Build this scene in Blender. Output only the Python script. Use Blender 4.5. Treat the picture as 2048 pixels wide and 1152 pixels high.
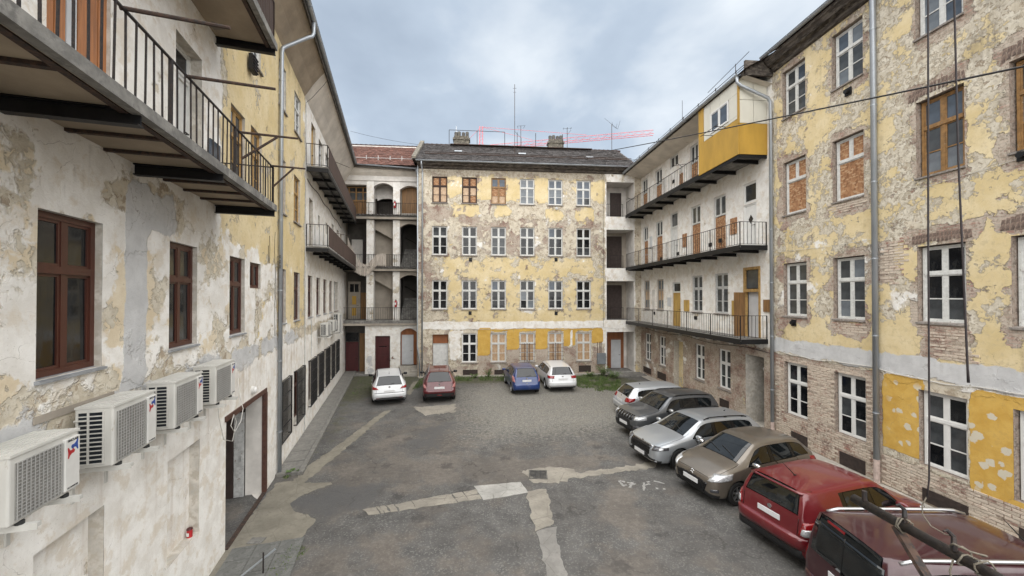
import bpy, bmesh, math, random
import numpy as np
from mathutils import Vector, Matrix, noise as mnoise
from mathutils.bvhtree import BVHTree
for _o in list(bpy.data.objects): bpy.data.objects.remove(_o)
scene = bpy.context.scene
COL = scene.collection
rnd = random.Random(7)
R = math.radians
# ------------------------------------------------------------------ camera
cam_d = bpy.data.cameras.new('camera'); cam = bpy.data.objects.new('camera', cam_d); COL.objects.link(cam)
cam.location = (0, 0, 5.6)
cam.rotation_euler = (R(90) + math.atan(7 / 760), 0, 0)
cam_d.sensor_width = 36; cam_d.lens = 36 * 760 / 2048; cam_d.shift_y = 11 / 2048
cam_d.clip_start = 0.05; cam_d.clip_end = 2000
scene.camera = cam
# ------------------------------------------------------------------ sky and sun (bright overcast)
SUN_EL, SUN_AZ = R(58), R(174)
world = bpy.data.worlds.new('World'); scene.world = world; world.use_nodes = True
wn = world.node_tree.nodes; wl = world.node_tree.links; wn.clear()
w_out = wn.new('ShaderNodeOutputWorld'); w_bg = wn.new('ShaderNodeBackground'); wl.new(w_bg.outputs[0], w_out.inputs[0])
w_sky = wn.new('ShaderNodeTexSky'); w_sky.sky_type = 'NISHITA'; w_sky.sun_disc = False
w_sky.sun_elevation = SUN_EL; w_sky.sun_rotation = SUN_AZ; w_sky.air_density = 1.0; w_sky.dust_density = 2.0
w_tc = wn.new('ShaderNodeTexCoord'); w_sep = wn.new('ShaderNodeSeparateXYZ'); wl.new(w_tc.outputs['Generated'], w_sep.inputs[0])
def wmath(op, a, b=None):
    n = wn.new('ShaderNodeMath'); n.operation = op
    for i, v in enumerate((a, b)):
        if v is None: continue
        if isinstance(v, (int, float)): n.inputs[i].default_value = v
        else: wl.new(v, n.inputs[i])
    return n.outputs[0]
# cloud deck: directions projected on a plane high above
zc = wmath('ADD', wmath('MAXIMUM', w_sep.outputs[2], 0.0), 0.22)
w_cmb = wn.new('ShaderNodeCombineXYZ')
wl.new(wmath('DIVIDE', w_sep.outputs[0], zc), w_cmb.inputs[0]); wl.new(wmath('DIVIDE', w_sep.outputs[1], zc), w_cmb.inputs[1])
def wnoise(scale, detail, rough, dist, off):
    m = wn.new('ShaderNodeMapping'); m.inputs['Location'].default_value = off
    wl.new(w_cmb.outputs[0], m.inputs[0])
    n = wn.new('ShaderNodeTexNoise'); n.inputs['Scale'].default_value = scale; n.inputs['Detail'].default_value = detail
    n.inputs['Roughness'].default_value = rough; n.inputs['Distortion'].default_value = dist
    wl.new(m.outputs[0], n.inputs['Vector']); return n.outputs[0]
c1 = wnoise(0.9, 6, 0.52, 0.15, (3.1, 1.7, 0)); c2 = wnoise(2.6, 5, 0.5, 0.2, (7.3, 4.1, 0))
cl = wmath('ADD', wmath('MULTIPLY', c1, 0.7), wmath('MULTIPLY', c2, 0.3))
w_ramp = wn.new('ShaderNodeValToRGB'); wl.new(cl, w_ramp.inputs[0])
e = w_ramp.color_ramp.elements
e[0].position = 0.38; e[0].color = (0.175, 0.208, 0.252, 1)
e[1].position = 0.62; e[1].color = (0.385, 0.408, 0.425, 1)
x_ = w_ramp.color_ramp.elements.new(0.485); x_.color = (0.222, 0.260, 0.306, 1)
w_sc = wn.new('ShaderNodeMixRGB'); w_sc.blend_type = 'MULTIPLY'; w_sc.inputs[0].default_value = 1
wl.new(w_sky.outputs[0], w_sc.inputs[1]); w_sc.inputs[2].default_value = (0.05, 0.05, 0.05, 1)
w_mx = wn.new('ShaderNodeMixRGB'); w_mx.inputs[0].default_value = 0.88
wl.new(w_sc.outputs[0], w_mx.inputs[1]); wl.new(w_ramp.outputs[0], w_mx.inputs[2])
wl.new(w_mx.outputs[0], w_bg.inputs[0]); w_bg.inputs[1].default_value = 0.535
sun_d = bpy.data.lights.new('sun', 'SUN'); sun = bpy.data.objects.new('sun', sun_d); COL.objects.link(sun)
sun_d.energy = 1.5; sun_d.angle = R(130); sun_d.color = (1.0, 0.965, 0.915)
sun.rotation_euler = (R(90) - SUN_EL, 0, R(6)); sun.location = (0, 0, 40)
scene.view_settings.view_transform = 'Standard'; scene.view_settings.look = 'None'
scene.view_settings.gamma = 1; scene.view_settings.use_curve_mapping = False
scene.view_settings.exposure = 2.34
scene.render.engine = 'CYCLES'
scene.cycles.max_bounces = 6; scene.cycles.diffuse_bounces = 4; scene.cycles.glossy_bounces = 2; scene.cycles.transmission_bounces = 2; scene.cycles.use_denoising = True
# ------------------------------------------------------------------ helpers
class MB:
    """collects faces, builds one mesh object"""
    def __init__(s): s.v = []; s.f = []; s.m = []
    def face(s, pts, m=0):
        i = len(s.v); s.v += [tuple(p) for p in pts]; s.f.append(tuple(range(i, i + len(pts)))); s.m.append(m); return s
    def raw(s, vs, fs, m=0):
        i = len(s.v); s.v += [tuple(p) for p in vs]
        for f in fs: s.f.append(tuple(i + k for k in f)); s.m.append(m)
        return s
    def box(s, x0, x1, y0, y1, z0, z1, m=0):
        if x0 > x1: x0, x1 = x1, x0
        if y0 > y1: y0, y1 = y1, y0
        if z0 > z1: z0, z1 = z1, z0
        vs = [(x0,y0,z0),(x1,y0,z0),(x1,y1,z0),(x0,y1,z0),(x0,y0,z1),(x1,y0,z1),(x1,y1,z1),(x0,y1,z1)]
        return s.raw(vs, [(0,3,2,1),(4,5,6,7),(0,1,5,4),(1,2,6,5),(2,3,7,6),(3,0,4,7)], m)
    def obox(s, c, ax, ay, az, m=0):
        """box from centre and three half-axis vectors"""
        c, ax, ay, az = map(Vector, (c, ax, ay, az))
        vs = [c + sx*ax + sy*ay + sz*az for sz in (-1,1) for sx, sy in ((-1,-1),(1,-1),(1,1),(-1,1))]
        return s.raw(vs, [(0,3,2,1),(4,5,6,7),(0,1,5,4),(1,2,6,5),(2,3,7,6),(3,0,4,7)], m)
    def bar(s, p0, p1, w, h=None, m=0, up=(0,0,1)):
        p0, p1 = Vector(p0), Vector(p1); d = (p1 - p0); L = d.length
        if L < 1e-6: return s
        d.normalize(); up = Vector(up)
        if abs(d.dot(up)) > 0.98: up = Vector((1,0,0))
        sx = d.cross(up).normalized(); uz = sx.cross(d)
        return s.obox((p0+p1)/2, d*L/2, sx*w/2, uz*(h or w)/2, m)
    def tube(s, pts, r, n=8, m=0, caps=True):
        pts = [Vector(p) for p in pts]; rs = r if isinstance(r, (list, tuple)) else [r]*len(pts)
        i0 = len(s.v); prev = None
        for k, p in enumerate(pts):
            d = (pts[min(k+1, len(pts)-1)] - pts[max(k-1, 0)])
            d.normalize()
            if prev is None:
                a = Vector((0,0,1)) if abs(d.z) < 0.9 else Vector((1,0,0))
                u = d.cross(a).normalized()
            else:
                u = prev - d*prev.dot(d)
                u = u.normalized() if u.length > 1e-5 else d.orthogonal().normalized()
            prev = u; w = d.cross(u)
            for q in range(n):
                t = 2*math.pi*q/n; s.v.append(tuple(p + (u*math.cos(t) + w*math.sin(t))*rs[k]))
        for k in range(len(pts)-1):
            for q in range(n):
                a = i0+k*n+q; b = i0+k*n+(q+1)%n
                s.f.append((a, b, b+n, a+n)); s.m.append(m)
        if caps:
            s.f.append(tuple(i0+q for q in reversed(range(n)))); s.m.append(m)
            e = i0+(len(pts)-1)*n; s.f.append(tuple(e+q for q in range(n))); s.m.append(m)
        return s
    def prism(s, poly, z0, z1, m=0):
        """vertical extrusion of an xy polygon (counter-clockwise)"""
        n = len(poly); i = len(s.v)
        s.v += [(p[0],p[1],z0) for p in poly] + [(p[0],p[1],z1) for p in poly]
        s.f.append(tuple(i+k for k in reversed(range(n)))); s.m.append(m)
        s.f.append(tuple(i+n+k for k in range(n))); s.m.append(m)
        for k in range(n): s.f.append((i+k, i+(k+1)%n, i+n+(k+1)%n, i+n+k)); s.m.append(m)
        return s
    def xprism(s, poly, y0, y1, m=0):
        """extrusion along y of an xz polygon"""
        n = len(poly); i = len(s.v)
        s.v += [(p[0],y0,p[1]) for p in poly] + [(p[0],y1,p[1]) for p in poly]
        s.f.append(tuple(i+k for k in range(n))); s.m.append(m)
        s.f.append(tuple(i+n+k for k in reversed(range(n)))); s.m.append(m)
        for k in range(n): s.f.append((i+k, i+n+k, i+n+(k+1)%n, i+(k+1)%n)); s.m.append(m)
        return s
    def yprism(s, poly, x0, x1, m=0):
        """extrusion along x of a yz polygon"""
        n = len(poly); i = len(s.v)
        s.v += [(x0,p[0],p[1]) for p in poly] + [(x1,p[0],p[1]) for p in poly]
        s.f.append(tuple(i+k for k in reversed(range(n)))); s.m.append(m)
        s.f.append(tuple(i+n+k for k in range(n))); s.m.append(m)
        for k in range(n): s.f.append((i+k, i+(k+1)%n, i+n+(k+1)%n, i+n+k)); s.m.append(m)
        return s
    def mesh(s, name, mats, smooth=False):
        me = bpy.data.meshes.new(name); me.from_pydata(s.v, [], s.f)
        if not isinstance(mats, (list, tuple)): mats = [mats]
        for t in mats: me.materials.append(t)
        me.polygons.foreach_set('material_index', s.m)
        if smooth: me.polygons.foreach_set('use_smooth', [True]*len(s.f))
        me.update(); return me
    def build(s, name, mats, parent=None, smooth=False, loc=None, fix=True):
        me = s.mesh(name, mats, smooth)
        if fix:
            bm = bmesh.new(); bm.from_mesh(me)
            if smooth: bmesh.ops.remove_doubles(bm, verts=bm.verts, dist=1e-5)
            bmesh.ops.recalc_face_normals(bm, faces=bm.faces); bm.to_mesh(me); bm.free()
        return put(me, name, parent, loc)
def put(me, name, parent=None, loc=None, rot=None):
    o = bpy.data.objects.new(name, me); COL.objects.link(o)
    if parent is not None: o.parent = parent
    if loc is not None: o.location = loc
    if rot is not None: o.rotation_euler = rot
    return o
def tag(o, label=None, cat=None, group=None, kind=None):
    if label: o['label'] = label
    if cat: o['category'] = cat
    if group: o['group'] = group
    if kind: o['kind'] = kind
    return o
def thing(name, label, cat, loc=(0,0,0), rz=0, group=None):
    o = bpy.data.objects.new(name, None); COL.objects.link(o); o.empty_display_size = 0.2
    o.location = loc; o.rotation_euler = (0, 0, rz)
    return tag(o, label, cat, group)
def soften(o, w=0.01, seg=2):
    b = o.modifiers.new('bevel', 'BEVEL'); b.width = w; b.segments = seg; b.limit_method = 'ANGLE'; b.angle_limit = R(40); return o
# ------------------------------------------------------------------ materials
class NT:
    def __init__(s, name):
        s.mat = bpy.data.materials.new(name); s.mat.use_nodes = True
        s.n = s.mat.node_tree.nodes; s.l = s.mat.node_tree.links
        s.b = s.n['Principled BSDF']; s.out = s.n['Material Output']
    def new(s, t, **kw):
        n = s.n.new(t)
        for k, v in kw.items(): setattr(n, k, v)
        return n
    def set(s, sock, v):
        if hasattr(v, 'links'): s.l.new(v, sock)
        elif isinstance(v, (tuple, list)) and len(v) == 3 and sock.type == 'RGBA': sock.default_value = (*v, 1)
        else: sock.default_value = v
    def math(s, op, a, b=None, c=None, clamp=False):
        n = s.new('ShaderNodeMath', operation=op, use_clamp=clamp)
        for i, v in enumerate((a, b, c)):
            if v is not None: s.set(n.inputs[i], v)
        return n.outputs[0]
    def mix(s, f, a, b, blend='MIX'):
        n = s.new('ShaderNodeMixRGB', blend_type=blend)
        s.set(n.inputs[0], f); s.set(n.inputs[1], a); s.set(n.inputs[2], b); return n.outputs[0]
    def coord(s, kind='Object'):
        return s.new('ShaderNodeTexCoord').outputs[kind]
    def mapping(s, v, scale=(1,1,1), loc=(0,0,0), rot=(0,0,0)):
        m = s.new('ShaderNodeMapping'); s.l.new(v, m.inputs[0])
        m.inputs['Scale'].default_value = scale; m.inputs['Location'].default_value = loc; m.inputs['Rotation'].default_value = rot
        return m.outputs[0]
    def noise(s, v, scale, detail=4, rough=0.55, dist=0):
        n = s.new('ShaderNodeTexNoise'); s.l.new(v, n.inputs['Vector'])
        n.inputs['Scale'].default_value = scale; n.inputs['Detail'].default_value = detail
        n.inputs['Roughness'].default_value = rough; n.inputs['Distortion'].default_value = dist; return n.outputs[0]
    def voro(s, v, scale, feature='F1', out=0):
        n = s.new('ShaderNodeTexVoronoi', feature=feature); s.l.new(v, n.inputs['Vector']); n.inputs['Scale'].default_value = scale
        return n.outputs[out]
    def step(s, v, a, b):
        n = s.new('ShaderNodeMapRange', interpolation_type='SMOOTHSTEP'); s.set(n.inputs[0], v)
        n.inputs[1].default_value = a; n.inputs[2].default_value = b; return n.outputs[0]
    def bump(s, h, strength=0.4, dist=0.01, normal=None):
        n = s.new('ShaderNodeBump'); n.inputs['Strength'].default_value = strength; n.inputs['Distance'].default_value = dist
        s.set(n.inputs['Height'], h)
        if normal is not None: s.l.new(normal, n.inputs['Normal'])
        return n.outputs[0]
    def fin(s, base, rough=0.8, bump=None, metal=0.0, coat=0.0, spec=0.5):
        s.set(s.b.inputs['Base Color'], base); s.set(s.b.inputs['Roughness'], rough)
        s.set(s.b.inputs['Metallic'], metal); s.b.inputs['Coat Weight'].default_value = coat
        s.b.inputs['Specular IOR Level'].default_value = spec
        if bump is not None: s.l.new(bump, s.b.inputs['Normal'])
        return s.mat
def mat(name, c, rough=0.7, var=0.25, scale=6, metal=0.0, coat=0.0, bump=0.0, bscale=40, c2=None, wear=0.0, wearc=None, stretch=(1,1,1), spec=0.5, wscale=9):
    """plain procedural material: colour broken up by noise, optional second colour in flakes, fine relief"""
    t = NT(name); v = t.mapping(t.coord(), stretch)
    n1 = t.noise(v, scale, 6, 0.6)
    lo = tuple(x*(1-var) for x in c); hi = tuple(min(1, x*(1+var)) for x in c)
    col = t.mix(t.step(n1, 0.3, 0.7), lo, hi)
    if c2: col = t.mix(t.step(t.noise(v, scale*2.3, 6, 0.65), 0.45, 0.62), col, c2)
    if wear: col = t.mix(t.step(t.noise(v, wscale, 8, 0.7, 0.4), 0.72-wear*0.4, 0.75-wear*0.4), col, wearc)
    ro = t.math('ADD', rough-0.08, t.math('MULTIPLY', n1, 0.16))
    b = t.bump(t.noise(v, bscale, 5, 0.6), bump, 0.01) if bump else None
    return t.fin(col, ro, b, metal, coat, spec)
def wall_material():
    t = NT('weathered_plaster')
    co = t.coord(); sp = t.new('ShaderNodeSeparateXYZ'); t.l.new(co, sp.inputs[0])
    a1 = t.new('ShaderNodeAttribute', attribute_name='f1'); a2 = t.new('ShaderNodeAttribute', attribute_name='f2')
    s1 = t.new('ShaderNodeSeparateColor'); t.l.new(a1.outputs['Color'], s1.inputs[0])
    s2 = t.new('ShaderNodeSeparateColor'); t.l.new(a2.outputs['Color'], s2.inputs[0])
    yel, brk, cem, och = s1.outputs[0], s1.outputs[1], s1.outputs[2], a1.outputs['Alpha']
    wht, drt, brn, spot = s2.outputs[0], s2.outputs[1], s2.outputs[2], a2.outputs['Alpha']
    wv = t.new('ShaderNodeVectorMath', operation='ADD')              # wobbled coordinates for ragged outlines
    nz = t.new('ShaderNodeTexNoise'); t.l.new(co, nz.inputs['Vector']); nz.inputs['Scale'].default_value = 7; nz.inputs['Detail'].default_value = 3
    sc = t.new('ShaderNodeVectorMath', operation='SCALE'); t.l.new(nz.outputs['Color'], sc.inputs[0]); sc.inputs['Scale'].default_value = 0.16
    t.l.new(co, wv.inputs[0]); t.l.new(sc.outputs[0], wv.inputs[1]); v = wv.outputs[0]
    vp = t.new('ShaderNodeTexVoronoi', feature='F1'); t.l.new(v, vp.inputs['Vector']); vp.inputs['Scale'].default_value = 6.5
    fv = t.new('ShaderNodeMix', data_type='VECTOR'); fv.inputs[0].default_value = 0.62; t.l.new(v, fv.inputs[4]); t.l.new(vp.outputs['Position'], fv.inputs[5]); fl = fv.outputs[1]
    n_fl = t.noise(fl, 2.0, 5, 0.68)
    n_big = t.noise(v, 0.9, 4, 0.62); n_mid = t.noise(v, 2.6, 5, 0.66); n_sm = t.noise(v, 10, 4, 0.68); n_fine = t.noise(co, 48, 3, 0.65)
    n_b2 = t.noise(t.mapping(v, (1,1,1), (31, 7, 13)), 1.5, 6, 0.66); n_b3 = t.noise(t.mapping(v, (1,1,1), (5, 17, 43)), 1.1, 6, 0.64)
    streak = t.noise(t.mapping(co, (5.5, 5.5, 0.35), (2, 9, 4)), 1.0, 4, 0.6)
    def mask(f, n, amp=2.2, w=0.035):
        s = t.math('ADD', f, t.math('MULTIPLY', t.math('SUBTRACT', n, 0.5), amp)); return t.step(s, 0.5-w, 0.5+w)
    nA = t.math('ADD', t.math('MULTIPLY', n_big, 0.46), t.math('ADD', t.math('MULTIPLY', n_fl, 0.38), t.math('MULTIPLY', n_sm, 0.16)))
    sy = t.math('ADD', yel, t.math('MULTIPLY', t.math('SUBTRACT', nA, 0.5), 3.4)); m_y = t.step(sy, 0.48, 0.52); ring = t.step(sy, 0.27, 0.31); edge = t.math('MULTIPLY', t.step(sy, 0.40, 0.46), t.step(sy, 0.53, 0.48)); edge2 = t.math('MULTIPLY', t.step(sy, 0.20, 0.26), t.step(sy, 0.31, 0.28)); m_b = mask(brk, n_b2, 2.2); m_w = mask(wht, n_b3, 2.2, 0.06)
    m_o = mask(och, n_mid, 0.9, 0.03); m_c = mask(cem, n_b2, 1.6, 0.06)
    # brick courses (local x along the wall, z up)
    cb = t.new('ShaderNodeCombineXYZ'); t.l.new(sp.outputs[0], cb.inputs[0]); t.l.new(sp.outputs[2], cb.inputs[1])
    wob = t.new('ShaderNodeVectorMath', operation='ADD'); t.l.new(cb.outputs[0], wob.inputs[0])
    sc2 = t.new('ShaderNodeVectorMath', operation='SCALE'); t.l.new(nz.outputs['Color'], sc2.inputs[0]); sc2.inputs['Scale'].default_value = 0.02
    t.l.new(sc2.outputs[0], wob.inputs[1])
    br = t.new('ShaderNodeTexBrick'); t.l.new(wob.outputs[0], br.inputs['Vector'])
    for k, q in (('Scale', 1), ('Mortar Size', 0.011), ('Mortar Smooth', 0.3), ('Bias', 0), ('Brick Width', 0.27), ('Row Height', 0.08)): br.inputs[k].default_value = q
    br.inputs['Color1'].default_value = (0.34, 0.19, 0.15, 1); br.inputs['Color2'].default_value = (0.22, 0.135, 0.11, 1); br.inputs['Mortar'].default_value = (0.27, 0.225, 0.18, 1)
    wash = t.step(t.math('ADD', n_b3, t.math('MULTIPLY', t.math('SUBTRACT', n_sm, 0.5), 0.7)), 0.30, 0.56)
    brick = t.mix(t.math('MULTIPLY', wash, 0.82), br.outputs['Color'], (0.55, 0.485, 0.40))
    brick = t.mix(t.step(n_sm, 0.56, 0.66), brick, (0.27, 0.19, 0.155))
    base = t.mix(t.step(n_mid, 0.35, 0.65), (0.45, 0.395, 0.305), (0.64, 0.575, 0.46))
    base = t.mix(t.step(n_sm, 0.5, 0.62), base, (0.60, 0.55, 0.46))
    base = t.mix(t.math('MULTIPLY', t.step(t.noise(v, 4.5, 5, 0.7), 0.54, 0.59), 0.85), base, (0.33, 0.265, 0.195))
    yc = t.mix(t.step(n_b3, 0.3, 0.7), (0.60, 0.475, 0.25), (0.70, 0.59, 0.38))
    yc = t.mix(t.math('MULTIPLY', t.step(n_sm, 0.5, 0.68), 0.6), yc, (0.50, 0.405, 0.245))
    crm = t.math('MULTIPLY', och, -1.0, clamp=True); yc = t.mix(crm, yc, t.mix(t.step(n_mid, 0.35, 0.65), (0.62, 0.52, 0.37), (0.72, 0.635, 0.49)))
    wc = t.mix(t.step(n_mid, 0.35, 0.65), (0.70, 0.67, 0.62), (0.83, 0.81, 0.77))
    wc = t.mix(t.math('MULTIPLY', t.step(t.noise(v, 3.3, 5, 0.66), 0.50, 0.64), 0.62), wc, (0.62, 0.545, 0.44))
    oc = t.mix(t.math('MULTIPLY', t.step(n_sm, 0.5, 0.7), 0.4), t.mix(t.step(n_mid, 0.3, 0.7), (0.53, 0.315, 0.065), (0.62, 0.40, 0.105)), (0.44, 0.29, 0.10))
    cc = t.mix(t.step(n_mid, 0.3, 0.7), (0.47, 0.468, 0.465), (0.58, 0.578, 0.572))
    col = t.mix(m_b, base, brick)
    ny = t.math('MULTIPLY', m_y, t.math('SUBTRACT', 1.0, m_b))
    rg = t.math('MULTIPLY', ring, t.math('MULTIPLY', t.math('SUBTRACT', 1.0, m_b), t.step(yel, 0.08, 0.25)))
    col = t.mix(t.math('MULTIPLY', rg, 0.8), col, t.mix(t.step(n_sm, 0.4, 0.6), (0.54, 0.485, 0.385), (0.66, 0.61, 0.51)))
    col = t.mix(ny, col, yc)
    col = t.mix(t.math('MULTIPLY', t.math('MULTIPLY', t.math('MAXIMUM', edge, edge2), t.step(yel, 0.08, 0.25)), t.math('SUBTRACT', 0.46, t.math('MULTIPLY', crm, 0.30))), col, (0.20, 0.155, 0.105))  # dark flake outlines: shade at the coat edges painted in, together with grime
    col = t.mix(m_w, col, wc)
    col = t.mix(m_o, col, oc)
    col = t.mix(m_c, col, cc)
    # round filler spots
    vs = t.voro(t.mapping(v, (3.4, 1, 3.4), (0.3, 0, 0.2)), 1.0)
    m_s = t.math('MULTIPLY', t.step(t.math('ADD', vs, t.math('MULTIPLY', t.math('SUBTRACT', n_mid, 0.5), 0.5)), 0.34, 0.29), spot)
    col = t.mix(m_s, col, (0.58, 0.53, 0.42))
    # rising damp and rain stains (each with its own outline)
    d1 = t.math('ADD', drt, t.math('MULTIPLY', t.math('SUBTRACT', t.math('ADD', t.math('MULTIPLY', streak, 0.5), t.math('MULTIPLY', n_mid, 0.5)), 0.5), 2.0))
    m_d = t.math('MULTIPLY', t.step(d1, 0.35, 0.8), 0.72)
    col = t.mix(m_d, col, t.mix(0.40, (0.125, 0.100, 0.072), col))
    m_n = t.math('MULTIPLY', t.step(t.math('ADD', brn, t.math('MULTIPLY', t.math('SUBTRACT', streak, 0.5), 1.6)), 0.3, 0.9), 0.55)
    col = t.mix(m_n, col, (0.36, 0.25, 0.17))
    # grime collected in small pits, hairline cracks
    crack = t.voro(t.mapping(v, (1, 1, 1)), 1.3, 'DISTANCE_TO_EDGE')
    col = t.mix(t.math('MULTIPLY', t.step(crack, 0.006, 0.001), t.math('MULTIPLY', t.step(n_b2, 0.48, 0.6), 0.5)), col, (0.16, 0.13, 0.10))
    col = t.mix(t.math('MULTIPLY', t.step(n_fine, 0.60, 0.72), 0.35), col, (0.20, 0.17, 0.135))
    # relief: coats lie on each other
    h = t.math('ADD', t.math('MULTIPLY', t.math('SUBTRACT', 1.0, m_b), 1.0), t.math('ADD', t.math('MULTIPLY', ny, 0.5), t.math('MULTIPLY', rg, 0.4)))
    cov = t.math('MAXIMUM', m_w, t.math('MAXIMUM', m_o, m_c)); h = t.math('MULTIPLY', h, t.math('SUBTRACT', 1.0, cov)); h = t.math('ADD', h, t.math('MULTIPLY', cov, 1.5))
    h = t.math('ADD', h, t.math('ADD', t.math('MULTIPLY', m_w, 0.5), t.math('ADD', t.math('MULTIPLY', m_o, 0.5), t.math('MULTIPLY', m_c, 0.4))))
    h = t.math('ADD', h, t.math('MULTIPLY', t.math('MULTIPLY', br.outputs['Fac'], t.math('MULTIPLY', m_b, t.math('SUBTRACT', 1.0, cov))), -0.9))
    h = t.math('ADD', h, t.math('MULTIPLY', n_sm, 0.28)); h = t.math('ADD', h, t.math('MULTIPLY', n_fine, 0.22))
    return t.fin(col, 0.92, t.bump(h, 0.85, 0.024), spec=0.25)
M = {}
M['wall'] = wall_material()
M['reveal'] = mat('reveal_plaster', (0.50, 0.47, 0.42), 0.9, 0.2, 4, bump=0.3, c2=(0.42, 0.38, 0.32))
M['reveal_brick'] = mat('reveal_broken_brick', (0.26, 0.20, 0.16), 0.95, 0.45, 9, bump=0.9, bscale=18, c2=(0.36, 0.31, 0.26))
M['soffit'] = mat('soffit_plaster', (0.31, 0.25, 0.18), 0.9, 0.2, 1.2, bump=0.4, bscale=14, wear=0.25, wearc=(0.22, 0.19, 0.16), wscale=1.6)
M['soffit_white'] = mat('soffit_limewash', (0.62, 0.57, 0.50), 0.9, 0.15, 1.2, bump=0.3, bscale=14, wear=0.15, wearc=(0.36, 0.28, 0.21), wscale=1.8)
M['concrete'] = mat('old_concrete', (0.205, 0.197, 0.18), 0.9, 0.35, 3, bump=0.6, bscale=30, c2=(0.135, 0.13, 0.12))
M['concrete_lt'] = mat('pale_concrete', (0.40, 0.37, 0.325), 0.9, 0.22, 1.6, bump=0.5, bscale=30, c2=(0.33, 0.305, 0.265))
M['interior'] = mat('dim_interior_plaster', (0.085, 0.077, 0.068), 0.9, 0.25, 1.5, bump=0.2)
M['limewash'] = mat('limewash_wall', (0.60, 0.57, 0.53), 0.9, 0.16, 1.4, bump=0.3, bscale=20, wear=0.12, wearc=(0.40, 0.35, 0.29), wscale=2.2)
M['limewash_warm'] = mat('limewash_warm', (0.33, 0.29, 0.24), 0.9, 0.18, 1.2, bump=0.3, bscale=20, wear=0.15, wearc=(0.36, 0.31, 0.25), wscale=2.0)
M['white_frame'] = mat('flaking_white_paint', (0.58, 0.58, 0.555), 0.55, 0.12, 9, bump=0.3, wear=0.28, wearc=(0.30, 0.26, 0.22), wscale=16)
M['white_new'] = mat('clean_white_frame', (0.68, 0.675, 0.65), 0.4, 0.05, 5)
M['grey_frame'] = mat('weathered_grey_frame', (0.46, 0.46, 0.45), 0.7, 0.2, 9, bump=0.3, wear=0.3, wearc=(0.24, 0.20, 0.17), wscale=14)
M['brown_frame'] = mat('red_brown_frame', (0.068, 0.020, 0.012), 0.4, 0.18, 7, stretch=(1,1,0.2))
M['ochre_frame'] = mat('worn_ochre_frame', (0.36, 0.22, 0.075), 0.6, 0.25, 7, bump=0.3, wear=0.25, wearc=(0.22, 0.17, 0.12), wscale=11)
M['oak_frame'] = mat('brown_varnish_frame', (0.24, 0.13, 0.045), 0.55, 0.3, 8, bump=0.3, wear=0.25, wearc=(0.30, 0.25, 0.19), wscale=12)
M['sill'] = mat('sheet_metal_sill', (0.33, 0.345, 0.365), 0.5, 0.18, 5, metal=0.4, wear=0.1, wearc=(0.2, 0.17, 0.15))
M['sill_old'] = mat('dirty_stone_sill', (0.28, 0.25, 0.225), 0.9, 0.35, 6, bump=0.6, c2=(0.17, 0.15, 0.13))
M['black_steel'] = mat('black_steel', (0.006, 0.006, 0.007), 0.5, 0.3, 8, metal=0.2, bump=0.2)
M['rail'] = mat('weathered_black_rail', (0.014, 0.012, 0.012), 0.65, 0.3, 14, metal=0.2, c2=(0.034, 0.021, 0.016))
M['rust'] = mat('rusty_steel', (0.060, 0.034, 0.023), 0.85, 0.4, 12, bump=0.5, c2=(0.028, 0.022, 0.02))
M['zinc'] = mat('zinc_sheet', (0.36, 0.385, 0.41), 0.45, 0.12, 2.5, metal=0.55, stretch=(1,1,0.3), wear=0.08, wearc=(0.24, 0.25, 0.26), wscale=3)
M['cast_pipe'] = mat('cast_iron_pipe_pinkish', (0.42, 0.33, 0.29), 0.8, 0.2, 8)
M['osb'] = None
M['door_red'] = mat('dark_red_door_paint', (0.060, 0.011, 0.012), 0.5, 0.22, 4, stretch=(1,1,0.3), wear=0.06, wearc=(0.16, 0.09, 0.07))
M['door_white'] = mat('old_white_door', (0.60, 0.60, 0.58), 0.6, 0.1, 5, wear=0.12, wearc=(0.38, 0.36, 0.33), wscale=12)
M['door_grey'] = mat('pale_grey_panel', (0.50, 0.51, 0.52), 0.6, 0.06, 3)
M['door_ochre'] = mat('ochre_door_paint', (0.42, 0.27, 0.075), 0.6, 0.18, 5, stretch=(1,1,0.3), wear=0.08, wearc=(0.22, 0.15, 0.08))
M['door_brown'] = mat('brown_plank_door', (0.20, 0.105, 0.038), 0.6, 0.3, 6, stretch=(3,3,0.25), bump=0.4)
M['door_orange'] = mat('rust_orange_board', (0.24, 0.085, 0.030), 0.7, 0.2, 4, stretch=(1,1,0.3))
M['door_dark'] = mat('very_dark_brown_door', (0.045, 0.030, 0.026), 0.6, 0.25, 5)
M['plank'] = mat('orange_varnished_plank', (0.36, 0.145, 0.050), 0.5, 0.25, 5, stretch=(5,5,0.3), bump=0.3)
M['panel_yellow'] = mat('mustard_sheet_panel', (0.43, 0.255, 0.040), 0.55, 0.14, 1.6, stretch=(1,1,0.4), wear=0.05, wearc=(0.30, 0.18, 0.05), wscale=3)
M['panel_white'] = mat('offwhite_sheet_panel', (0.60, 0.58, 0.50), 0.55, 0.06, 1.5, stretch=(1,1,0.5))
M['plastic_white'] = mat('white_plastic', (0.60, 0.59, 0.56), 0.45, 0.05, 6)
M['ac_white'] = mat('painted_ac_casing', (0.52, 0.51, 0.475), 0.45, 0.10, 3, wear=0.12, wearc=(0.40, 0.37, 0.32), wscale=4, stretch=(1,1,0.4))
M['ac_grey'] = mat('ac_grille_grey', (0.33, 0.325, 0.31), 0.5, 0.06, 5)
M['ac_mesh'] = mat('ac_fan_shadow_mesh', (0.24, 0.232, 0.215), 0.6, 0.1, 5)
M['ac_fin'] = mat('dark_teal_fins', (0.004, 0.008, 0.013), 0.4, 0.3, 30)
M['rubber'] = mat('black_rubber', (0.018, 0.018, 0.018), 0.75, 0.2, 8)
M['cable_white'] = mat('white_cable', (0.55, 0.53, 0.49), 0.6, 0.1, 8)
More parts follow.
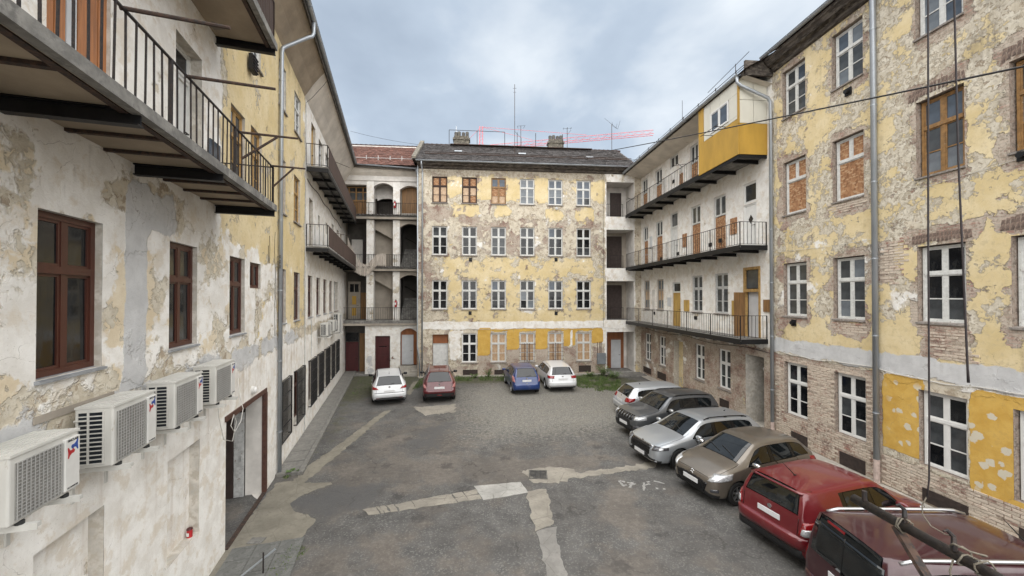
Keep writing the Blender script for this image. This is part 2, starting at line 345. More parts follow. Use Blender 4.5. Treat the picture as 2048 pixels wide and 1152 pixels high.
M['cable_black'] = mat('black_cable', (0.012, 0.011, 0.012), 0.6, 0.2, 8)
M['rope'] = mat('old_rope_beige', (0.15, 0.13, 0.10), 0.9, 0.25, 60, bump=0.5, bscale=120)
M['rope_dark'] = mat('dark_hanging_cable', (0.022, 0.016, 0.017), 0.7, 0.3, 30)
M['bars'] = mat('dark_window_grille', (0.018, 0.017, 0.017), 0.55, 0.3, 10, metal=0.2)
M['bars_rust'] = mat('rusty_window_grille', (0.105, 0.060, 0.045), 0.8, 0.3, 10)
M['vent'] = mat('rusty_vent_plate', (0.034, 0.023, 0.019), 0.8, 0.35, 9, bump=0.4, wear=0.1, wearc=(0.28, 0.24, 0.21), wscale=5)
M['reed'] = mat('bleached_reed_mat', (0.50, 0.44, 0.375), 0.95, 0.4, 7, stretch=(5,5,0.15), bump=0.8, bscale=50)
M['corrugated'] = mat('brown_corrugated_screen', (0.060, 0.038, 0.030), 0.75, 0.2, 3, stretch=(1,1,0.3))
M['fc_grey'] = mat('grey_fibre_cement', (0.13, 0.122, 0.115), 0.9, 0.25, 6, bump=0.4)
M['tile_red'] = mat('red_clay_roof_tile', (0.16, 0.070, 0.050), 0.85, 0.45, 4.5, bump=0.3, c2=(0.09, 0.046, 0.036))
M['tile_dark'] = mat('sooty_roof_tile', (0.052, 0.048, 0.048), 0.85, 0.5, 4.5, bump=0.4, c2=(0.10, 0.088, 0.082), wear=0.2, wearc=(0.045, 0.04, 0.04), wscale=3)
M['tile_ridge'] = mat('dark_ridge_tile', (0.055, 0.04, 0.038), 0.85, 0.3, 5)
M['roof_base'] = mat('roof_underlay', (0.06, 0.045, 0.04), 0.95, 0.2, 5)
M['cornice'] = mat('decayed_timber_cornice', (0.055, 0.045, 0.037), 0.95, 0.5, 3, bump=0.9, bscale=12, stretch=(0.5,1,2), c2=(0.13, 0.112, 0.092))
M['chimney'] = mat('sooty_chimney_plaster', (0.16, 0.145, 0.115), 0.95, 0.4, 4, bump=0.8, bscale=16, c2=(0.07, 0.063, 0.053))
M['chimney_pot'] = mat('dark_chimney_pot', (0.10, 0.095, 0.085), 0.85, 0.35, 6)
M['crane'] = mat('faded_red_crane', (0.62, 0.15, 0.17), 0.6, 0.1, 0.5)
M['red'] = mat('red_gloss', (0.38, 0.018, 0.022), 0.4, 0.12, 6)
M['blue'] = mat('blue_print', (0.02, 0.06, 0.26), 0.5, 0.1, 6)
M['black_print'] = mat('black_print', (0.015, 0.015, 0.017), 0.5, 0.1, 6)
M['white_print'] = mat('white_label', (0.72, 0.71, 0.69), 0.5, 0.05, 6)
M['grey_box'] = mat('grey_meter_box', (0.175, 0.19, 0.205), 0.55, 0.12, 4)
M['curtain'] = mat('pale_curtain', (0.50, 0.50, 0.48), 0.9, 0.15, 6, stretch=(7,7,0.4))
def glass(name, base, rough=0.06, var=0.4):
    t = NT(name); v = t.coord()
    n = t.noise(v, 2.2, 5, 0.6); dirt = t.noise(t.mapping(v, (1,1,0.4)), 7, 6, 0.65)
    c = t.mix(t.step(n, 0.3, 0.7), tuple(x*(1-var) for x in base), tuple(x*(1+var) for x in base))
    c = t.mix(t.math('MULTIPLY', t.step(dirt, 0.5, 0.75), 0.22), c, (0.085, 0.08, 0.072))
    r = t.math('ADD', rough, t.math('MULTIPLY', t.step(dirt, 0.45, 0.8), 0.22))
    return t.fin(c, r, t.bump(t.noise(v, 1.6, 2), 0.10, 0.02), spec=0.4)
M['glass_dark'] = glass('old_dark_window_glass', (0.007, 0.008, 0.0095))
M['glass_mid'] = glass('window_glass_over_net_curtain', (0.048, 0.052, 0.055), 0.08)
M['glass_pale'] = glass('window_glass_over_pale_curtain', (0.135, 0.152, 0.168), 0.08, 0.25)
M['glass_blue'] = glass('window_glass_bluish', (0.062, 0.078, 0.10), 0.05, 0.3)
def osb():
    t = NT('osb_chipboard'); v = t.coord()
    ch = t.voro(t.mapping(v, (20, 20, 9), (0, 0, 0), (0, 0.5, 0)), 1.0, 'F1', 1); s = t.new('ShaderNodeSeparateColor'); t.l.new(ch, s.inputs[0])
    c = t.mix(s.outputs[0], (0.20, 0.085, 0.035), (0.40, 0.215, 0.105))
    ch2 = t.voro(t.mapping(v, (11, 11, 24), (3, 1, 2), (0, -0.7, 0)), 1.0, 'F1', 1); s2 = t.new('ShaderNodeSeparateColor'); t.l.new(ch2, s2.inputs[0])
    c = t.mix(t.math('MULTIPLY', t.step(s2.outputs[1], 0.72, 0.9), 0.7), c, (0.50, 0.33, 0.19))
    return t.fin(c, 0.8, t.bump(s.outputs[1], 0.3, 0.004))
M['osb'] = osb()
def osb_pale():
    t = NT('osb_behind_dusty_glass'); v = t.coord()
    ch = t.voro(t.mapping(v, (18, 18, 9), (0, 0, 0), (0, 0.5, 0)), 1.0, 'F1', 1); s = t.new('ShaderNodeSeparateColor'); t.l.new(ch, s.inputs[0])
    c = t.mix(s.outputs[0], (0.36, 0.225, 0.12), (0.52, 0.37, 0.235)); return t.fin(c, 0.3)
M['osb_pale'] = osb_pale()
def brick_mat():
    t = NT('loose_brick'); oi = t.new('ShaderNodeObjectInfo'); v = t.coord('Object')
    at = t.new('ShaderNodeAttribute', attribute_name='tint'); r = t.math('FRACT', t.math('ADD', oi.outputs['Random'], at.outputs['Fac']))
    c = t.mix(r, (0.165, 0.105, 0.088), (0.33, 0.175, 0.135))
    g = t.new('ShaderNodeNewGeometry')
    w = t.noise(g.outputs['Position'], 2.0, 8, 0.65); w2 = t.noise(g.outputs['Position'], 13, 5, 0.65)
    c = t.mix(t.math('MULTIPLY', t.step(t.math('ADD', w, t.math('MULTIPLY', t.math('SUBTRACT', w2, 0.5), 0.6)), 0.30, 0.52), 0.84), c, (0.60, 0.525, 0.43))
    return t.fin(c, 0.95, t.bump(t.noise(g.outputs['Position'], 40, 5, 0.7), 0.8, 0.008), spec=0.2)
M['brick'] = brick_mat()
M['brick_dark'] = mat('dark_arch_brick', (0.150, 0.108, 0.088), 0.95, 0.5, 9, bump=0.8, bscale=30, c2=(0.26, 0.19, 0.15), wear=0.2, wearc=(0.36, 0.31, 0.25), wscale=7)
# ------------------------------------------------------------------ facade kit: local x along the wall, z up, outward is -y
def facade(parent, x0, x1, z0, z1, holes, ops, name='wall', step=0.25, base=(0,0,0,0,0,0,0,0), reveal=None, wob=0.006, y=0.0):
    """wall sheet with real openings; ops paint the eight coat fields (channel, x0, x1, z0, z1, value, softness)"""
    def lines(a, b, cuts):
        c = sorted(set([round(a,4), round(b,4)] + [round(q,4) for q in cuts if a < q < b])); out = []
        for p, q in zip(c[:-1], c[1:]):
            n = max(1, int(math.ceil((q-p)/step)))
            out += [p+(q-p)*k/n for k in range(n)]
        return out + [c[-1]]
    xs = lines(x0, x1, [h[0] for h in holes]+[h[1] for h in holes]); zs = lines(z0, z1, [h[2] for h in holes]+[h[3] for h in holes])
    V = []; F = []; MI = []; idx = {}
    def vid(i, j):
        if (i, j) not in idx:
            idx[(i, j)] = len(V)
            x, z = xs[i], zs[j]; V.append((x, y+wob*(mnoise.noise((x*0.9, 3.3, z*0.9))+0.5*mnoise.noise((x*3, 9.1, z*3))), z))
        return idx[(i, j)]
    for i in range(len(xs)-1):
        cx = (xs[i]+xs[i+1])/2
        for j in range(len(zs)-1):
            cz = (zs[j]+zs[j+1])/2
            if any(h[0] < cx < h[1] and h[2] < cz < h[3] for h in holes): continue
            F.append((vid(i,j), vid(i+1,j), vid(i+1,j+1), vid(i,j+1))); MI.append(0)
    for h in holes:
        a, b, c, d, dep = h[:5]; mi = h[5] if len(h) > 5 else 1
        for (p, q) in (((a,c),(a,d)), ((a,d),(b,d)), ((b,d),(b,c)), ((b,c),(a,c))):
            k = len(V); V += [(p[0],y+0.001,p[1]),(q[0],y+0.001,q[1]),(q[0],y+dep,q[1]),(p[0],y+dep,p[1])]; F.append((k,k+1,k+2,k+3)); MI.append(mi)
    me = bpy.data.meshes.new(name); me.from_pydata(V, [], F)
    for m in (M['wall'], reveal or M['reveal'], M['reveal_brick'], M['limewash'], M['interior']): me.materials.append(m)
    me.polygons.foreach_set('material_index', MI)
    P = np.array(V); f = np.tile(np.array(base, dtype=np.float64), (len(V), 1))
    for op in ops:
        ch, a, b, c, d, val = op[:6]; s = op[6] if len(op) > 6 else 0.3
        wx = np.clip((P[:,0]-a)/s+0.5, 0, 1)*np.clip((b-P[:,0])/s+0.5, 0, 1)
        wz = np.clip((P[:,2]-c)/s+0.5, 0, 1)*np.clip((d-P[:,2])/s+0.5, 0, 1)
        w = wx*wz; f[:,ch] = f[:,ch]*(1-w)+val*w
    for nm, sl in (('f1', f[:,:4]), ('f2', f[:,4:])):
        at = me.color_attributes.new(nm, 'FLOAT_COLOR', 'POINT'); at.data.foreach_set('color', np.ascontiguousarray(sl, dtype=np.float32).ravel())
    return put(me, name, parent)
_cache = {}
def cached(key, fn):
    if key not in _cache: _cache[key] = fn()
    return _cache[key]
def q2(v): return round(v*50)/50
def pane_mesh(w, h, mt):
    return cached(('pane', q2(w), q2(h), mt), lambda: MB().box(-w/2, w/2, -0.003, 0.003, -h/2, h/2).mesh('pane', M[mt]))
def window(parent, x0, x1, z0, z1, rec, frame='white_frame', panes='glass_dark', bars=True, sill='sill_old', transom=0.36, split=True, sillout=0.06, ft=0.055, name='window', sillw=0.06, lowsplit=True):
    """frame mesh with real panes; pane materials: one name or a list read top-left to bottom-right"""
    W, H = x1-x0, z1-z0; rows = 3 if bars else 2
    zt = H*(1-transom)
    def frm():
        b = MB(); t = ft; tb = 0.085 if H > 1.2 else 0.05; mw = 0.075 if W > 0.7 else 0.055
        b.box(-W/2, -W/2+t, 0, 0.09, 0, H); b.box(W/2-t, W/2, 0, 0.09, 0, H)
        b.box(-W/2+t, W/2-t, 0.001, 0.089, 0, t); b.box(-W/2+t, W/2-t, 0.001, 0.089, H-t, H)
        if transom: b.box(-W/2+t, W/2-t, -0.012, 0.08, zt-tb/2, zt+tb/2)
        if split:
            if lowsplit: b.box(-mw/2, mw/2, 0.006, 0.078, t, zt-tb/2 if transom else H-t)
            if transom: b.box(-mw/2, mw/2, 0.008, 0.076, zt+tb/2, H-t)
        if bars: b.box(-W/2+t, W/2-t, 0.014, 0.05, zt*0.48-0.016, zt*0.48+0.016)
        # sash rims
        xsn = [(-W/2+t, -mw/2), (mw/2, W/2-t)] if split else [(-W/2+t, W/2-t)]
        zsn = [(t, zt-tb/2), (zt+tb/2, H-t)] if transom else [(t, H-t)]
        r = 0.032
        for p, q in zsn:
            for a, c in ([(-W/2+t, W/2-t)] if (not lowsplit and p == t) else xsn):
                b.box(a, a+r, 0.016, 0.058, p, q); b.box(c-r, c, 0.016, 0.058, p, q)
                b.box(a+r, c-r, 0.017, 0.057, p, p+r); b.box(a+r, c-r, 0.017, 0.057, q-r, q)
        return b.mesh('window', M[frame])
    me = cached(('wf', q2(W), q2(H), frame, bars, transom, split, ft, lowsplit), frm)
    cx = (x0+x1)/2
    o = put(me, name, parent, (cx, rec, z0))
    mw = 0.075 if W > 0.7 else 0.055; t = ft+0.03; tb = 0.085 if H > 1.2 else 0.05
    cols = [(-W/2+t, -mw/2-0.03), (mw/2+0.03, W/2-t)] if split else [(-W/2+t, W/2-t)]
    if transom:
        zr = [(zt+tb/2+0.03, H-t)]
        zr += [(zt*0.48+0.016, zt-tb/2-0.03), (t, zt*0.48-0.016)] if bars else [(t, zt-tb/2-0.03)]
    else:
        zr = [(t, H-t)]
    k = 0
    for (a, b_) in zr:
        for (c, d) in ([(-W/2+t, W/2-t)] if (not lowsplit and a == t) else cols):
            mt = panes if isinstance(panes, str) else panes[min(k, len(panes)-1)]; k += 1
            nm = 'board' if mt.startswith('osb') else 'pane'
            put(pane_mesh(d-c+0.02, b_-a+0.02, mt), nm, o, ((c+d)/2, 0.036, (a+b_)/2), (R(rnd.uniform(-0.5, 0.5)), 0, R(rnd.uniform(-0.7, 0.7))))
    if sill:
        def sl():
            b = MB(); so = sillout; h = 0.045 if sill == 'sill' else 0.075
            return b.yprism([(-rec-so, -h*0.9), (-rec-so, -h*0.25), (0.0, 0.004), (0.0, -h)], -W/2-sillw, W/2+sillw).mesh('sill', M[sill])
        put(cached(('sill', q2(W), sill, q2(rec), sillout, sillw), sl), 'sill', o, (0, 0, 0))
    return o
def door(parent, x0, x1, z0, z1, rec, mt, panels=2, frame=None, lights=None, handle=True, name='door', fw=0.06):
    """panelled door leaf; lights: list of (u0,u1,v0,v1,material) glazed openings in fractions of the leaf"""
    W, H = x1-x0, z1-z0; cx = (x0+x1)/2
    b = MB(); b.box(-W/2+fw, W/2-fw, 0.03, 0.075, 0, H-fw)
    o = b.build(name, M[mt], parent, loc=(cx, rec, z0))
    f = MB(); f.box(-W/2, -W/2+fw, 0, 0.10, 0, H); f.box(W/2-fw, W/2, 0, 0.10, 0, H); f.box(-W/2+fw, W/2-fw, 0.001, 0.099, H-fw, H)
    f.build('door_frame', M[frame or mt], o)
    for k in range(panels):
        za = 0.10+(H-fw-0.15)*k/panels; zb = 0.10+(H-fw-0.15)*(k+1)/panels-0.08
        if lights and any(l[2]*H < (za+zb)/2 < l[3]*H for l in lights): continue
        MB().box(-W/2+fw+0.09, W/2-fw-0.09, 0.016, 0.034, za, zb).build('door_panel', M[mt], o)
    for l in lights or []:
        MB().box((l[0]-0.5)*W, (l[1]-0.5)*W, 0.022, 0.036, l[2]*H, l[3]*H).build('pane', M[l[4]], o)
    if handle: MB().box(W/2-fw-0.10, W/2-fw-0.07, -0.03, 0.03, 1.0, 1.02).box(W/2-fw-0.20, W/2-fw-0.07, -0.045, -0.03, 1.0, 1.02).build('handle', M['rail'], o)
    return o
def bal_mesh(h, r, mt):
    return cached(('bal', round(h,2), r, mt), lambda: MB().box(-r, r, -r, r, 0, h).mesh('baluster', M[mt]))
def railing(parent, path, h=0.95, gap=0.16, r=0.0065, mt='rail', z=0.0, toprail=0.016, low=0.06, post=1.9, postr=0.016):
    """railing along a polyline of (x,y): rail, posts and single balusters"""
    b = MB()
    for p, q in zip(path[:-1], path[1:]):
        b.bar((*p, z+h), (*q, z+h), toprail*2, toprail*1.3)
        b.bar((*p, z+low), (*q, z+low), toprail*1.6, toprail)
    o = b.build('railing', M[mt], parent)
    pm = cached(('post', round(h,2), postr, mt), lambda: MB().box(-postr, postr, -postr, postr, 0, h).mesh('post', M[mt]))
    for p, q in zip(path[:-1], path[1:]):
        L = math.hypot(q[0]-p[0], q[1]-p[1]); n = max(1, int(round(L/gap))); np_ = max(1, int(round(L/post)))
        posts = set(int(round(k*n/np_)) for k in range(np_+1))
        for k in range(n+1):
            x = p[0]+(q[0]-p[0])*k/n; y = p[1]+(q[1]-p[1])*k/n
            if k in posts: put(pm, 'post', o, (x, y, z))
            else: put(bal_mesh(h-low, r, mt), 'baluster', o, (x+rnd.uniform(-0.006, 0.006), y, z+low), (R(rnd.uniform(-0.6, 0.6)), R(rnd.uniform(-0.6, 0.6)), 0))
    return o
def ibeam(b, p0, p1, h=0.16, w=0.09, m=0):
    p0, p1 = Vector(p0), Vector(p1); u = Vector((0,0,1))
    b.bar(p0+u*(h/2-0.008), p1+u*(h/2-0.008), w, 0.016, m); b.bar(p0-u*(h/2-0.008), p1-u*(h/2-0.008), w, 0.016, m); b.bar(p0, p1, 0.014, h-0.03, m)
def downpipe(parent, pts, r=0.055, mt='zinc', clamps=True, name='downpipe'):
    o = MB().tube(pts, r, 12).build(name, M[mt], parent, smooth=True)
    a, b = Vector(pts[-1]), Vector(pts[-2])
    if clamps:
        n = max(1, int(abs(b.z-a.z)/2.0))
        for k in range(n):
            t = (k+0.6)/n; p = a.lerp(b, t)
            put(cached(('clamp', r, mt), lambda: MB().tube([(0,0,-0.014),(0,0,0.014)], r*1.16, 12).box(-0.01, 0.01, r, r+0.08, -0.012, 0.012).mesh('clamp', M[mt])), 'clamp', o, p)
    return o
def gutter(parent, x0, x1, y, z, r=0.075, mt='zinc', name='gutter', dz=0.0):
    """half-round gutter along x"""
    b = MB(); n = 10; ring = [(math.cos(math.pi+math.pi*k/n)*r, math.sin(math.pi+math.pi*k/n)*r) for k in range(n+1)]
    ring2 = [(p*0.9, q*0.9) for p, q in ring]; poly = ring+ring2[::-1]
    i = len(b.v)
    for x, zz in ((x0, z), (x1, z+dz)):
        b.v += [(x, y+p, zz+q) for p, q in poly]
    m = len(poly)
    for k in range(m): b.f.append((k, (k+1)%m, m+(k+1)%m, m+k)); b.m.append(0)
    b.tube([(x0, y-r, z), (x1, y-r, z+dz)], 0.012, 6)
    o = b.build(name, M[mt], parent, smooth=True)
    nb = int(abs(x1-x0)/0.9)
    br = cached(('gbr', r), lambda: MB().tube([(0, math.cos(math.pi+math.pi*k/8)*(r+0.008), math.sin(math.pi+math.pi*k/8)*(r+0.008)) for k in range(9)], 0.009, 5).mesh('gutter_bracket', M['zinc']))
    for k in range(nb): put(br, 'gutter_bracket', o, (x0+(x1-x0)*(k+0.5)/nb, y, z+dz*(k+0.5)/nb))
    return o
def bricks_in(poly_test, x0, x1, z0, z1, seed=1, bl=0.265, bh=0.079):
    """running-bond brick positions (cx, cz, w) where poly_test(x,z) is true"""
    rr = random.Random(seed); out = []; j = 0; z = z0
    while z < z1:
        x = x0-(bl/2 if j % 2 else 0)
        while x < x1:
            cx, cz = x+bl/2, z+bh/2
            if poly_test(cx, cz) and rr.random() > 0.03: out.append((cx, cz, bl-0.014))
            x += bl
        z += bh; j += 1
    return out
def in_poly(poly):
    def t(x, z):
        c = False; n = len(poly)
        for i in range(n):
            x1, z1 = poly[i]; x2, z2 = poly[(i+1) % n]
            if (z1 > z) != (z2 > z) and x < (x2-x1)*(z-z1)/(z2-z1)+x1: c = not c
        return c
    return t
def rough_brick(w, h, d, seed):
    rr = random.Random(seed); b = MB(); j = lambda: rr.uniform(-0.006, 0.006)
    vs = []
    for y, k in ((0.02, 0.0), (-d, 0.006)):
        for sx, sz in ((-1,-1),(1,-1),(1,1),(-1,1)): vs.append((sx*(w/2-k)+j(), y+(j() if y < 0 else 0), sz*(h/2-k)+j()))
    b.raw(vs, [(0,1,5,4),(1,2,6,5),(2,3,7,6),(3,0,4,7),(4,5,6,7)])
    return b
# ================================================================== left wing
LB = thing('tenement_building', 'long white and ochre tenement wing with brown windows and balconies, left side of yard', 'building', (-7.4093, 12.0076, 0), math.atan2(0.95583, -0.29392))
def at(root, x, o, z):
    """world point from a wall's own frame (o = metres out of the wall)"""
    m = Matrix.Translation(root.location) @ Matrix.Rotation(root.rotation_euler.z, 4, 'Z')
    return m @ Vector((x, -o, z))
L1 = [(-8.44,-7.52),(-6.02,-5.10),(-3.64,-2.74),(0.06,0.95),(2.02,2.92),(4.36,5.24),(6.20,7.08),(8.04,8.92),(9.92,10.80)]
LG = [(0.18,1.36),(2.10,3.44),(4.56,5.84),(6.40,7.58),(8.28,9.52),(10.20,11.30),(11.90,13.30)]
holes = [(a,b,4.73,6.53,0.20) for a,b in L1] + [(11.6,13.1,4.75,6.55,0.2), (-2.40,-1.60,5.83,6.50,0.08)]
holes += [(a,b,0.9,2.84,0.22) for a,b in LG]
holes += [(-3.78,-1.14,0.0,2.90,0.48,3), (-8.45,-7.45,1.15,2.94,0.16), (-6.03,-4.97,1.15,2.90,0.16), (-11.2,-10.0,1.15,2.94,0.16)]
holes += [(-8.36,-7.42,7.62,10.1,0.12), (-5.88,-4.98,7.62,10.14,0.22), (-3.63,-2.80,8.2,10.0,0.10), (-2.40,-1.56,8.2,10.04,0.10), (0.05,0.84,8.38,10.15,0.10), (1.96,2.90,8.40,10.12,0.10)]
holes += [(-2.46,-1.68,11.76,13.2,0.10), (0.02,0.84,11.78,13.22,0.10), (1.96,2.92,11.74,13.22,0.10)]
holes += [(4.9,5.75,11.05,13.35,0.15), (6.6,7.6,11.9,13.3,0.12), (8.5,9.5,11.9,13.3,0.12), (10.4,11.4,11.9,13.3,0.12), (12.4,13.3,11.05,13.3,0.12)]
holes += [(4.55,5.3,7.72,9.9,0.15), (6.5,6.95,9.0,9.55,0.12), (8.6,9.1,9.0,9.6,0.12), (10.6,11.4,8.6,9.9,0.12), (12.6,13.5,8.6,9.9,0.12), (14.2,15.0,7.72,9.9,0.12)]
ops = [(3,-13,-2.6,0,6.8,-1.0,0.5), (3,-13,-4.2,6.8,14,-1.0,0.3), (4,-13,18,0,3.9,1.1,0.1), (4,-13,18,3.9,4.6,0.35,0.3), (2,-9.5,3.0,3.85,4.45,0.62,0.45), (2,-12,-9,4.0,4.7,0.3,0.5),
       (4,-13,-1.8,4.5,7.5,0.62,0.3), (0,-13,-2.4,4.6,7.2,0.42,0.4), (0,-7.4,-6.4,4.4,6.6,0.62,0.5), (4,-7.4,-6.5,4.4,6.2,0.40,0.4), (0,-4.9,-4.2,4.3,5.8,0.55,0.4), (4,-4.9,-4.2,4.3,5.6,0.5,0.4), (0,-10.2,-8.6,4.6,6.8,0.45,0.5), (4,-10.2,-8.7,4.6,6.8,0.58,0.5),
       (0,-2.0,3.75,4.4,13.9,0.72,0.3), (4,-2.0,3.75,4.5,13.9,0.10,0.3), (0,-4.1,-1.9,6.5,13.9,0.70,0.35), (4,-4.1,-1.9,6.9,13.9,0.12,0.3), (0,-2.2,0.1,4.5,6.6,0.35,0.4), (4,-2.9,0.0,4.4,6.6,0.62,0.4),
       (4,-13,-4.2,7.5,14,0.9,0.2), (0,-13,-4.2,7.5,14,0.12,0.2), (4,3.8,18,4.4,14,0.95,0.15), (0,3.8,18,4.4,14,0.05,0.15), (0,3.8,5.4,4.3,5.2,0.55,0.4),
       (2,-7.06,-6.62,4.4,7.15,1.25,0.22), (2,-7.0,-5.9,6.62,7.2,1.2,0.25), (5,3.8,18,6.4,7.5,0.30,0.5), (5,3.8,17,9.9,10.9,0.2,0.4), (5,-4,3.8,13.2,14,0.55,0.5), (5,-2,3.8,10.5,13.3,0.18,0.6),
       (6,-13,18,3.2,3.9,0.28,0.5), (6,0.2,2.2,3.0,3.7,0.5,0.5), (5,-13,18,-0.3,0.35,0.42,0.4), (6,-4.8,-1,2.9,3.9,0.42,0.5), (6,-8,-4,1.0,3.1,0.25,0.6), (5,-13,-4.3,6.7,7.5,0.28,0.4), (5,-8.6,-7.4,3.0,4.3,0.2,0.5)] + [(6,a_,a_+0.8,2.5,3.66,0.36,0.4) for a_ in (-9.3,-8.0,-6.7,-5.4)]
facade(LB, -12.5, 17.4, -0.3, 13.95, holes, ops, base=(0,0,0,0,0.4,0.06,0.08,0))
for i, (a, b) in enumerate(L1): window(LB, a, b, 4.73, 6.53, 0.075, 'brown_frame', 'glass_dark' if i < 3 else 'glass_mid', bars=False, sill='sill', transom=0.35, ft=0.07, sillout=0.05, sillw=0.02)
window(LB, 11.6, 13.1, 4.75, 6.55, 0.15, 'grey_frame', 'glass_dark', sill='sill_old')
window(LB, -2.40, -1.60, 5.83, 6.50, 0.05, 'brown_frame', 'glass_dark', bars=False, sill=None, transom=0)
gr_key = {}
for a, b in LG:
    window(LB, a, b, 0.9, 2.84, 0.2, 'brown_frame', 'glass_dark', bars=False, sill=None)
    g = MB(); w = b-a
    g.box(-0.02, 0.02, -0.12, -0.095, 0, 2.0).box(w-0.02, w+0.02, -0.12, -0.095, 0, 2.0)
    for zz in (0.02, 0.52, 1.02, 1.52, 1.98): g.box(0.02, w-0.02, -0.118, -0.098, zz-0.014, zz+0.014)
    nb = int(w/0.115)
    for k in range(1, nb): g.box(w*k/nb-0.009, w*k/nb+0.009, -0.117, -0.099, 0.034, 1.966)
    for xx in (0, w):
        for zz in (0.02, 1.98): g.box(xx-0.018, xx+0.018, -0.097, 0.02, zz-0.018, zz+0.018)
    g.build('window_grille', M['bars'], LB, loc=(a, 0, 0.86))
# blind niches and the deep garage doorway
for a, b, c, d in ((-8.45,-7.45,1.15,2.94), (-6.03,-4.97,1.15,2.90), (-11.2,-10.0,1.15,2.94)):
    facade(LB, a, b, c, d, [], [], 'niche_back', base=(0,0,0,0,0.75,0.05,0.3,0), y=0.158)
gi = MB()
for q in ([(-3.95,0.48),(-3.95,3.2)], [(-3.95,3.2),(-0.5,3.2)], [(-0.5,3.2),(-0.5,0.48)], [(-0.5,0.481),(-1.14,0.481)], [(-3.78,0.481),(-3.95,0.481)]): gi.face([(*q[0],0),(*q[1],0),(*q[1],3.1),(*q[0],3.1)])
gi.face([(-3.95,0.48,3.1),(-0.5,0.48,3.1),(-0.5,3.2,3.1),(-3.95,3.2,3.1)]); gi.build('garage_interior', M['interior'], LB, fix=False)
gl = MB().box(-1.20, -1.15, 0.50, 0.74, 0.0, 2.35).box(-1.24, -1.20, 0.53, 0.56, 1.0, 1.16).build('garage_door_leaf', M['grey_frame'], LB)
MB().box(-1.22, -1.14, 0.75, 1.35, 0.0, 2.75).build('metal_door', M['door_dark'], LB)
fr = MB(); fr.box(-3.86, -1.06, -0.03, 0.06, 2.86, 2.98).box(-1.16, -1.02, -0.031, 0.07, 0.0, 2.858)
fr.build('door_frame', mat('red_brown_steel_frame', (0.075, 0.030, 0.019), 0.6, 0.3, 8, c2=(0.08,0.04,0.03)), LB)
# upper doors and windows behind the balcony
d_ = MB()
for k, (u0, u1, mi) in enumerate(((-8.36,-8.22,0),(-8.20,-8.06,0),(-8.04,-7.90,1),(-7.88,-7.74,0),(-7.72,-7.58,0),(-7.56,-7.42,0))): d_.box(u0, u1, 0.04, 0.085 if mi == 0 else 0.07, 7.62, 10.08, mi)
d_.build('timber_door', [M['plank'], M['door_grey']], LB)
door(LB, -5.88, -4.98, 7.62, 9.62, 0.18, 'door_white', panels=2, handle=True)
window(LB, -5.88, -4.98, 9.64, 10.14, 0.18, 'door_white', 'glass_dark', bars=False, sill=None, transom=0, split=False)
MB().box(-4.72, -4.28, -0.05, -0.02, 7.6, 8.75).build('leaning_panel', M['glass_blue'], LB)
for a, b, c, d, f in ((-3.63,-2.80,8.2,10.0,'ochre_frame'),(-2.40,-1.56,8.2,10.04,'ochre_frame'),(0.05,0.84,8.38,10.15,'ochre_frame'),(1.96,2.90,8.40,10.12,'ochre_frame')):
    window(LB, a, b, c, d, 0.06, f, ['glass_pale','glass_mid','glass_mid','glass_dark','glass_pale','glass_mid'], sill='sill_old')
for a, b, c, d in ((-2.46,-1.68,11.76,13.2),(0.02,0.84,11.78,13.22),(1.96,2.92,11.74,13.22)):
    window(LB, a, b, c, d, 0.05, 'white_frame', ['glass_blue','glass_mid','glass_pale','glass_mid','glass_mid','glass_blue'], sill='sill_old')
door(LB, 4.9, 5.75, 11.05, 13.35, 0.1, 'door_ochre', panels=2, lights=[(0.2,0.8,0.78,0.95,'glass_dark')])
for a in (6.6, 8.5, 10.4): window(LB, a, a+1.0, 11.9, 13.3, 0.08, 'grey_frame', 'glass_mid')
door(LB, 12.4, 13.3, 11.05, 13.3, 0.1, 'door_brown', panels=2)
door(LB, 4.55, 5.3, 7.72, 9.9, 0.1, 'limewash_warm', panels=2, lights=[(0.3,0.7,0.6,0.8,'glass_mid')])
window(LB, 6.5, 6.95, 9.0, 9.55, 0.08, 'grey_frame', 'glass_dark', bars=False, transom=0, split=False, sill=None)
window(LB, 8.6, 9.1, 9.0, 9.6, 0.08, 'grey_frame', 'glass_dark', bars=False, transom=0, split=False, sill=None)
window(LB, 10.6, 11.4, 8.6, 9.9, 0.08, 'grey_frame', 'glass_mid'); window(LB, 12.6, 13.5, 8.6, 9.9, 0.08, 'grey_frame', 'glass_mid')
door(LB, 14.2, 15.0, 7.72, 9.9, 0.08, 'door_brown', panels=2)
# near balcony at the second floor and the one above it
def near_balcony(zb, zt, x0, x1, out, ribs, beams, rail=True):
    b = MB()
    b.box(x0, x1, -out+0.10, 0.0, zb+0.05, zt-0.02, 0)
    b.box(x0, x1+0.02, -out, -out+0.10, zb, zt, 1)                      # front kerb
    b.box(x0, x1, -out+0.13, -out+0.20, zb+0.0, zb+0.049, 2)
    o = b.build('balcony_slab', [M['soffit'], M['concrete'], M['rust']], LB)
    for x in ribs: MB().box(x-0.03, x+0.03, -out+0.21, 0.0, zb+0.012, zb+0.049).build('rib', M['rust'], o)
    for x in beams:
        m = MB(); ibeam(m, (x, 0.05, zb-0.035), (x, -out+0.03, zb-0.035), 0.16, 0.10)
        m.build('steel_beam', M['black_steel'], o)
    return o
nb_ = near_balcony(7.45, 7.58, -12.4, -4.32, 1.10, [-10.4,-9.6,-8.1,-7.5,-6.2,-5.6,-5.0], [-11.1,-8.85,-6.91,-4.36])
MB().raw([(-12.4,-1.0,7.452),(-4.36,-1.0,7.452),(-4.36,-0.9,7.50),(-12.4,-0.9,7.50)], [(0,1,2,3)]).build('drip_edge', M['soffit'], nb_)
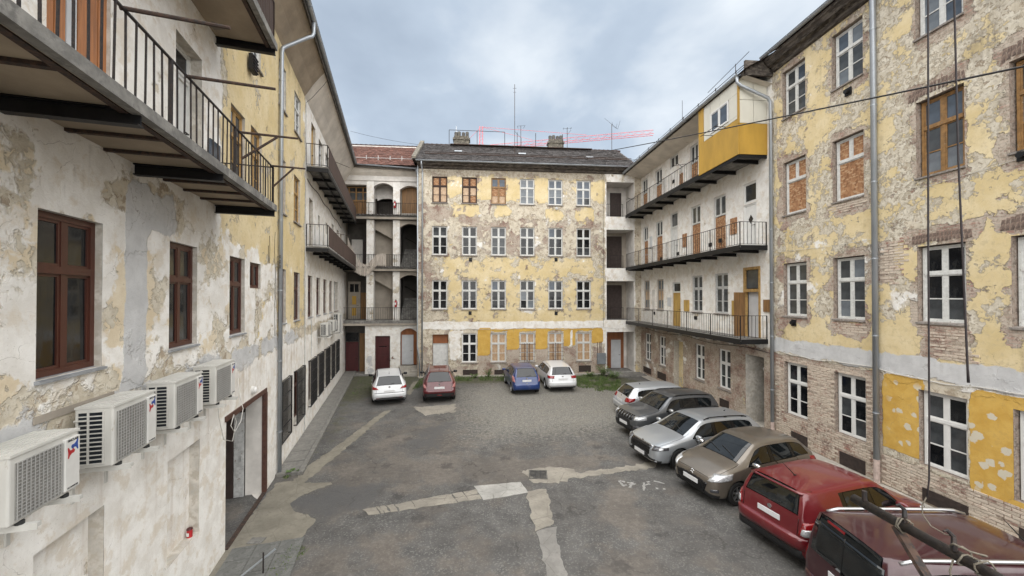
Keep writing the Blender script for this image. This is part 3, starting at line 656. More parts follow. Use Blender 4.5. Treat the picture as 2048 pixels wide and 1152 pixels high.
railing(nb_, [(-12.3,-1.04),(-4.38,-1.04),(-4.38,-0.02)], h=0.80, gap=0.155, r=0.0075, z=7.58, toprail=0.014, low=0.02, post=2.05, postr=0.018)
for x, L, br in ((-9.05, 0.85, 0), (-7.86, 0.95, 0), (-6.15, 0.85, 1), (-4.42, 0.62, 1)):
    m = MB(); m.tube([(x, -1.0, 8.40), (x+0.03, -1.05-L, 8.41)], [0.022, 0.018], 7)
    if br: m.bar((x, -1.05, 7.95), (x+0.02, -1.05-L*0.62, 8.39), 0.03, 0.03)
    m.build('drying_rod', M['rust'], nb_)
ub_ = near_balcony(10.93, 11.08, -12.4, -4.34, 1.10, [-9,-7.6,-6.2], [-8.85,-6.6,-4.38])
railing(ub_, [(-12.3,-1.04),(-4.40,-1.04),(-4.40,-0.02)], h=0.85, gap=0.09, r=0.012, mt='corrugated', z=11.08)
# eaves
so = MB(); prof = [(0.0,13.80),(-0.10,13.95),(-0.30,14.30),(-0.55,14.66),(-0.74,14.90)]
for p, q in zip(prof[:-1], prof[1:]):
    for x in np.arange(-12.5, 17.3, 1.15): so.face([(x,p[0],p[1]),(min(x+1.15,17.4),p[0],p[1]),(min(x+1.15,17.4),q[0],q[1]),(x,q[0],q[1])], 0 if x < 3.4 else 1)
so.build('eaves_soffit', [M['soffit'], M['soffit_white']], LB, smooth=True, fix=False)
MB().box(-12.5, 17.4, -0.80, -0.74, 14.86, 15.08).build('fascia_board', M['cornice'], LB)
gutter(LB, -12.5, 17.0, -0.86, 15.08, 0.085)
downpipe(LB, [(0.70,-0.86,15.02),(0.70,-0.86,14.62),(0.66,-0.82,14.48),(0.58,-0.72,14.38),(0.10,-0.17,13.66),(0.02,-0.10,13.54),(0.0,-0.085,13.38),(0.0,-0.085,0.02)], 0.058)
rf = MB(); rf.raw([(-12.5,-0.82,15.1),(17.4,-0.82,15.1),(17.4,7.0,19.6),(-12.5,7.0,19.6)], [(0,1,2,3)]); rf.raw([(-12.5,0.3,0),(17.4,0.3,0),(17.4,7,0),(-12.5,7,0),(-12.5,0.3,14.9),(17.4,0.3,14.9),(17.4,7,19.5),(-12.5,7,19.5)], [(3,2,6,7),(0,4,7,3),(1,2,6,5)])
rf.build('roof', M['tile_red'], LB, fix=False)
MB().face([(-12.5,1.62,0),(17.4,1.62,0),(17.4,1.62,15),(-12.5,1.62,15)]).build('inner_wall', M['interior'], LB, fix=False)
# far open galleries with brown corrugated screens
def gallery(zb, zt, x0, x1, out):
    b = MB(); b.box(x0, x1, -out, 0.0, zt-0.06, zt, 0)
    b.box(x0, x1, -out-0.012, -out+0.05, zb, zt-0.061, 1); b.box(x0-0.01, x0+0.06, -out+0.051, 0, zb, zt-0.062, 1)
    o = b.build('gallery_slab', [M['concrete'], M['black_steel']], LB)
    n = int((x1-x0)/1.45)
    for k in range(1, n+1):
        m = MB(); ibeam(m, (x0+k*1.45, 0, zb+0.06), (x0+k*1.45, -out+0.06, zb+0.06), 0.13, 0.07); m.build('steel_beam', M['black_steel'], o)
    MB().box(x0, x1, -out*0.52-0.02, -out*0.52+0.02, zb+0.05, zt-0.062).build('stringer', M['black_steel'], o)
    railing(o, [(x0+0.03,-0.02),(x0+0.03,-out+0.03)], h=0.92, gap=0.15, z=zt)
    railing(o, [(x0+0.03,-out+0.03),(x1,-out+0.03)], h=0.92, gap=0.3, z=zt, post=3)
    sc = MB(); nx = int((x1-x0-0.4)/0.045); pts = []
    for k in range(nx+1): pts.append((x0+0.1+k*0.045, -out-0.004-(0.012 if k % 2 else 0)))
    for p, q in zip(pts[:-1], pts[1:]): sc.face([(p[0],p[1],zt+0.02),(q[0],q[1],zt+0.02),(q[0],q[1],zt+0.9),(p[0],p[1],zt+0.9)])
    s = sc.build('screen', M['corrugated'], o, fix=False); sol = s.modifiers.new('thick', 'SOLIDIFY'); sol.thickness = 0.004
    MB().tube([(x0+2.0, -out, zt+0.9), (x0+2.6, -out-0.55, zt+0.88)], 0.012, 6).build('drying_rod', M['rust'], o)
    return o
gallery(10.82, 11.05, 3.80, 15.9, 0.85); gallery(7.50, 7.72, 3.92, 15.9, 0.85)
# conduit, thin pipes and wires on the wall
for x, z0, z1 in ((3.72, 0.0, 13.6), (5.0, 3.0, 4.6)): MB().tube([(x,-0.03,z0),(x,-0.03,z1)], 0.014, 6).build('conduit', M['grey_frame'], LB)
MB().tube([(3.72,-0.03,13.6),(3.9,-0.2,13.9),(4.1,-0.6,14.6),(4.15,-0.8,14.95)], 0.008, 5).build('wire', M['cable_black'], LB)
w_ = [(x, -0.03, 10.62-0.05*math.sin((x-4)*2)-0.02*x) for x in np.arange(4.0, 14.5, 0.35)]
MB().tube(w_, 0.014, 5).build('wire', M['cable_black'], LB)
MB().tube([(-0.9,-0.02,7.4),(-0.86,-0.02,7.0),(-0.92,-0.02,6.6),(-1.0,-0.02,6.75),(-0.98,-0.02,7.1)], 0.006, 5).build('wire', M['cable_black'], LB)
MB().tube([(-0.35,-0.02,7.6),(-0.42,-0.02,7.1),(-0.3,-0.02,6.3),(-0.35,-0.02,5.4),(-0.32,-0.02,4.4)], 0.006, 5).build('wire', M['cable_black'], LB)
for k in range(3):
    MB().tube([(-0.14,-0.02,6.86-0.16*k),(-0.14,-0.10,6.86-0.16*k)], 0.012, 6).tube([(-0.14,-0.10,6.82-0.16*k),(-0.14,-0.10,6.92-0.16*k)], [0.03,0.022], 8).build('insulator', M['chimney_pot'], LB)
MB().box(-8.47, -7.3, -0.012, 0.0, 4.28, 4.36).build('cable_duct', M['limewash_warm'], LB)
# wooden glazed screen at the far end of the top gallery
# ------------------------------------------------------------------ air conditioners on the left wall
def ac_unit(x0, x1, z0, z1, label, small=False, root=LB, logo=True, o0=0.10, o1=0.46):
    W, H, D = x1-x0, z1-z0, o1-o0
    p = at(root, (x0+x1)/2, 0, z0)
    t = thing('air_conditioner', label, 'air conditioner', p, root.rotation_euler.z, 'outdoor air conditioner units on the left wing')
    c = MB(); c.box(-W/2, W/2, -o1+0.012, -o0, 0.012, H-0.02)
    cs = c.build('casing', M['ac_white'], t); soften(cs, 0.018, 3)
    lid = MB(); lid.box(-W/2-0.006, W/2+0.006, -o1, -o0-0.004, H-0.024, H)
    for k in range(6): y = -o1+0.05+k*(D-0.09)/5; lid.box(-W/2+0.03, W/2-0.03, y-0.010, y+0.010, H-0.001, H+0.007)
    lid.build('lid', M['ac_white'], t)
    # fan grille on the left two thirds of the front
    gx0, gx1 = -W/2+0.055, W/2-0.215; gz0, gz1 = 0.05, H-0.085
    MB().box(gx0, gx1, -o1+0.004, -o1+0.02, gz0, gz1).build('fan_guard_panel', M['ac_mesh'], t)
    g = MB()
    for k in range(17): z = gz0+(gz1-gz0)*k/16; g.box(gx0, gx1, -o1-0.006, -o1+0.001, z-0.0032, z+0.0032)
    for k in range(12): x = gx0+(gx1-gx0)*k/11; g.box(x-0.0028, x+0.0028, -o1-0.0095, -o1-0.0035, gz0, gz1)
    g.build('fan_guard', M['ac_grey'], t)
    pn = MB(); pn.box(W/2-0.195, W/2-0.012, -o1-0.014, -o1+0.014, 0.045, H-0.06); soften(pn.build('front_panel', M['plastic_white'], t), 0.008, 2)
    # side coil opening (near side)
    MB().box(-W/2-0.004, -W/2+0.012, -o1+0.105, -o0-0.035, 0.06, H-0.06).build('coil', M['ac_fin'], t)
    s = MB(); n = 12
    for k in range(n+1): z = 0.06+(H-0.12)*k/n; s.box(-W/2-0.012, -W/2-0.003, -o1+0.095, -o0-0.03, z-0.006, z+0.006)
    for y in (-o1+0.095, (-o1+0.095-o0-0.03)/2+0.02, -o0-0.03): s.box(-W/2-0.014, -W/2-0.0025, y-0.009, y+0.009, 0.054, H-0.054)
    s.build('coil_guard', M['ac_white'], t)
    MB().box(-W/2-0.03, -W/2-0.012, -o0-0.12, -o0-0.01, H*0.78, H*0.80).build('handle_lug', M['ac_white'], t)
    if logo:
        xl, yl = W/2-0.103, -o1-0.0155
        for nm, rt, mt in (('logo', 0.0, 'red'), ('logo', math.pi, 'blue')):
            lg = MB(); sh = [(0.004,0.002),(0.02,-0.018),(0.012,-0.036),(-0.012,-0.036),(-0.034,-0.05),(-0.046,-0.074),(-0.054,-0.07),(-0.05,-0.03),(-0.056,0.018),(-0.046,0.02),(-0.034,-0.004),(-0.012,-0.010)]
            cc, ss = math.cos(rt), math.sin(rt); sh = [(x*cc-z*ss, x*ss+z*cc) for x, z in sh]
            lg.xprism([(xl+x*1.15, H-0.175+z*1.15) for x, z in sh], yl-0.001, yl+0.002); lg.build(nm, M[mt], t)
        for txt, size, zz in (('SINCLAIR', 0.031, H-0.095), ('DC INVERTER', 0.021, 0.065)):
            cu = bpy.data.curves.new('lettering', 'FONT'); cu.body = txt; cu.size = size; cu.align_x = 'CENTER'; cu.extrude = 0.0005; cu.offset = 0.0008
            to = put(cu, 'tmp_text'); dgx = bpy.context.evaluated_depsgraph_get(); tm = bpy.data.meshes.new_from_object(to.evaluated_get(dgx)); bpy.data.objects.remove(to); tm.materials.clear(); tm.materials.append(M['black_print']); put(tm, 'lettering', t, (xl, yl-0.0005, zz), (R(90), 0, 0))
    # refrigerant lines into the wall
    MB().tube([(W/2+0.01,-o0-0.06,0.12),(W/2+0.05,-o0-0.05,0.13),(W/2+0.07,-o0+0.02,0.20),(W/2+0.06,-0.02,0.34),(W/2+0.03,0.02,0.40)], 0.020, 8).build('pipe_lagging', M['cable_black'], t, smooth=True)
    MB().tube([(W/2+0.01,-o0-0.10,0.16),(W/2+0.09,-o0-0.08,0.10),(W/2+0.10,-0.06,0.0),(W/2+0.09,-0.02,-0.25)], 0.009, 6).build('drain_hose', M['cable_white'], t, smooth=True)
    # brackets and feet
    for x in (-W/2+0.13, W/2-0.13):
        b = MB(); b.box(x-0.022, x+0.022, -o1-0.10, 0.0, -0.055, -0.02); b.box(x-0.0225, x-0.016, -o1-0.10, 0.0, -0.075, -0.0551); b.box(x-0.02, x+0.02, -0.02, 0.0, -0.42, -0.0751)
        b.build('bracket', M['ac_white'], t)
        for y in (-o1+0.03, -o0-0.05): MB().tube([(x,y,-0.02),(x,y,0.012),(x,y,0.016)], [0.03,0.03,0.02], 10).build('foot', M['rubber'], t)
    return t
ac_unit(-9.34,-8.61,3.64,4.26,'nearest and lowest boxy air conditioner, cut off by the left picture edge')
ac_unit(-8.10,-7.31,3.64,4.35,'second air conditioner from the left, below the largest brown window')
ac_unit(-6.82,-6.00,3.64,4.35,'third air conditioner from the left, under the grey cement stripe')
ac_unit(-5.48,-4.66,3.64,4.35,'fourth air conditioner, just before the garage doorway with the round lamp')
ac_unit(6.3,7.15,3.72,4.34,'nearest of three small white air conditioners near the far left corner',logo=False,o0=0.15,o1=0.5)
ac_unit(8.3,9.1,3.78,4.36,'middle of the three small air conditioners near the far left corner',logo=False,o0=0.15,o1=0.5)
ac_unit(10.2,11.1,3.55,4.66,'tall white air conditioner farthest along the left wall',logo=False,o0=0.15,o1=0.5)
l_ = thing('wall_lamp', 'round white bulkhead lamp beside the garage doorway', 'lamp', at(LB,-2.20,0,3.18), LB.rotation_euler.z)
MB().tube([(0,0.01,0),(0,-0.07,0)], [0.105,0.10], 16).build('housing', M['plastic_white'], l_, smooth=False)
MB().tube([(0,-0.07,0),(0,-0.10,0),(0,-0.115,0)], [0.085,0.07,0.03], 16).build('diffuser', M['white_print'], l_, smooth=True)
j_ = thing('junction_box', 'small beige plastic box with a dark lid beside the fourth air conditioner', 'box', at(LB,-4.28,0,3.75), LB.rotation_euler.z)
MB().box(-0.09,0.09,-0.22,0,0,0.34).build('box_body', M['limewash_warm'], j_); MB().box(-0.11,0.11,-0.25,0,0.34,0.39).build('box_lid', M['grey_frame'], j_)
cb = [at(LB, x, o, z) for x, o, z in ((-4.3,0.04,3.74),(-4.28,0.05,3.1),(-4.05,0.06,2.55),(-3.6,0.06,2.35),(-3.45,0.08,2.75),(-3.62,0.09,2.95),(-3.75,0.08,2.75),(-3.6,0.1,2.55),(-3.3,0.12,2.7),(-3.1,0.1,2.95),(-3.2,0.05,3.3),(-3.22,0.03,3.7))]
tag(MB().tube(cb, 0.009, 6).build('loose_cable', M['cable_white'], smooth=True), 'tangled white cable loop hanging at the garage doorway corner', 'cable')
ln = thing('grave_lantern', 'small red lantern standing in the wall niche', 'lantern', at(LB,-5.12,-0.08,1.15), 0)
MB().tube([(0,0,0),(0,0,0.13),(0,0,0.14)], [0.045,0.045,0.035], 12).build('jar', M['red'], ln); MB().tube([(0,0,0.141),(0,0,0.165),(0,0,0.175)], [0.05,0.042,0.01], 12).build('cap', M['door_red'], ln); MB().box(-0.02,0.02,-0.047,-0.04,0.03,0.09).build('sticker', M['white_print'], ln)
fv = thing('vent_fan', 'black louvred vent fan by the top window near the grey downpipe', 'vent', at(LB,-2.56,0.04,11.5), LB.rotation_euler.z)
MB().box(-0.16,0.16,-0.10,0.0,-0.2,0.2).build('housing', M['black_steel'], fv)
for k in range(5): MB().box(-0.15,0.15,-0.13,-0.10,-0.18+k*0.08,-0.15+k*0.08).build('louvre', M['rail'], fv)
# ================================================================== back wing
BB = thing('tenement_building', 'crumbling four-storey yellow and beige tenement with dark tiled roof facing the camera', 'building', (0, 27.18, 0), math.atan2(0.09, 1))
CW = [-5.11, -3.03, -0.96, 1.10, 3.16, 5.24]; HW = 0.53
rows = [(12.26,14.10),(8.57,10.60),(4.74,6.78),(0.97,3.02)]
holes = []
for r, (a, b) in enumerate(rows):
    for i, c in enumerate(CW):
        if r == 3 and i == 0: continue
        holes.append((c-HW, c+HW, a, b, 0.16, 2))
holes += [(-5.60,-4.50,0.10,2.97,0.30,2)]
OPN = [(0.12,3.04),(3.92,6.77),(7.72,10.54),(11.50,14.05)]
holes += [(6.95,9.03,a,b,1.5,3) for a,b in OPN]
ops = [(4,-7,9.2,7.2,12.3,0.22,0.8), (1,-6.4,7,8.4,12.3,0.34,0.6), (0,-7,7,12.4,14.2,0.50,0.3), (0,-4.5,-3.6,12.8,14.1,0.95,0.4),(0,-2.5,-1.5,12.7,14.1,0.95,0.4),(0,-0.4,0.6,12.7,14.1,1.0,0.4),(0,1.7,2.6,12.9,14.1,0.9,0.4),(0,5.8,6.9,12.9,14.1,1.0,0.4),(0,-6.6,-5.7,12.6,14.2,0.1,0.3),
       (0,-4.2,-2.4,11.3,12.2,0.85,0.4),(0,-1.3,-0.1,11.3,12.1,0.75,0.4),(0,2.5,3.8,11.0,12.0,0.7,0.4),(0,4.7,6.0,10.9,12.1,0.9,0.4),
       (5,-6.3,7,14.05,15.2,0.85,0.45), (0,-6.3,7,14.3,15.1,0.25,0.3), (1,-6.6,-4.4,10.5,12.2,0.72,0.5), (1,-3.7,-2.4,10.65,11.2,0.8,0.3), (1,0.5,1.7,10.65,11.2,0.7,0.3),(1,-6.6,-5.6,3.9,12,0.55,0.4),(1,5.8,6.9,8,11.6,0.42,0.5),
       (0,-5.0,6.2,6.9,8.5,0.66,0.5), (0,-4.6,6.9,3.8,6.9,0.66,0.6), (0,-4.2,6.6,3.8,4.7,0.85,0.4), (4,-6.5,6.9,6.7,7.4,0.32,0.3), (4,-6.5,7,3.9,8.4,0.14,0.4), (0,-6.5,-5.6,4,8,0.25,0.4), (0,6.1,6.9,5.0,8.6,0.45,0.5),(4,-0.6,6,6.75,7.3,0.36,0.3),
       (4,-6.35,6.95,3.38,3.76,1.5,0.10), (0,-6.4,7,0,3.3,0.0,0.1),
       (3,-2.32,-1.56,1.40,3.32,1.6,0.05),(3,-0.36,0.52,1.85,3.36,1.6,0.05),(3,1.72,2.58,1.85,3.36,1.6,0.05),(3,3.80,4.25,2.05,3.36,1.6,0.05),(3,4.50,4.66,2.05,3.36,1.6,0.05),(3,5.86,6.62,2.25,3.34,1.5,0.05),(3,-1.5,6.6,3.05,3.36,0.75,0.1),
       (4,6.55,6.95,2.3,3.4,1.3,0.08),(4,4.25,4.5,2.1,3.3,1.3,0.06), (1,-2.5,6.95,0,1.9,0.88,0.3), (1,-6.6,-2.4,0,2.2,0.55,0.4), (4,-4.4,-3.6,1.1,3.2,0.7,0.3), (0,-4.5,-4.2,2.4,3.3,0.8,0.2),
       (5,-6.5,7,-0.3,0.4,0.40,0.3),(5,-6.6,-6.1,3,15,0.35,0.4), (5,2.6,6.9,7.3,8.5,0.18,0.5), (4,6.9,9.1,-0.2,15,0.75,0.1), (0,6.9,9.1,-0.2,15,0.05,0.1),(5,6.9,9.1,10.6,11.5,0.35,0.3),(1,6.9,7.9,6.8,7.7,0.5,0.3)]
for r_, (a, b) in enumerate(rows):
    for c in CW: ops += [(1,c-HW-0.22,c+HW+0.22,a-0.1,b+0.42,0.5,0.25)] if r_ == 1 else [(1,c-HW-0.16,c+HW+0.16,a-0.2,b+0.25,0.36,0.2)]; ops += [(5,c-HW-0.05,c+HW+0.05,a-0.8,a-0.05,0.30,0.3)]
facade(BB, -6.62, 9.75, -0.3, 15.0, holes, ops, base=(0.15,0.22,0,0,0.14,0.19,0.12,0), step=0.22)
def osbw(s): return [{'o':'osb','p':'osb_pale','d':'glass_dark','b':'glass_blue','m':'glass_mid','w':'glass_pale'}[c] for c in s]
pl = {(0,0):'oopppp',(0,1):'oopppo',(0,2):'bboopp',(0,3):'wwwwww',(0,4):'bbwwbb',(0,5):'bbbbbm',(1,2):'mmmmmm',(3,1):'dddddd'}
for r, (a, b) in enumerate(rows):
    for i, c in enumerate(CW):
        if r == 3 and i == 0: continue
        fr = 'white_frame' if r else ('oak_frame' if i < 3 else 'white_frame')
        s = pl.get((r,i), random.Random(r*7+i*3).choice(['dddddd','ddddmm','mmdddd','ddmdmd','dddddd','bddddd','ddwddw']))
        if (r,i) == (0,0) or (r,i) == (0,1): fr = 'rust'
        if r == 3 and i > 1: s = 'pppppp'
        if (r,i) == (3,1): fr = 'white_new'
        window(BB, c-HW, c+HW, a, b, 0.07, fr, osbw(s), sill='sill_old', sillout=0.07)
gm = M['bars_rust']
for i in (3, 4):
    g = MB(); c = CW[i]
    for zz in (1.08, 1.36, 1.66, 1.94, 2.22): g.tube([(c-HW-0.06,-0.06,zz),(c+HW+0.06,-0.06,zz)], 0.014, 6)
    for xx in (-0.20, -0.02, 0.16): g.tube([(c+xx,-0.075,1.0),(c+xx,-0.075,2.30)], 0.02, 6)
    g.build('window_grille', gm, BB)
door(BB, -5.58, -4.52, 0.12, 2.32, 0.24, 'door_white', panels=3)
MB().box(-5.58, -4.52, 0.20, 0.26, 2.33, 2.95).build('transom_board', M['door_orange'], BB)
MB().box(-5.75, -4.4, -0.30, 0.24, -0.02, 0.12).build('door_step', M['concrete'], BB)
for a, b, c, d in ((-3.48,-2.44,0.10,0.46),(-1.26,-0.45,0.08,0.42),(4.86,5.77,0.16,0.63)): MB().box(a, b, -0.012, 0.02, c, d).build('vent_plate', M['vent'], BB)
for x, z in ((-2.98,4.46),(3.2,4.43),(3.2,8.30),(-2.95,8.25)):
    MB().box(x-0.11,x+0.11,-0.03,0.02,z-0.13,z+0.13).tube([(x,-0.03,z),(x,-0.09,z)],0.06,8).build('flue_vent', M['black_steel'], BB)
MB().tube([(3.22,0.0,12.0),(3.22,-0.12,12.0)], 0.10, 12).build('flue_vent', M['grey_frame'], BB)
# plinth kerb, cornice, gutter, roof
MB().box(-6.5, 6.95, -0.42, 0.0, -0.1, 0.07).build('plinth_kerb', M['concrete_lt'], BB)
co = MB(); cp = [(0.0,14.62),(-0.10,14.66),(-0.16,14.78),(-0.30,14.82),(-0.42,14.94),(-0.44,15.04),(0.0,15.05)]
co.yprism(cp, -6.62, 9.0); co.build('cornice', M['cornice'], BB)
gutter(BB, -6.7, 8.6, -0.52, 15.06, 0.08)
downpipe(BB, [(-6.32,-0.52,15.0),(-6.32,-0.5,14.75),(-6.30,-0.12,14.45),(-6.30,-0.09,14.3),(-6.30,-0.09,0.02)], 0.05, 'zinc')
downpipe(BB, [(-6.62,-0.10,14.8),(-6.62,-0.10,2.2),(-6.48,-0.10,1.2),(-6.46,-0.10,0.02)], 0.045, 'zinc')
RZ0, RZ1, RY0, RY1 = 15.12, 17.75, -0.45, 3.6
rf = MB(); rf.raw([(-6.95,RY0,RZ0-0.03),(9.3,RY0,RZ0-0.03),(9.3,RY1,RZ1-0.03),(-6.95,RY1,RZ1-0.03)], [(0,1,2,3)])
rf.raw([(-6.95,RY1,RZ1-0.03),(9.3,RY1,RZ1-0.03),(9.3,8.0,15.0),(-6.95,8.0,15.0)], [(0,1,2,3)])
rf.raw([(-6.62,1.6,-0.2),(9.05,1.6,-0.2),(9.05,1.6,15),(-6.62,1.6,15)], [(0,1,2,3)]); rf.raw([(-6.95,RY0,RZ0-0.03),(-6.95,RY1,RZ1-0.03),(-6.95,8,15)], [(0,1,2)]); rf.raw([(-6.62,0,0),(-6.62,8,0),(-6.62,8,15),(-6.62,0,15)], [(0,1,2,3)])
roofB = rf.build('roof', [M['roof_base']], BB, fix=False)
def tiles(parent, x0, x1, p0, p1, mt, tw=0.185, rows_=20, seed=3, name='roof_tiles'):
    """overlapping plain tiles over a slope from p0=(y,z) at the eaves to p1 at the ridge; one mesh (too small to pick apart)"""
    rr = random.Random(seed); b = MB(); dy, dz = p1[0]-p0[0], p1[1]-p0[1]; L = math.hypot(dy, dz); uy, uz = dy/L, dz/L; ny, nz = -uz, uy
    st = L/rows_; n = int((x1-x0)/tw)
    for r in range(rows_):
        for k in range(n):
            x = x0+k*tw+(tw/2 if r % 2 else 0); a = r*st+rr.uniform(-0.008, 0.008); c = a+st*1.25; h0 = 0.052+rr.uniform(-0.012,0.016); h1 = 0.012
            P = lambda t, h: (p0[0]+uy*t+ny*h, p0[1]+uz*t+nz*h)
            q0 = P(a, h0); q1 = P(c, h1); q2 = P(a, h0-0.035)
            xa, xb = x+0.004, x+tw-0.004
            b.raw([(xa,*q0),(xb,*q0),(xb,*q1),(xa,*q1),(xa,*q2),(xb,*q2)], [(0,1,2,3),(4,5,1,0)])
    o = b.build(name, M[mt], parent, fix=False); o['kind'] = 'stuff'; return o
tiles(BB, -6.95, 9.2, (RY0-0.03,RZ0), (RY1,RZ1), 'tile_dark', 0.21, 19)
rg = MB()
for k in range(44): x = -6.9+k*0.37; rg.tube([(x,RY1,RZ1+0.02),(x+0.38,RY1,RZ1+0.0)], [0.10,0.085], 8)
rg.build('ridge_tiles', M['tile_ridge'], BB)
MB().tube([(-6.2,0.35,15.85),(9.0,0.35,15.85)], 0.035, 6).tube([(-6.2,0.35,15.95),(9.0,0.35,15.95)], 0.02, 6).build('snow_guard', M['rust'], BB)
MB().bar((-4.6,RY1-0.5,RZ1-0.12),(6.8,RY1-0.5,RZ1-0.12),0.30,0.05).build('roof_walkway', M['rust'], BB)
wk = MB()
for x in (-4.7,-2.5,-0.3,0.7,2.2,4.4): wk.tube([(x,RY1-0.45,RZ1-0.1),(x,RY1-0.45,RZ1+1.05)], 0.025, 6)
for a, b in ((-4.7,-2.5),(-2.5,-0.3)): wk.tube([(a,RY1-0.45,RZ1+1.05),(b,RY1-0.45,RZ1+1.05)], 0.02, 6)
wk.build('roof_walkway_rail', M['rail'], BB)
for x, y_ in ((-3.9,1.6),(0.9,1.5),(6.0,1.1)): MB().box(x-0.28,x+0.28,y_-0.12,y_+0.12,RZ0+(y_-RY0)/(RY1-RY0)*(RZ1-RZ0)+0.03,RZ0+(y_-RY0)/(RY1-RY0)*(RZ1-RZ0)+0.12).build('roof_hatch', M['zinc'], BB)
MB().box(-6.98,-6.70,-0.3,3.9,15.2,15.25).raw([(-7.0,-0.42,15.1),(-6.7,-0.42,15.1),(-6.7,3.7,17.85),(-7.0,3.7,17.85),(-7.0,-0.42,15.35),(-6.7,-0.42,15.35),(-6.7,3.7,18.1),(-7.0,3.7,18.1)], [(4,5,6,7),(0,1,5,4),(1,2,6,5),(3,0,4,7),(2,3,7,6)]).build('fire_wall', M['chimney'], BB)
def chimney(x, w, label, pots):
    p = at(BB, x, -RY1-0.2, RZ1-0.5); t = thing('chimney_stack', label, 'chimney', p, BB.rotation_euler.z, 'chimneys on the dark roof')
    MB().box(-w/2,w/2,-0.3,0.3,0,0.95).box(-w/2-0.06,w/2+0.06,-0.36,0.36,0.951,1.10).box(-w/2+0.03,w/2-0.03,-0.28,0.28,1.101,1.28).build('shaft', M['chimney'], t)
    for k, q in enumerate(pots):
        MB().tube([(q,0,1.28),(q,0,1.62+0.05*(k%2)),(q,0,1.66+0.05*(k%2))], [0.13,0.14,0.10], 10).build('chimney_pot', M['chimney_pot'], t)
    return t
ch1 = chimney(-3.75, 1.25, 'left chimney stack with dark pots and a thin flue on the dark roof', [-0.45,-0.2,0.15,0.45])
MB().tube([(-0.43,0,1.6),(-0.43,0,2.15)], 0.04, 6).build('flue', M['zinc'], ch1)
chimney(3.95, 1.25, 'right chimney stack with short pots on the dark roof', [-0.45,-0.16,0.16,0.45])
def antenna(x, y_, z, h, label, el, rz=0.0):
    t = thing('aerial', label, 'antenna', at(BB, x, -y_, z), rz, 'aerials on the roofs')
    MB().tube([(0,0,0),(0,0,h)], 0.022, 6).build('mast', M['rust'], t)
    b = MB()
    for (p, q) in el: b.tube([p, q], 0.010, 5)
    b.build('elements', M['rail'], t); return t
antenna(0.35, 1.6, 16.4, 5.4, 'tallest thin mast standing on the dark roof', [((-0.15,0,5.1),(0.15,0,5.1)),((-0.12,0,4.8),(0.12,0,4.8)),((0,0,1.8),(0.5,0,1.3)),((0.5,0,1.3),(0.5,0,-0.2))])
antenna(1.0, 3.2, 17.4, 2.0, 'small forked aerial right of the tallest mast', [((-0.3,0,1.95),(0.35,0,2.0)),((-0.3,0,1.95),(-0.2,0.2,1.85)),((0.35,0,2.0),(0.2,0.2,1.85))])
antenna(4.75, 3.0, 17.2, 2.1, 'flat comb aerial right of the right chimney', [((-0.35,0,2.0),(0.4,0,2.05)),((-0.3,-0.2,2.0),(-0.3,0.2,2.0)),((0,-0.2,2.02),(0,0.2,2.02)),((0.3,-0.2,2.04),(0.3,0.2,2.04)),((0,0,1.5),(0.3,0,1.9))])
antenna(8.6, 3.4, 17.3, 2.6, 'tilted aerial with a bent dipole, rightmost on the roofs', [((-0.6,0,3.1),(0.5,0,2.2)),((0.5,0,2.2),(0.7,0,2.9)),((0.1,0,2.5),(0.0,0,2.8)),((0.35,0,2.3),(0.45,0,2.65)),((0,0,2.5),(0.5,0,2.2))])
# corner openings on each floor: passage with door or stairs
for k, (a, b) in enumerate(OPN):
    m = MB(); y1 = 1.5
    m.box(6.92, 9.06, 0.02, 1.55, a-0.22, a+0.006, 1)                     # floor slab
    if k == 3:   # top: plain back wall
        m.face([(6.95,y1,a),(9.03,y1,a),(9.03,y1,b),(6.95,y1,b)], 0)
    elif k == 0:
        m.face([(6.95,y1,a),(9.03,y1,a),(9.03,y1,b),(6.95,y1,b)], 0)
    else:
        m.face([(6.95,y1,a),(7.42,y1,a),(7.42,y1,b),(6.95,y1,b)], 0); m.face([(7.42,y1,b-0.25),(9.03,y1,b-0.25),(9.03,y1,b),(7.42,y1,b)], 0); m.face([(8.7,y1,a),(9.03,y1,a),(9.03,y1,b-0.25),(8.7,y1,b-0.25)], 0)
        for p, q in (((7.42,y1),(7.42,4.5)), ((7.42,4.5),(8.7,4.5)), ((8.7,4.5),(8.7,y1))): m.face([(*p,a),(*q,a),(*q,b+0.9),(*p,b+0.9)], 0)
        m.face([(7.42,y1,b-0.25),(8.7,y1,b-0.25),(8.7,4.5,b+0.9),(7.42,4.5,b+0.9)], 0)
    o = m.build('passage', [M['limewash'] if k in (0,3) else M['limewash_warm'], M['concrete']], BB, fix=False)
    if k in (1, 2):
        for s in range(9): MB().box(7.43, 8.69, 1.7+s*0.29, 2.02+s*0.29, a+s*0.165, a+0.165+s*0.165).build('step', M['concrete'], o)
    if k == 3:
        door(BB, 7.75, 8.62, a+0.05, a+2.15, 1.42, 'door_dark', panels=2)
    if k == 0:
        door(BB, 7.72, 8.62, a+0.02, a+2.25, 1.42, 'door_grey', panels=0, frame='door_orange'); MB().box(7.5,8.8,1.46,1.49,a+2.26,b-0.12).box(7.5,7.72,1.461,1.491,a,a+2.26).box(8.62,8.8,1.461,1.491,a,a+2.26).build('door_surround', M['door_orange'], BB)
    if k > 0:
        railing(o, [(6.98,0.03),(8.2,0.03)], h=0.92, gap=0.14, z=a)
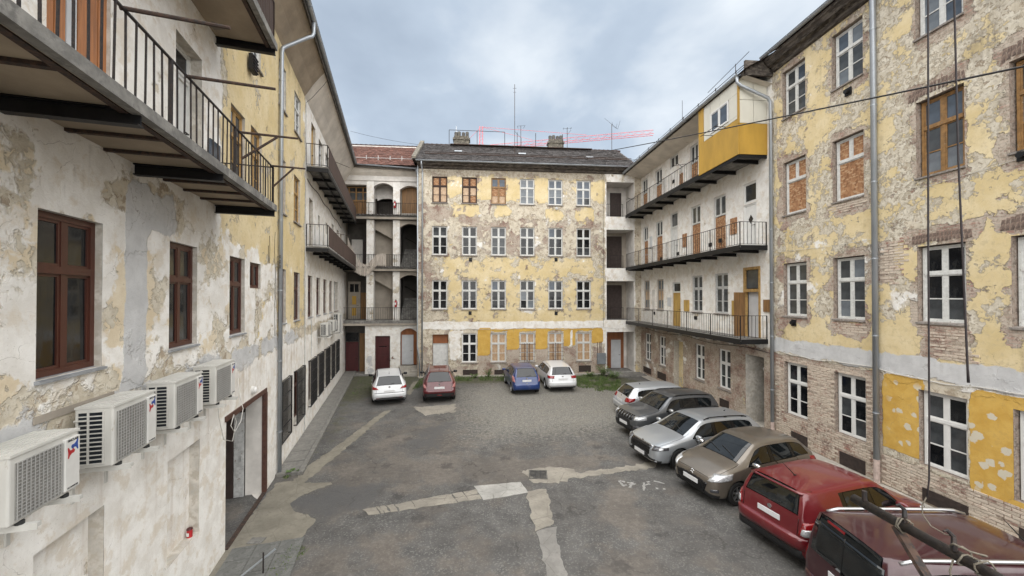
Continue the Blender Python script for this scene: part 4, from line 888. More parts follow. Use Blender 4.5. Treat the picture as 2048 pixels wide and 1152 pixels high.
# landing step in the corner
MB().box(6.9, 9.4, -1.3, 0.02, -0.1, 0.11).build('landing', M['concrete'], BB)
MB().box(6.2,6.82,-0.20,0.0,0.74,1.52).box(6.35,6.5,-0.21,-0.19,1.2,1.32).build('meter_box', M['grey_box'], BB)
mc = MB()
for x in (6.25,6.42,6.52): mc.tube([(x,-0.03,1.52),(x,-0.03,2.3+0.2*(x-6.2))], 0.02, 6)
mc.build('conduit', M['bars_rust'], BB)
wv = [(x,-0.02-0.03*abs(math.sin(x)), 3.34+0.05*math.sin(x*1.3)+0.03*math.sin(x*3.1)) for x in np.arange(-3.0, 9.0, 0.4)]
MB().tube(wv, 0.012, 5).build('wire', M['cable_white'], BB)
MB().tube([(6.7,-0.02,3.4),(6.72,-0.02,9.0),(6.7,-0.02,14.9),(6.72,-0.5,15.2)], 0.008, 5).build('wire', M['cable_black'], BB)
# ================================================================== stair gallery block in the left back corner
SG = thing('stair_gallery', 'open stair gallery with white piers and a red tiled roof in the far left corner', 'building', at(BB, 0, -1.2, 0), BB.rotation_euler.z)
FL = [(3.52,3.93),(7.46,7.78),(11.22,11.55)]
def slab(zb, zt, wav):
    b = MB(); b.box(-12.6,-6.62,-0.10,2.6,zb,zt-0.02,0); b.box(-12.55,-6.64,-0.16,-0.101,zb+0.02,zb+0.17,1)
    o = b.build('gallery_slab', [M['concrete'], M['limewash_warm']], SG)
    if wav:
        w = MB(); n = 150; pts = [(-12.0+5.3*k/n, zt+0.02+0.045*math.sin(k*2*math.pi/7)) for k in range(n+1)]
        for p, q in zip(pts[:-1], pts[1:]): w.face([(p[0],-0.26,p[1]-0.04),(q[0],-0.26,q[1]-0.04),(q[0],0.06,q[1]+0.02),(p[0],0.06,p[1]+0.02)])
        s = w.build('corrugated_canopy', M['fc_grey'], o, fix=False); m = s.modifiers.new('thick','SOLIDIFY'); m.thickness = 0.012
    railing(o, [(-12.1,0.02),(-6.7,0.02)], h=0.90, gap=0.125, z=zt, r=0.007)
    return o
gs = [slab(*FL[0], False), slab(*FL[1], True), slab(*FL[2], True)]
pr = [(-10.47,-9.97),(-8.60,-8.12)]
tops = [FL[1][0], FL[2][0], 14.05]
for k in range(3):
    for a, b in pr: facade(SG, a, b, FL[k][1]-0.02, tops[k], [], [], 'pier', base=(0.1,0,0,0,0.72,0.22,0.1,0), y=0.05); MB().box(a+0.002,b-0.002,0.062,0.45,FL[k][1]-0.02,tops[k]).build('pier_core', M['limewash'], SG)
    MB().box(-6.88,-6.60,0.05,0.45,FL[k][1]-0.02,tops[k]).build('pier', M['limewash_warm'], SG)
    MB().box(-12.7,-12.35,0.3,2.6,FL[k][1]-0.02,tops[k]).build('side_wall', M['limewash_warm'], SG)
def arch(a, b, zs, zt, y0, y1, rise, mt, ground=False, nm='arch'):
    """wall piece between a and b with a segmental arch cut from its underside"""
    n = 14; pts = [(a, zt)] + [(a+(b-a)*k/n, zs+rise*(1-((k/n)*2-1)**2)) for k in range(n+1)] + [(b, zt)]
    m = MB()
    for y in (y0, y1):
        for k in range(n):
            p, q = pts[1+k], pts[2+k]; m.face([(p[0],y,p[1]),(q[0],y,q[1]),(q[0],y,zt),(p[0],y,zt)])
    for k in range(n): p, q = pts[1+k], pts[2+k]; m.face([(p[0],y0,p[1]),(q[0],y0,q[1]),(q[0],y1,q[1]),(p[0],y1,p[1])])
    return m.build(nm, M[mt], SG)
arch(-9.97,-8.60,13.62,14.06,0.06,0.44,0.28,'limewash'); arch(-8.12,-6.60,13.45,14.06,0.06,0.44,0.30,'limewash')
MB().box(-12.6,-6.6,0.03,0.46,14.05,14.5).build('upper_wall', M['limewash'], SG)
MB().box(-12.7,-10.47,0.06,0.44,13.75,14.05).build('lintel', M['limewash'], SG)
# soffit and roof
so = MB(); so.raw([(-13.0,0.03,14.40),(-6.62,0.03,14.40),(-6.62,-0.42,14.84),(-13.0,-0.42,15.04)], [(0,1,2,3)]); so.build('eaves_soffit', M['soffit_white'], SG, fix=False)
gutter(SG, -11.6, -6.70, -0.48, 15.10, 0.075, dz=-0.24)
MB().bar((-12.2,-0.40,14.98),(-6.62,-0.40,14.76),0.05,0.16).build('fascia_board', M['cornice'], SG)
downpipe(SG, [(-6.85,-0.48,14.8),(-6.85,-0.48,14.6),(-6.82,-0.2,14.35),(-6.80,-0.15,14.2),(-6.80,-0.15,0.02)], 0.045)
rf = MB(); rf.raw([(-13.5,-0.5,15.02),(-6.62,-0.5,14.9),(-6.62,3.4,17.72),(-13.5,3.4,17.9)], [(0,1,2,3)]); rf.raw([(-13.5,2.6,0),(-6.62,2.6,0),(-6.62,2.6,15),(-13.5,2.6,15)], [(0,1,2,3)]); rf.raw([(-13.5,3.4,17.9),(-6.62,3.4,17.72),(-6.62,8,15),(-13.5,8,15)], [(0,1,2,3)]); rf.build('roof', M['roof_base'], SG, fix=False)
tiles(SG, -13.4, -6.8, (-0.55,15.02), (3.4,17.82), 'tile_red', 0.20, 20, 9)
rg = MB()
for k in range(18): x = -13.4+k*0.37; rg.tube([(x,3.4,17.93),(x+0.38,3.4,17.91)], [0.09,0.075], 8)
rg.build('ridge_tiles', M['tile_ridge'], SG)
MB().box(-13.4,-6.85,3.25,3.32,17.68,17.84).build('ridge_mortar', M['limewash'], SG)
sg_ = MB(); sg_.tube([(-12.6,0.35,15.82),(-7.0,0.35,15.82)], 0.02, 6)
for k in range(7): sg_.box(-12.3+k*0.85,-12.26+k*0.85,0.30,0.36,15.62,15.98)
sg_.build('snow_guard', M['grey_frame'], SG)
# bay A: doors at the back, bay B: stair soffit, bay C: stairs
for k in range(3):
    z0 = FL[k][1]; zt = tops[k]
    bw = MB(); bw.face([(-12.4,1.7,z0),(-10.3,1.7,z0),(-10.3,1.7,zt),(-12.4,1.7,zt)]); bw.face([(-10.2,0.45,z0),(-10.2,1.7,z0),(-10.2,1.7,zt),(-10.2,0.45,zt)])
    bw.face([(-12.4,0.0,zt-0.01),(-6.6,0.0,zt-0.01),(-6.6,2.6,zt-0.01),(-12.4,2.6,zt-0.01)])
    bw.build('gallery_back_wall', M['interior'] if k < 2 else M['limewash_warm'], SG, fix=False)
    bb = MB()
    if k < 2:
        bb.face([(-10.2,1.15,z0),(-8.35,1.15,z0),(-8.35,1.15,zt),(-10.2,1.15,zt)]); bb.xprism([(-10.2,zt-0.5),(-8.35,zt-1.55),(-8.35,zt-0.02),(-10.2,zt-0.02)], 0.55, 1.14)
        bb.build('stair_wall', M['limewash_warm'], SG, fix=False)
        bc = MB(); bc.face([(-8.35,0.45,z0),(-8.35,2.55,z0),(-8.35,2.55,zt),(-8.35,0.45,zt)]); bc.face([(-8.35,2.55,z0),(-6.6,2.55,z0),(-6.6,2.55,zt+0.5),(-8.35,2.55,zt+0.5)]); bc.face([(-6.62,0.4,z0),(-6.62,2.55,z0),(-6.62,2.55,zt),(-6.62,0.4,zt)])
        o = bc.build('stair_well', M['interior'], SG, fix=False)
        for s in range(10): MB().box(-8.2,-6.9,0.7+s*0.19,0.92+s*0.19,z0+s*0.16,z0+0.16+s*0.16).build('step', M['concrete'], o)
        MB().tube([(-8.15,2.4,z0+2.5),(-7.4,2.3,z0+2.1),(-6.95,2.0,z0+1.75),(-6.85,1.2,z0+1.3)], 0.03, 6).build('handrail', M['rail'], o)
        arch(-8.12,-6.62,zt-0.55,zt-0.01,0.10,0.40,0.30,'limewash_warm')
    else:
        bb.face([(-10.2,1.15,z0+1.45),(-8.35,1.15,z0+1.45),(-8.35,1.15,zt),(-10.2,1.15,zt)]); bb.build('stair_wall', M['limewash'], SG, fix=False)
        arch(-9.97,-8.58,z0+1.28,z0+1.75,1.05,1.149,0.2,'limewash'); MB().face([(-10.2,2.3,z0),(-8.35,2.3,z0),(-8.35,2.3,z0+1.6),(-10.2,2.3,z0+1.6)]).build('stair_well', M['interior'], SG, fix=False)
        MB().face([(-8.35,0.6,z0),(-6.6,0.6,z0),(-6.6,0.6,zt),(-8.35,0.6,zt)]).build('gallery_back_wall', M['limewash_warm'], SG, fix=False)
        door(SG, -8.05,-6.98,z0+0.2,z0+2.2,0.50,'door_brown',panels=0); MB().box(-8.1,-6.9,0.2,0.48,z0,z0+0.2).build('step', M['concrete_lt'], SG)
door(SG, -12.25,-11.35,FL[0][1],FL[0][1]+2.85,1.6,'limewash_warm',panels=3,lights=[(0.15,0.47,0.72,0.93,'glass_dark'),(0.53,0.85,0.72,0.93,'glass_dark')])
MB().box(-11.95,-11.65,1.58,1.61,FL[0][1]+1.1,FL[0][1]+1.75).box(-11.95,-11.65,1.58,1.61,FL[0][1]+0.25,FL[0][1]+0.85).build('door_panel', M['panel_yellow'], SG)
MB().box(-11.3,-10.25,1.55,1.65,FL[0][1],FL[0][1]+2.0).build('dark_door', M['door_brown'], SG)
door(SG, -12.0,-11.2,FL[1][1],FL[1][1]+2.2,1.6,'limewash',panels=1); MB().box(-11.15,-10.3,1.58,1.65,FL[1][1],FL[1][1]+2.0).build('dark_door', M['door_dark'], SG)
# timber glazed screen on the top floor, bay A
z0 = FL[2][1]; ts = MB()
for x in (-12.25,-11.85,-11.35,-10.85,-10.52): ts.box(x-0.035,x+0.035,0.5,0.56,z0,13.7)
for z in (z0+0.05,z0+1.15,z0+1.75,z0+2.1): ts.box(-12.25,-10.5,0.505,0.555,z-0.03,z+0.03)
ts.build('glazed_screen_frame', M['oak_frame'], SG)
for x in (-12.05,-11.6,-11.1,-10.69): put(pane_mesh(0.36,0.95,'door_brown'),'board',SG,(x,0.53,z0+0.6)); put(pane_mesh(0.36,0.55,'glass_mid'),'pane',SG,(x,0.53,z0+1.45)); put(pane_mesh(0.36,0.32,'glass_dark'),'pane',SG,(x,0.53,z0+1.93))
# ground floor
gh = [(-9.83,-8.77,0.10,2.78,0.18), (-8.05,-6.84,0.62,3.35,0.35)]
facade(SG, -10.53, -6.60, -0.2, 3.52, gh, [(1,-8.8,-8.0,0,1.7,0.9,0.3),(2,-10.5,-9.9,0,1.4,0.5,0.3),(5,-10.6,-6.5,-0.2,0.4,0.4,0.4)], base=(0,0.05,0,0,0.85,0.08,0.1,0))
arch(-8.05,-6.84,3.02,3.36,-0.004,0.3,0.30,'limewash')
door(SG, -9.83,-8.77,0.10,2.78,0.12,'door_red',panels=4,lights=[(0.25,0.75,0.60,0.72,'glass_dark')])
MB().box(-8.05,-6.84,0.30,0.34,0.62,3.35).build('boarding', M['door_orange'], SG)
door(SG, -7.98,-7.15,0.64,2.82,0.24,'door_grey',panels=0,fw=0.03)
for s in range(4): MB().box(-8.15-0.10*s,-6.70,-0.12-0.27*s,0.3-0.001*s,0.0,0.62-0.155*s).build('step', M['concrete_lt'], SG)
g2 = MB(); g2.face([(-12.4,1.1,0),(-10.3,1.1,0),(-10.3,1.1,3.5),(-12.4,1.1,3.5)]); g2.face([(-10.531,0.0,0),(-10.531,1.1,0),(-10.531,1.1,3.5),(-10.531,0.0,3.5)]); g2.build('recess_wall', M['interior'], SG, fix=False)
door(SG, -12.2,-11.3,0.0,2.25,1.0,'door_red',panels=3); MB().box(-12.2,-11.3,1.02,1.06,2.3,2.95).build('pane', M['glass_dark'], SG); MB().box(-11.2,-10.55,1.0,1.05,0.0,2.9).build('dark_door', M['door_brown'], SG)
for z in (0.0,):
    MB().box(-12.6,-6.6,-0.55,1.1,-0.1,0.05).build('pavement_strip', M['concrete'], SG)
for (x, z, lb) in ((-8.45,12.35,'red fire extinguisher on the top gallery pier'),(-8.36,5.15,'red fire extinguisher on the first gallery pier')):
    p = at(SG, x, 0.06, z); fe = thing('fire_extinguisher', lb, 'extinguisher', p, 0, 'fire extinguishers on the gallery')
    MB().tube([(0,0,-0.28),(0,0,-0.26),(0,0,0.10),(0,0,0.17),(0,0,0.2)], [0.07,0.085,0.085,0.05,0.025], 12).build('cylinder', M['red'], fe, smooth=True)
    MB().box(-0.05,0.05,-0.02,0.02,0.2,0.26).tube([(0.03,0,0.22),(0.12,0,0.1),(0.1,0,-0.15)], 0.012, 5).build('valve', M['black_print'], fe); MB().box(-0.05,0.05,-0.09,-0.083,-0.12,0.05).build('sticker', M['white_print'], fe)
# sagging reed mat hanging from the second-floor railing
rm = MB()
RT = [(-11.7,9.94),(-11.39,9.15),(-11.07,8.52),(-10.79,8.10),(-10.5,7.92),(-10.22,8.07),(-9.93,8.39),(-9.65,8.68),(-9.36,8.72),(-9.05,8.72)]
RBt = [(-11.7,7.98),(-11.45,7.63),(-11.16,7.38),(-10.8,7.17),(-10.48,7.10),(-10.16,7.25),(-9.88,7.57),(-9.63,7.86),(-9.35,7.86),(-9.03,7.83)]
for k in range(len(RT)-1):
    for q in range(6):
        u0, u1 = q/6, (q+1)/6; L2 = lambda A, u: (A[k][0]+(A[k+1][0]-A[k][0])*u, A[k][1]+(A[k+1][1]-A[k][1])*u)
        a0, a1, b0, b1 = L2(RT,u0), L2(RT,u1), L2(RBt,u0), L2(RBt,u1); jt = 0.05*math.sin((k*6+q)*2.7); y_ = -0.22-0.05*math.sin((k*6+q)*0.8)
        rm.face([(b0[0],y_-0.06,b0[1]+jt*0.6),(b1[0]-0.012,y_-0.06,b1[1]+jt*0.6),(a1[0]-0.012,y_,a1[1]+jt*0.3),(a0[0],y_,a0[1]+jt*0.3)])
o = rm.build('reed_mat', M['reed'], None, fix=False, smooth=False); o.location = SG.location; o.rotation_euler = SG.rotation_euler
tag(o, 'torn reed privacy mat sagging from the gallery railing', 'reed mat'); m = o.modifiers.new('thick','SOLIDIFY'); m.thickness = 0.012
# ================================================================== right wing (local x = -distance from the camera end)
RB = thing('tenement_building', 'long yellow tenement wing with peeling plaster, exposed brick and galleries, right side of yard', 'building', (11.994, 0, 0), math.atan2(-0.99615, 0.08766))
def X(a, b): return (-max(a,b), -min(a,b))
COLS = [(13.98,14.95),(11.88,12.85),(9.42,10.38),(7.58,8.54)]
RW = [(1.08,3.06),(4.88,6.88),(8.80,10.82),(12.60,14.40)]
holes = []
for s0, s1 in COLS:
    for k, (a, b) in enumerate(RW):
        x = X(s0, s1); dz = 0.06 if s0 < 11 and k else 0
        holes.append((x[0]-0.04, x[1]+0.04, a+dz-0.02, b+dz+0.03, 0.20, 2))
g_win = [(26.58,27.48),(24.50,25.36),(20.28,21.15),(18.19,19.08)]
for s0, s1 in g_win: holes.append((*X(s0,s1),1.12,3.04,0.14,2))
holes += [(*X(22.40,23.48),0.0,2.95,0.35,1), (*X(16.05,17.16),0.0,3.05,1.2,1)]
f1w = [(26.76,27.60),(24.74,25.63),(20.45,21.40),(18.34,19.35)]
for s0, s1 in f1w: holes.append((*X(s0,s1),4.79,6.77,0.12,3))
holes += [(*X(22.66,23.60),3.82,6.5,0.12,3), (*X(16.22,17.25),3.82,6.92,0.15,3)]
f2w = [(26.97,27.70),(24.85,25.75),(20.60,21.50),(18.48,19.42)]
for s0, s1 in f2w: holes.append((*X(s0,s1),7.75 if s0 < 21 else 7.75,10.64,0.10,3))
holes += [(*X(22.96,23.80),7.72,10.79,0.10,3), (*X(16.44,17.25),9.78,10.67,0.08,3), (*X(16.44,17.25),7.72,9.72,0.06,3)]
f3w = [(27.03,27.88),(24.90,25.80),(20.80,21.57)]
for s0, s1 in f3w: holes.append((*X(s0,s1),11.55,14.1,0.10,3))
holes += [(*X(22.87,23.83),13.58,14.3,0.08,3)]
def O(ch, s0, s1, z0, z1, v, soft=0.3): return (ch, -max(s0,s1), -min(s0,s1), z0, z1, v, soft)
ops = [O(0,3,15.5,3.3,15,0.47,0.3), O(4,15.45,28.6,3.45,15,0.92,0.1), O(0,15.45,28.6,3,15,0.03,0.1), O(1,15.45,28.6,-1,3.45,0.80,0.2), O(1,3,15.45,-1,3.35,0.97,0.15),
       O(0,12.0,14.9,7.0,8.3,0.52,0.5), O(0,13.2,14.0,10.8,14.2,0.75,0.4), O(0,3,11.8,10.9,13,0.40,0.6), O(0,6,9.3,4.0,8.5,0.70,0.5), O(0,10.4,15.3,4.0,4.8,0.92,0.4), O(0,8.6,9.4,9,11,0.5,0.4),
       O(5,11,15.5,14.2,15.3,0.72,0.4), O(5,14.9,15.5,3.6,15,0.55,0.3), O(5,11.6,15.4,12.2,14.6,0.30,0.5),O(5,3,15.4,4.5,12,0.24,0.5), O(5,14.0,15.4,6.9,8.0,0.5,0.5), O(5,3,11.4,8.6,15,0.32,0.8),O(5,3,9.6,11.2,15,0.55,0.8),O(0,3,8.6,10.5,15,0.2,0.8),
       O(4,10.5,15.4,5.0,7.6,0.25,0.5), O(2,3,15.5,3.42,3.98,0.95,0.15), O(4,3,15.5,3.42,3.9,0.3,0.2),
       O(1,11.0,11.9,6.0,7.2,0.95,0.3), O(1,10.5,11.3,7.3,7.9,0.6,0.3), O(1,11.7,13.0,4.35,4.9,0.9,0.25), O(1,11.7,13.2,8.3,8.75,0.8,0.25), O(1,13.8,15.2,8.35,8.8,0.7,0.25), O(1,14.95,15.4,4,12,0.5,0.2), O(1,9.35,10.3,4.0,4.95,1.1,0.2), O(1,8.4,9.2,7.4,8.4,0.4,0.4), O(1,8.6,8.9,8.8,9.5,0.8,0.2),
       O(3,10.38,11.25,1.15,3.28,1.7,0.06), O(3,5,9.36,1.0,3.28,1.7,0.06), O(7,5,11.2,1.0,3.2,1.0,0.1), O(1,5,11.25,1.0,3.3,0.0,0.05), O(0,3,11.3,3.0,3.5,0.1,0.1), O(4,3,11.3,3.25,3.45,0.6,0.1),
       O(5,15.45,28.5,6.75,7.6,0.32,0.4), O(5,15.45,28.5,10.7,11.4,0.32,0.4), O(5,15.45,28.6,3.0,3.7,0.35,0.3), O(5,15.4,28.6,-0.3,0.5,0.35,0.4), O(5,3,15.4,-0.3,0.45,0.42,0.4), O(6,15.45,28.5,3.6,15,0.10,0.5),O(4,22,28,0,3.3,0.35,0.5),O(0,22.2,24,0,3,0.5,0.3)]
for (s0, s1, z) in ((9.2,10.75,10.9),(9.1,10.7,6.95),(7.1,8.85,7.0),(7.2,8.8,10.9)): ops += [O(1,s0,s1,z,z+0.5,1.0,0.2)]
for s0, s1 in COLS:
    for k, (a, b) in enumerate(RW[1:]): ops += [O(1,s0-0.2,s1+0.2,a-0.35,b+0.3,0.62,0.25), O(5,s0-0.05,s1+0.05,a-1.0,a-0.05,0.34,0.3)]
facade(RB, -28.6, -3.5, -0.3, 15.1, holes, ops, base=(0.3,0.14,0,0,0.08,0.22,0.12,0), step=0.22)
def rw(s0, s1, a, b, rec, fr, s, **kw): return window(RB, *X(s0,s1), a, b, rec, fr, osbw(s), **kw)
fr1 = [['white_new']*4, ['white_frame']*4, ['white_frame','white_frame','oak_frame','oak_frame'], ['white_frame']*4]
pn1 = [['dddddd','ddmddm','mdmmdm','dddddd'], ['mmmmmm','mwmmwm','ddddmm','mmmmmm'], ['oooooo','oooooo','bbmmww','mmwwmm'], ['mbmmmm','bwmmwm','wbwbwb','mmmmmm']]
for c, (s0, s1) in enumerate(COLS):
    for k, (a, b) in enumerate(RW):
        dz = 0.06 if s0 < 11 and k else 0
        bars = not (k == 2 and c < 2)
        rw(s0, s1, a+dz, b+dz, 0.12, fr1[k][c], pn1[k][c], bars=bars, lowsplit=bars, sill='sill_old' if k else None, sillout=0.05)
for s0, s1 in g_win: rw(s0, s1, 1.12, 3.04, 0.08, 'white_new', 'mmmmmm', sill='sill_old')
for i, (s0, s1) in enumerate(f1w): rw(s0, s1, 4.79, 6.77, 0.06, 'grey_frame' if i > 1 else 'limewash_warm', 'mmmmmm' if i > 1 else 'wwppww', sill='sill_old')
def board_door(s0, s1, z0, z1, rec, bot='osb'):
    """two panes above, chipboard below"""
    x = X(s0, s1); window(RB, *x, z1-1.0, z1, rec, 'white_frame', 'glass_mid', bars=False, transom=0, sill=None)
    MB().box(x[0]+0.05, x[1]-0.05, rec+0.02, rec+0.045, z0+0.9, z1-1.03).box(x[0]+0.05, x[1]-0.05, rec+0.025, rec+0.05, z0+0.05, z0+0.88).build('board', M[bot], RB)
    MB().box(x[0], x[0]+0.05, rec, rec+0.09, z0, z1-1.001).box(x[1]-0.05, x[1], rec, rec+0.09, z0, z1-1.001).build('door_frame', M['white_frame'], RB)
for s0, s1 in f2w: board_door(s0, s1, 7.75, 10.64, 0.05)
for s0, s1 in f3w: board_door(s0, s1, 11.55, 14.1, 0.05)
rw(22.87, 23.83, 13.58, 14.30, 0.04, 'white_frame', 'mm', bars=False, transom=0, sill=None)
door(RB, *X(22.66,23.60), 3.84, 5.85, 0.06, 'door_ochre', panels=0); rw(22.66, 23.60, 5.86, 6.5, 0.06, 'white_frame', 'dd', bars=False, transom=0, split=False, sill=None)
door(RB, *X(22.96,23.80), 7.74, 9.85, 0.05, 'door_white', panels=0); rw(22.96, 23.80, 9.87, 10.79, 0.05, 'white_frame', 'mm', bars=False, transom=0, split=False, sill=None)
d2 = door(RB, *X(16.44,17.25), 7.74, 9.72, 0.03, 'white_new', panels=0)
MB().xprism([(0,1.10),(0.14,1.30),(0,1.50),(-0.14,1.30)], 0.018, 0.034).build('diamond_pane', M['glass_dark'], d2)
rw(16.44, 17.25, 9.78, 10.67, 0.04, 'white_new', 'dd', bars=False, transom=0, split=False, sill=None)
# ochre doorway with one leaf swung out
x0, x1 = X(16.22, 17.25); MB().box(x0, x0+0.10, -0.03, 0.12, 3.82, 6.92).box(x1-0.10, x1, -0.03, 0.12, 3.82, 6.92).box(x0+0.1, x1-0.1, -0.029, 0.119, 6.80, 6.92).box(x0+0.1, x1-0.1, -0.035, 0.10, 5.82, 5.95).build('door_frame', M['ochre_frame'], RB)
put(pane_mesh(0.80, 0.8, 'glass_mid'), 'pane', RB, ((x0+x1)/2, 0.05, 6.38)); MB().box(x0+0.1, x1-0.1, 0.16, 0.18, 3.84, 5.82).build('inner_door', M['door_grey'], RB)
lf = MB(); lf.box(0, 0.56, 0, 0.045, 0, 1.95).box(0.08, 0.48, -0.012, 0, 0.1, 0.9).box(0.08, 0.48, -0.012, 0, 1.0, 1.85)
o = lf.build('open_door_leaf', M['door_brown'], RB, loc=(x0+0.08, -0.04, 3.86)); o.rotation_euler = (0, 0, R(-82))
for (s0, s1, a, b, mt, nm) in ((23.72,24.15,5.04,5.57,'door_grey','meter_box'),(21.70,22.22,4.78,5.43,'door_ochre','meter_box'),(17.58,18.02,4.70,5.43,'door_ochre','meter_box'),(15.62,16.02,4.98,5.49,'door_brown','meter_box'),(21.93,22.35,8.51,9.27,'osb','board'),(17.66,18.10,8.55,9.31,'osb','board'),(26.3,26.62,9.0,9.8,'door_grey','meter_box'),(22.3,22.62,12.2,12.9,'osb','board'),(25.95,26.25,4.7,6.1,'limewash','blocked_niche')):
    MB().box(*X(s0,s1), -0.05, 0.0, a, b).build(nm, M[mt], RB)
for s, z in ((21.05,4.35),(22.9,8.1),(19.7,8.2),(25.0,8.0),(26.0,4.4),(18.9,8.3),(23.4,12.6)): MB().box(-s-0.11,-s+0.11,-0.04,0.0,z,z+0.2).build('flue_vent', M['black_steel'], RB)
# ground-floor recesses
facade(RB, *X(22.40,23.48), 0, 2.95, [], [], 'recess_back', base=(0.75,0.2,0,0,0.2,0.3,0.2,0), y=0.345)
x0, x1 = X(16.05,17.16); MB().face([(x0,1.2,0),(x1,1.2,0),(x1,1.2,3.05),(x0,1.2,3.05)]).build('hall_back', M['interior'], RB, fix=False)
dl = MB(); dl.box(0, 0.55, 0, 0.05, 0, 2.35)
for k in range(3): dl.box(0.08, 0.47, -0.015, 0, 0.12+k*0.75, 0.72+k*0.75)
o = dl.build('open_door_leaf', M['grey_frame'], RB, loc=(x0+0.5, 0.5, 0.05)); o.rotation_euler = (0, 0, R(20))
MB().tube([(x0+0.62,0.5,2.38),(x0+0.62,0.5,2.5),(x0+0.62,0.5,2.58)], [0.1,0.14,0.05], 12).build('globe_lamp', M['plastic_white'], RB, smooth=True)
MB().box(x0+0.55, x1, 0.9, 1.15, 0, 3.0).build('hall_door', M['door_dark'], RB)
for (s0, s1, a, b) in ((11.87,12.70,0.08,0.50),(9.38,10.34,0.12,0.47),(13.95,14.66,0.08,0.48),(26.55,27.75,0.20,0.60),(24.45,25.58,0.20,0.65),(18.3,19.0,0.2,0.6),(7.6,8.5,0.15,0.5)): MB().box(*X(s0,s1), -0.025, 0.02, a, b).build('vent_plate', M['vent'], RB)
for s, z in ((14.5,4.62),(12.3,12.25),(8.35,8.72)): MB().box(-s-0.10,-s+0.10,-0.05,0.02,z-0.12,z+0.12).tube([(-s,-0.05,z),(-s,-0.14,z)],0.07,10).build('flue_vent', M['black_steel'], RB)
# kerb along the wall foot
MB().box(-28.0, -3.5, -0.55, 0.0, -0.1, 0.06).build('plinth_kerb', M['concrete_lt'], RB)
# galleries
def rgal(zb, zt, s0=15.82, s1=28.0, out=1.22):
    b = MB(); b.box(-s1, -s0, -out, 0.0, zt-0.09, zt, 0); b.box(-s1, -s0, -out-0.015, -out+0.05, zb+0.02, zt+0.012, 1); b.box(-s0-0.05, -s0+0.012, -out+0.051, 0.0, zb+0.03, zt+0.008, 1)
    o = b.build('gallery_slab', [M['concrete'], M['black_steel']], RB)
    for k in range(9):
        x = -s0-0.5-k*1.42; m = MB(); ibeam(m, (x,0.02,zb+0.03), (x,-out+0.06,zb+0.05), 0.15, 0.08); m.build('steel_beam', M['black_steel'], o)
    return o
g1 = rgal(3.62, 3.84); g2 = rgal(7.52, 7.74); g3 = rgal(11.34, 11.56)
railing(g1, [(-15.86,-0.02),(-15.86,-1.18),(-27.9,-1.18)], h=0.98, gap=0.17, z=3.84)
railing(g2, [(-15.86,-0.02),(-15.86,-1.18),(-27.9,-1.18)], h=0.98, gap=0.17, z=7.74)
railing(g3, [(-18.55,-1.18),(-27.9,-1.18)], h=0.95, gap=0.17, z=11.56)
for gx, gz, gp in ((-24.3,4.75,g1),(-23.9,8.6,g2),(-20.3,12.5,g3),(-26.8,12.4,g3)): MB().tube([(gx,-1.18,gz),(gx+0.5,-1.75,gz+0.02)], 0.014, 6).tube([(gx+0.5,-1.18,gz),(gx+0.1,-1.7,gz+0.02)], 0.012, 6).build('drying_rod', M['rail'], gp)
# soffit, gutter and roof over the galleries
so = MB(); so.raw([(-28.6,0.0,14.32),(-15.5,0.0,14.32),(-15.5,-1.22,14.62),(-28.6,-1.22,14.62)], [(0,1,2,3)]); so.build('eaves_soffit', M['soffit_white'], RB, fix=False)
gutter(RB, -28.4, -15.62, -1.36, 14.72, 0.085); MB().box(-28.4,-15.5,-1.27,-1.22,14.60,14.80).build('fascia_board', M['cornice'], RB)
downpipe(RB, [(-15.72,-1.36,14.66),(-15.72,-1.36,14.42),(-15.68,-1.25,14.28),(-15.50,-0.20,13.72),(-15.49,-0.10,13.55),(-15.49,-0.10,0.55)], 0.065)
MB().tube([(-15.49,-0.10,0.55),(-15.49,-0.10,0.02)], 0.07, 12).build('pipe_foot', M['cast_pipe'], RB, smooth=False)
downpipe(RB, [(-11.45,-0.52,15.3),(-11.45,-0.48,15.05),(-11.45,-0.14,14.75),(-11.45,-0.10,14.6),(-11.45,-0.10,0.75)], 0.075)
MB().tube([(-11.45,-0.10,0.75),(-11.45,-0.10,0.02)], 0.08, 12).build('pipe_foot', M['cast_pipe'], RB)
# mustard sheet-metal box built on the top gallery
y0 = -1.25; a, b = -18.22, -15.80
bx = MB()
bx.box(a, b, y0-0.02, y0+0.02, 11.50, 12.98, 0); bx.box(a-0.42, a-0.001, y0-0.021, y0+0.019, 11.50, 14.62, 0); bx.box(b-0.02, b+0.02, y0+0.021, 0.0, 11.50, 12.78, 0)
o = bx.build('balcony_enclosure', M['panel_yellow'], RB)
for (p, q, r_, s_) in ((a+0.02,-17.72,13.0,14.62),(-17.70,-17.04,14.06,14.62),(-17.02,b-0.02,14.06,14.62),(-17.70,b-0.02,13.0,13.11),(-16.38,b-0.02,13.12,14.05)): MB().box(p, q, y0-0.016, y0+0.016, r_, s_).build('sheet_panel', M['panel_white'], o)
for (p, q, r_, s_) in ((y0+0.04,-0.62,12.8,13.75),(-0.60,-0.02,12.8,13.75),(y0+0.04,-0.62,13.77,14.6),(-0.60,-0.02,13.77,14.6)): MB().box(b-0.016, b+0.016, p, q, r_, s_).build('sheet_panel', M['panel_white'], o)
MB().box(b-0.06, b+0.025, y0-0.025, y0+0.03, 12.78, 14.6).build('corner_post', M['panel_yellow'], o)
w = window(RB, -17.68, -16.42, 13.13, 14.04, y0-0.045, 'white_new', 'glass_blue', bars=False, transom=0, sill=None)
MB().tube([(-17.5,y0,12.98),(-17.5,y0-0.55,12.98)], 0.014, 6).tube([(-16.6,y0,12.98),(-16.6,y0-0.55,12.98)], 0.014, 6).tube([(-17.7,y0-0.5,13.0),(-16.4,y0-0.5,13.0)], 0.012, 6).build('drying_rod', M['rail'], o)
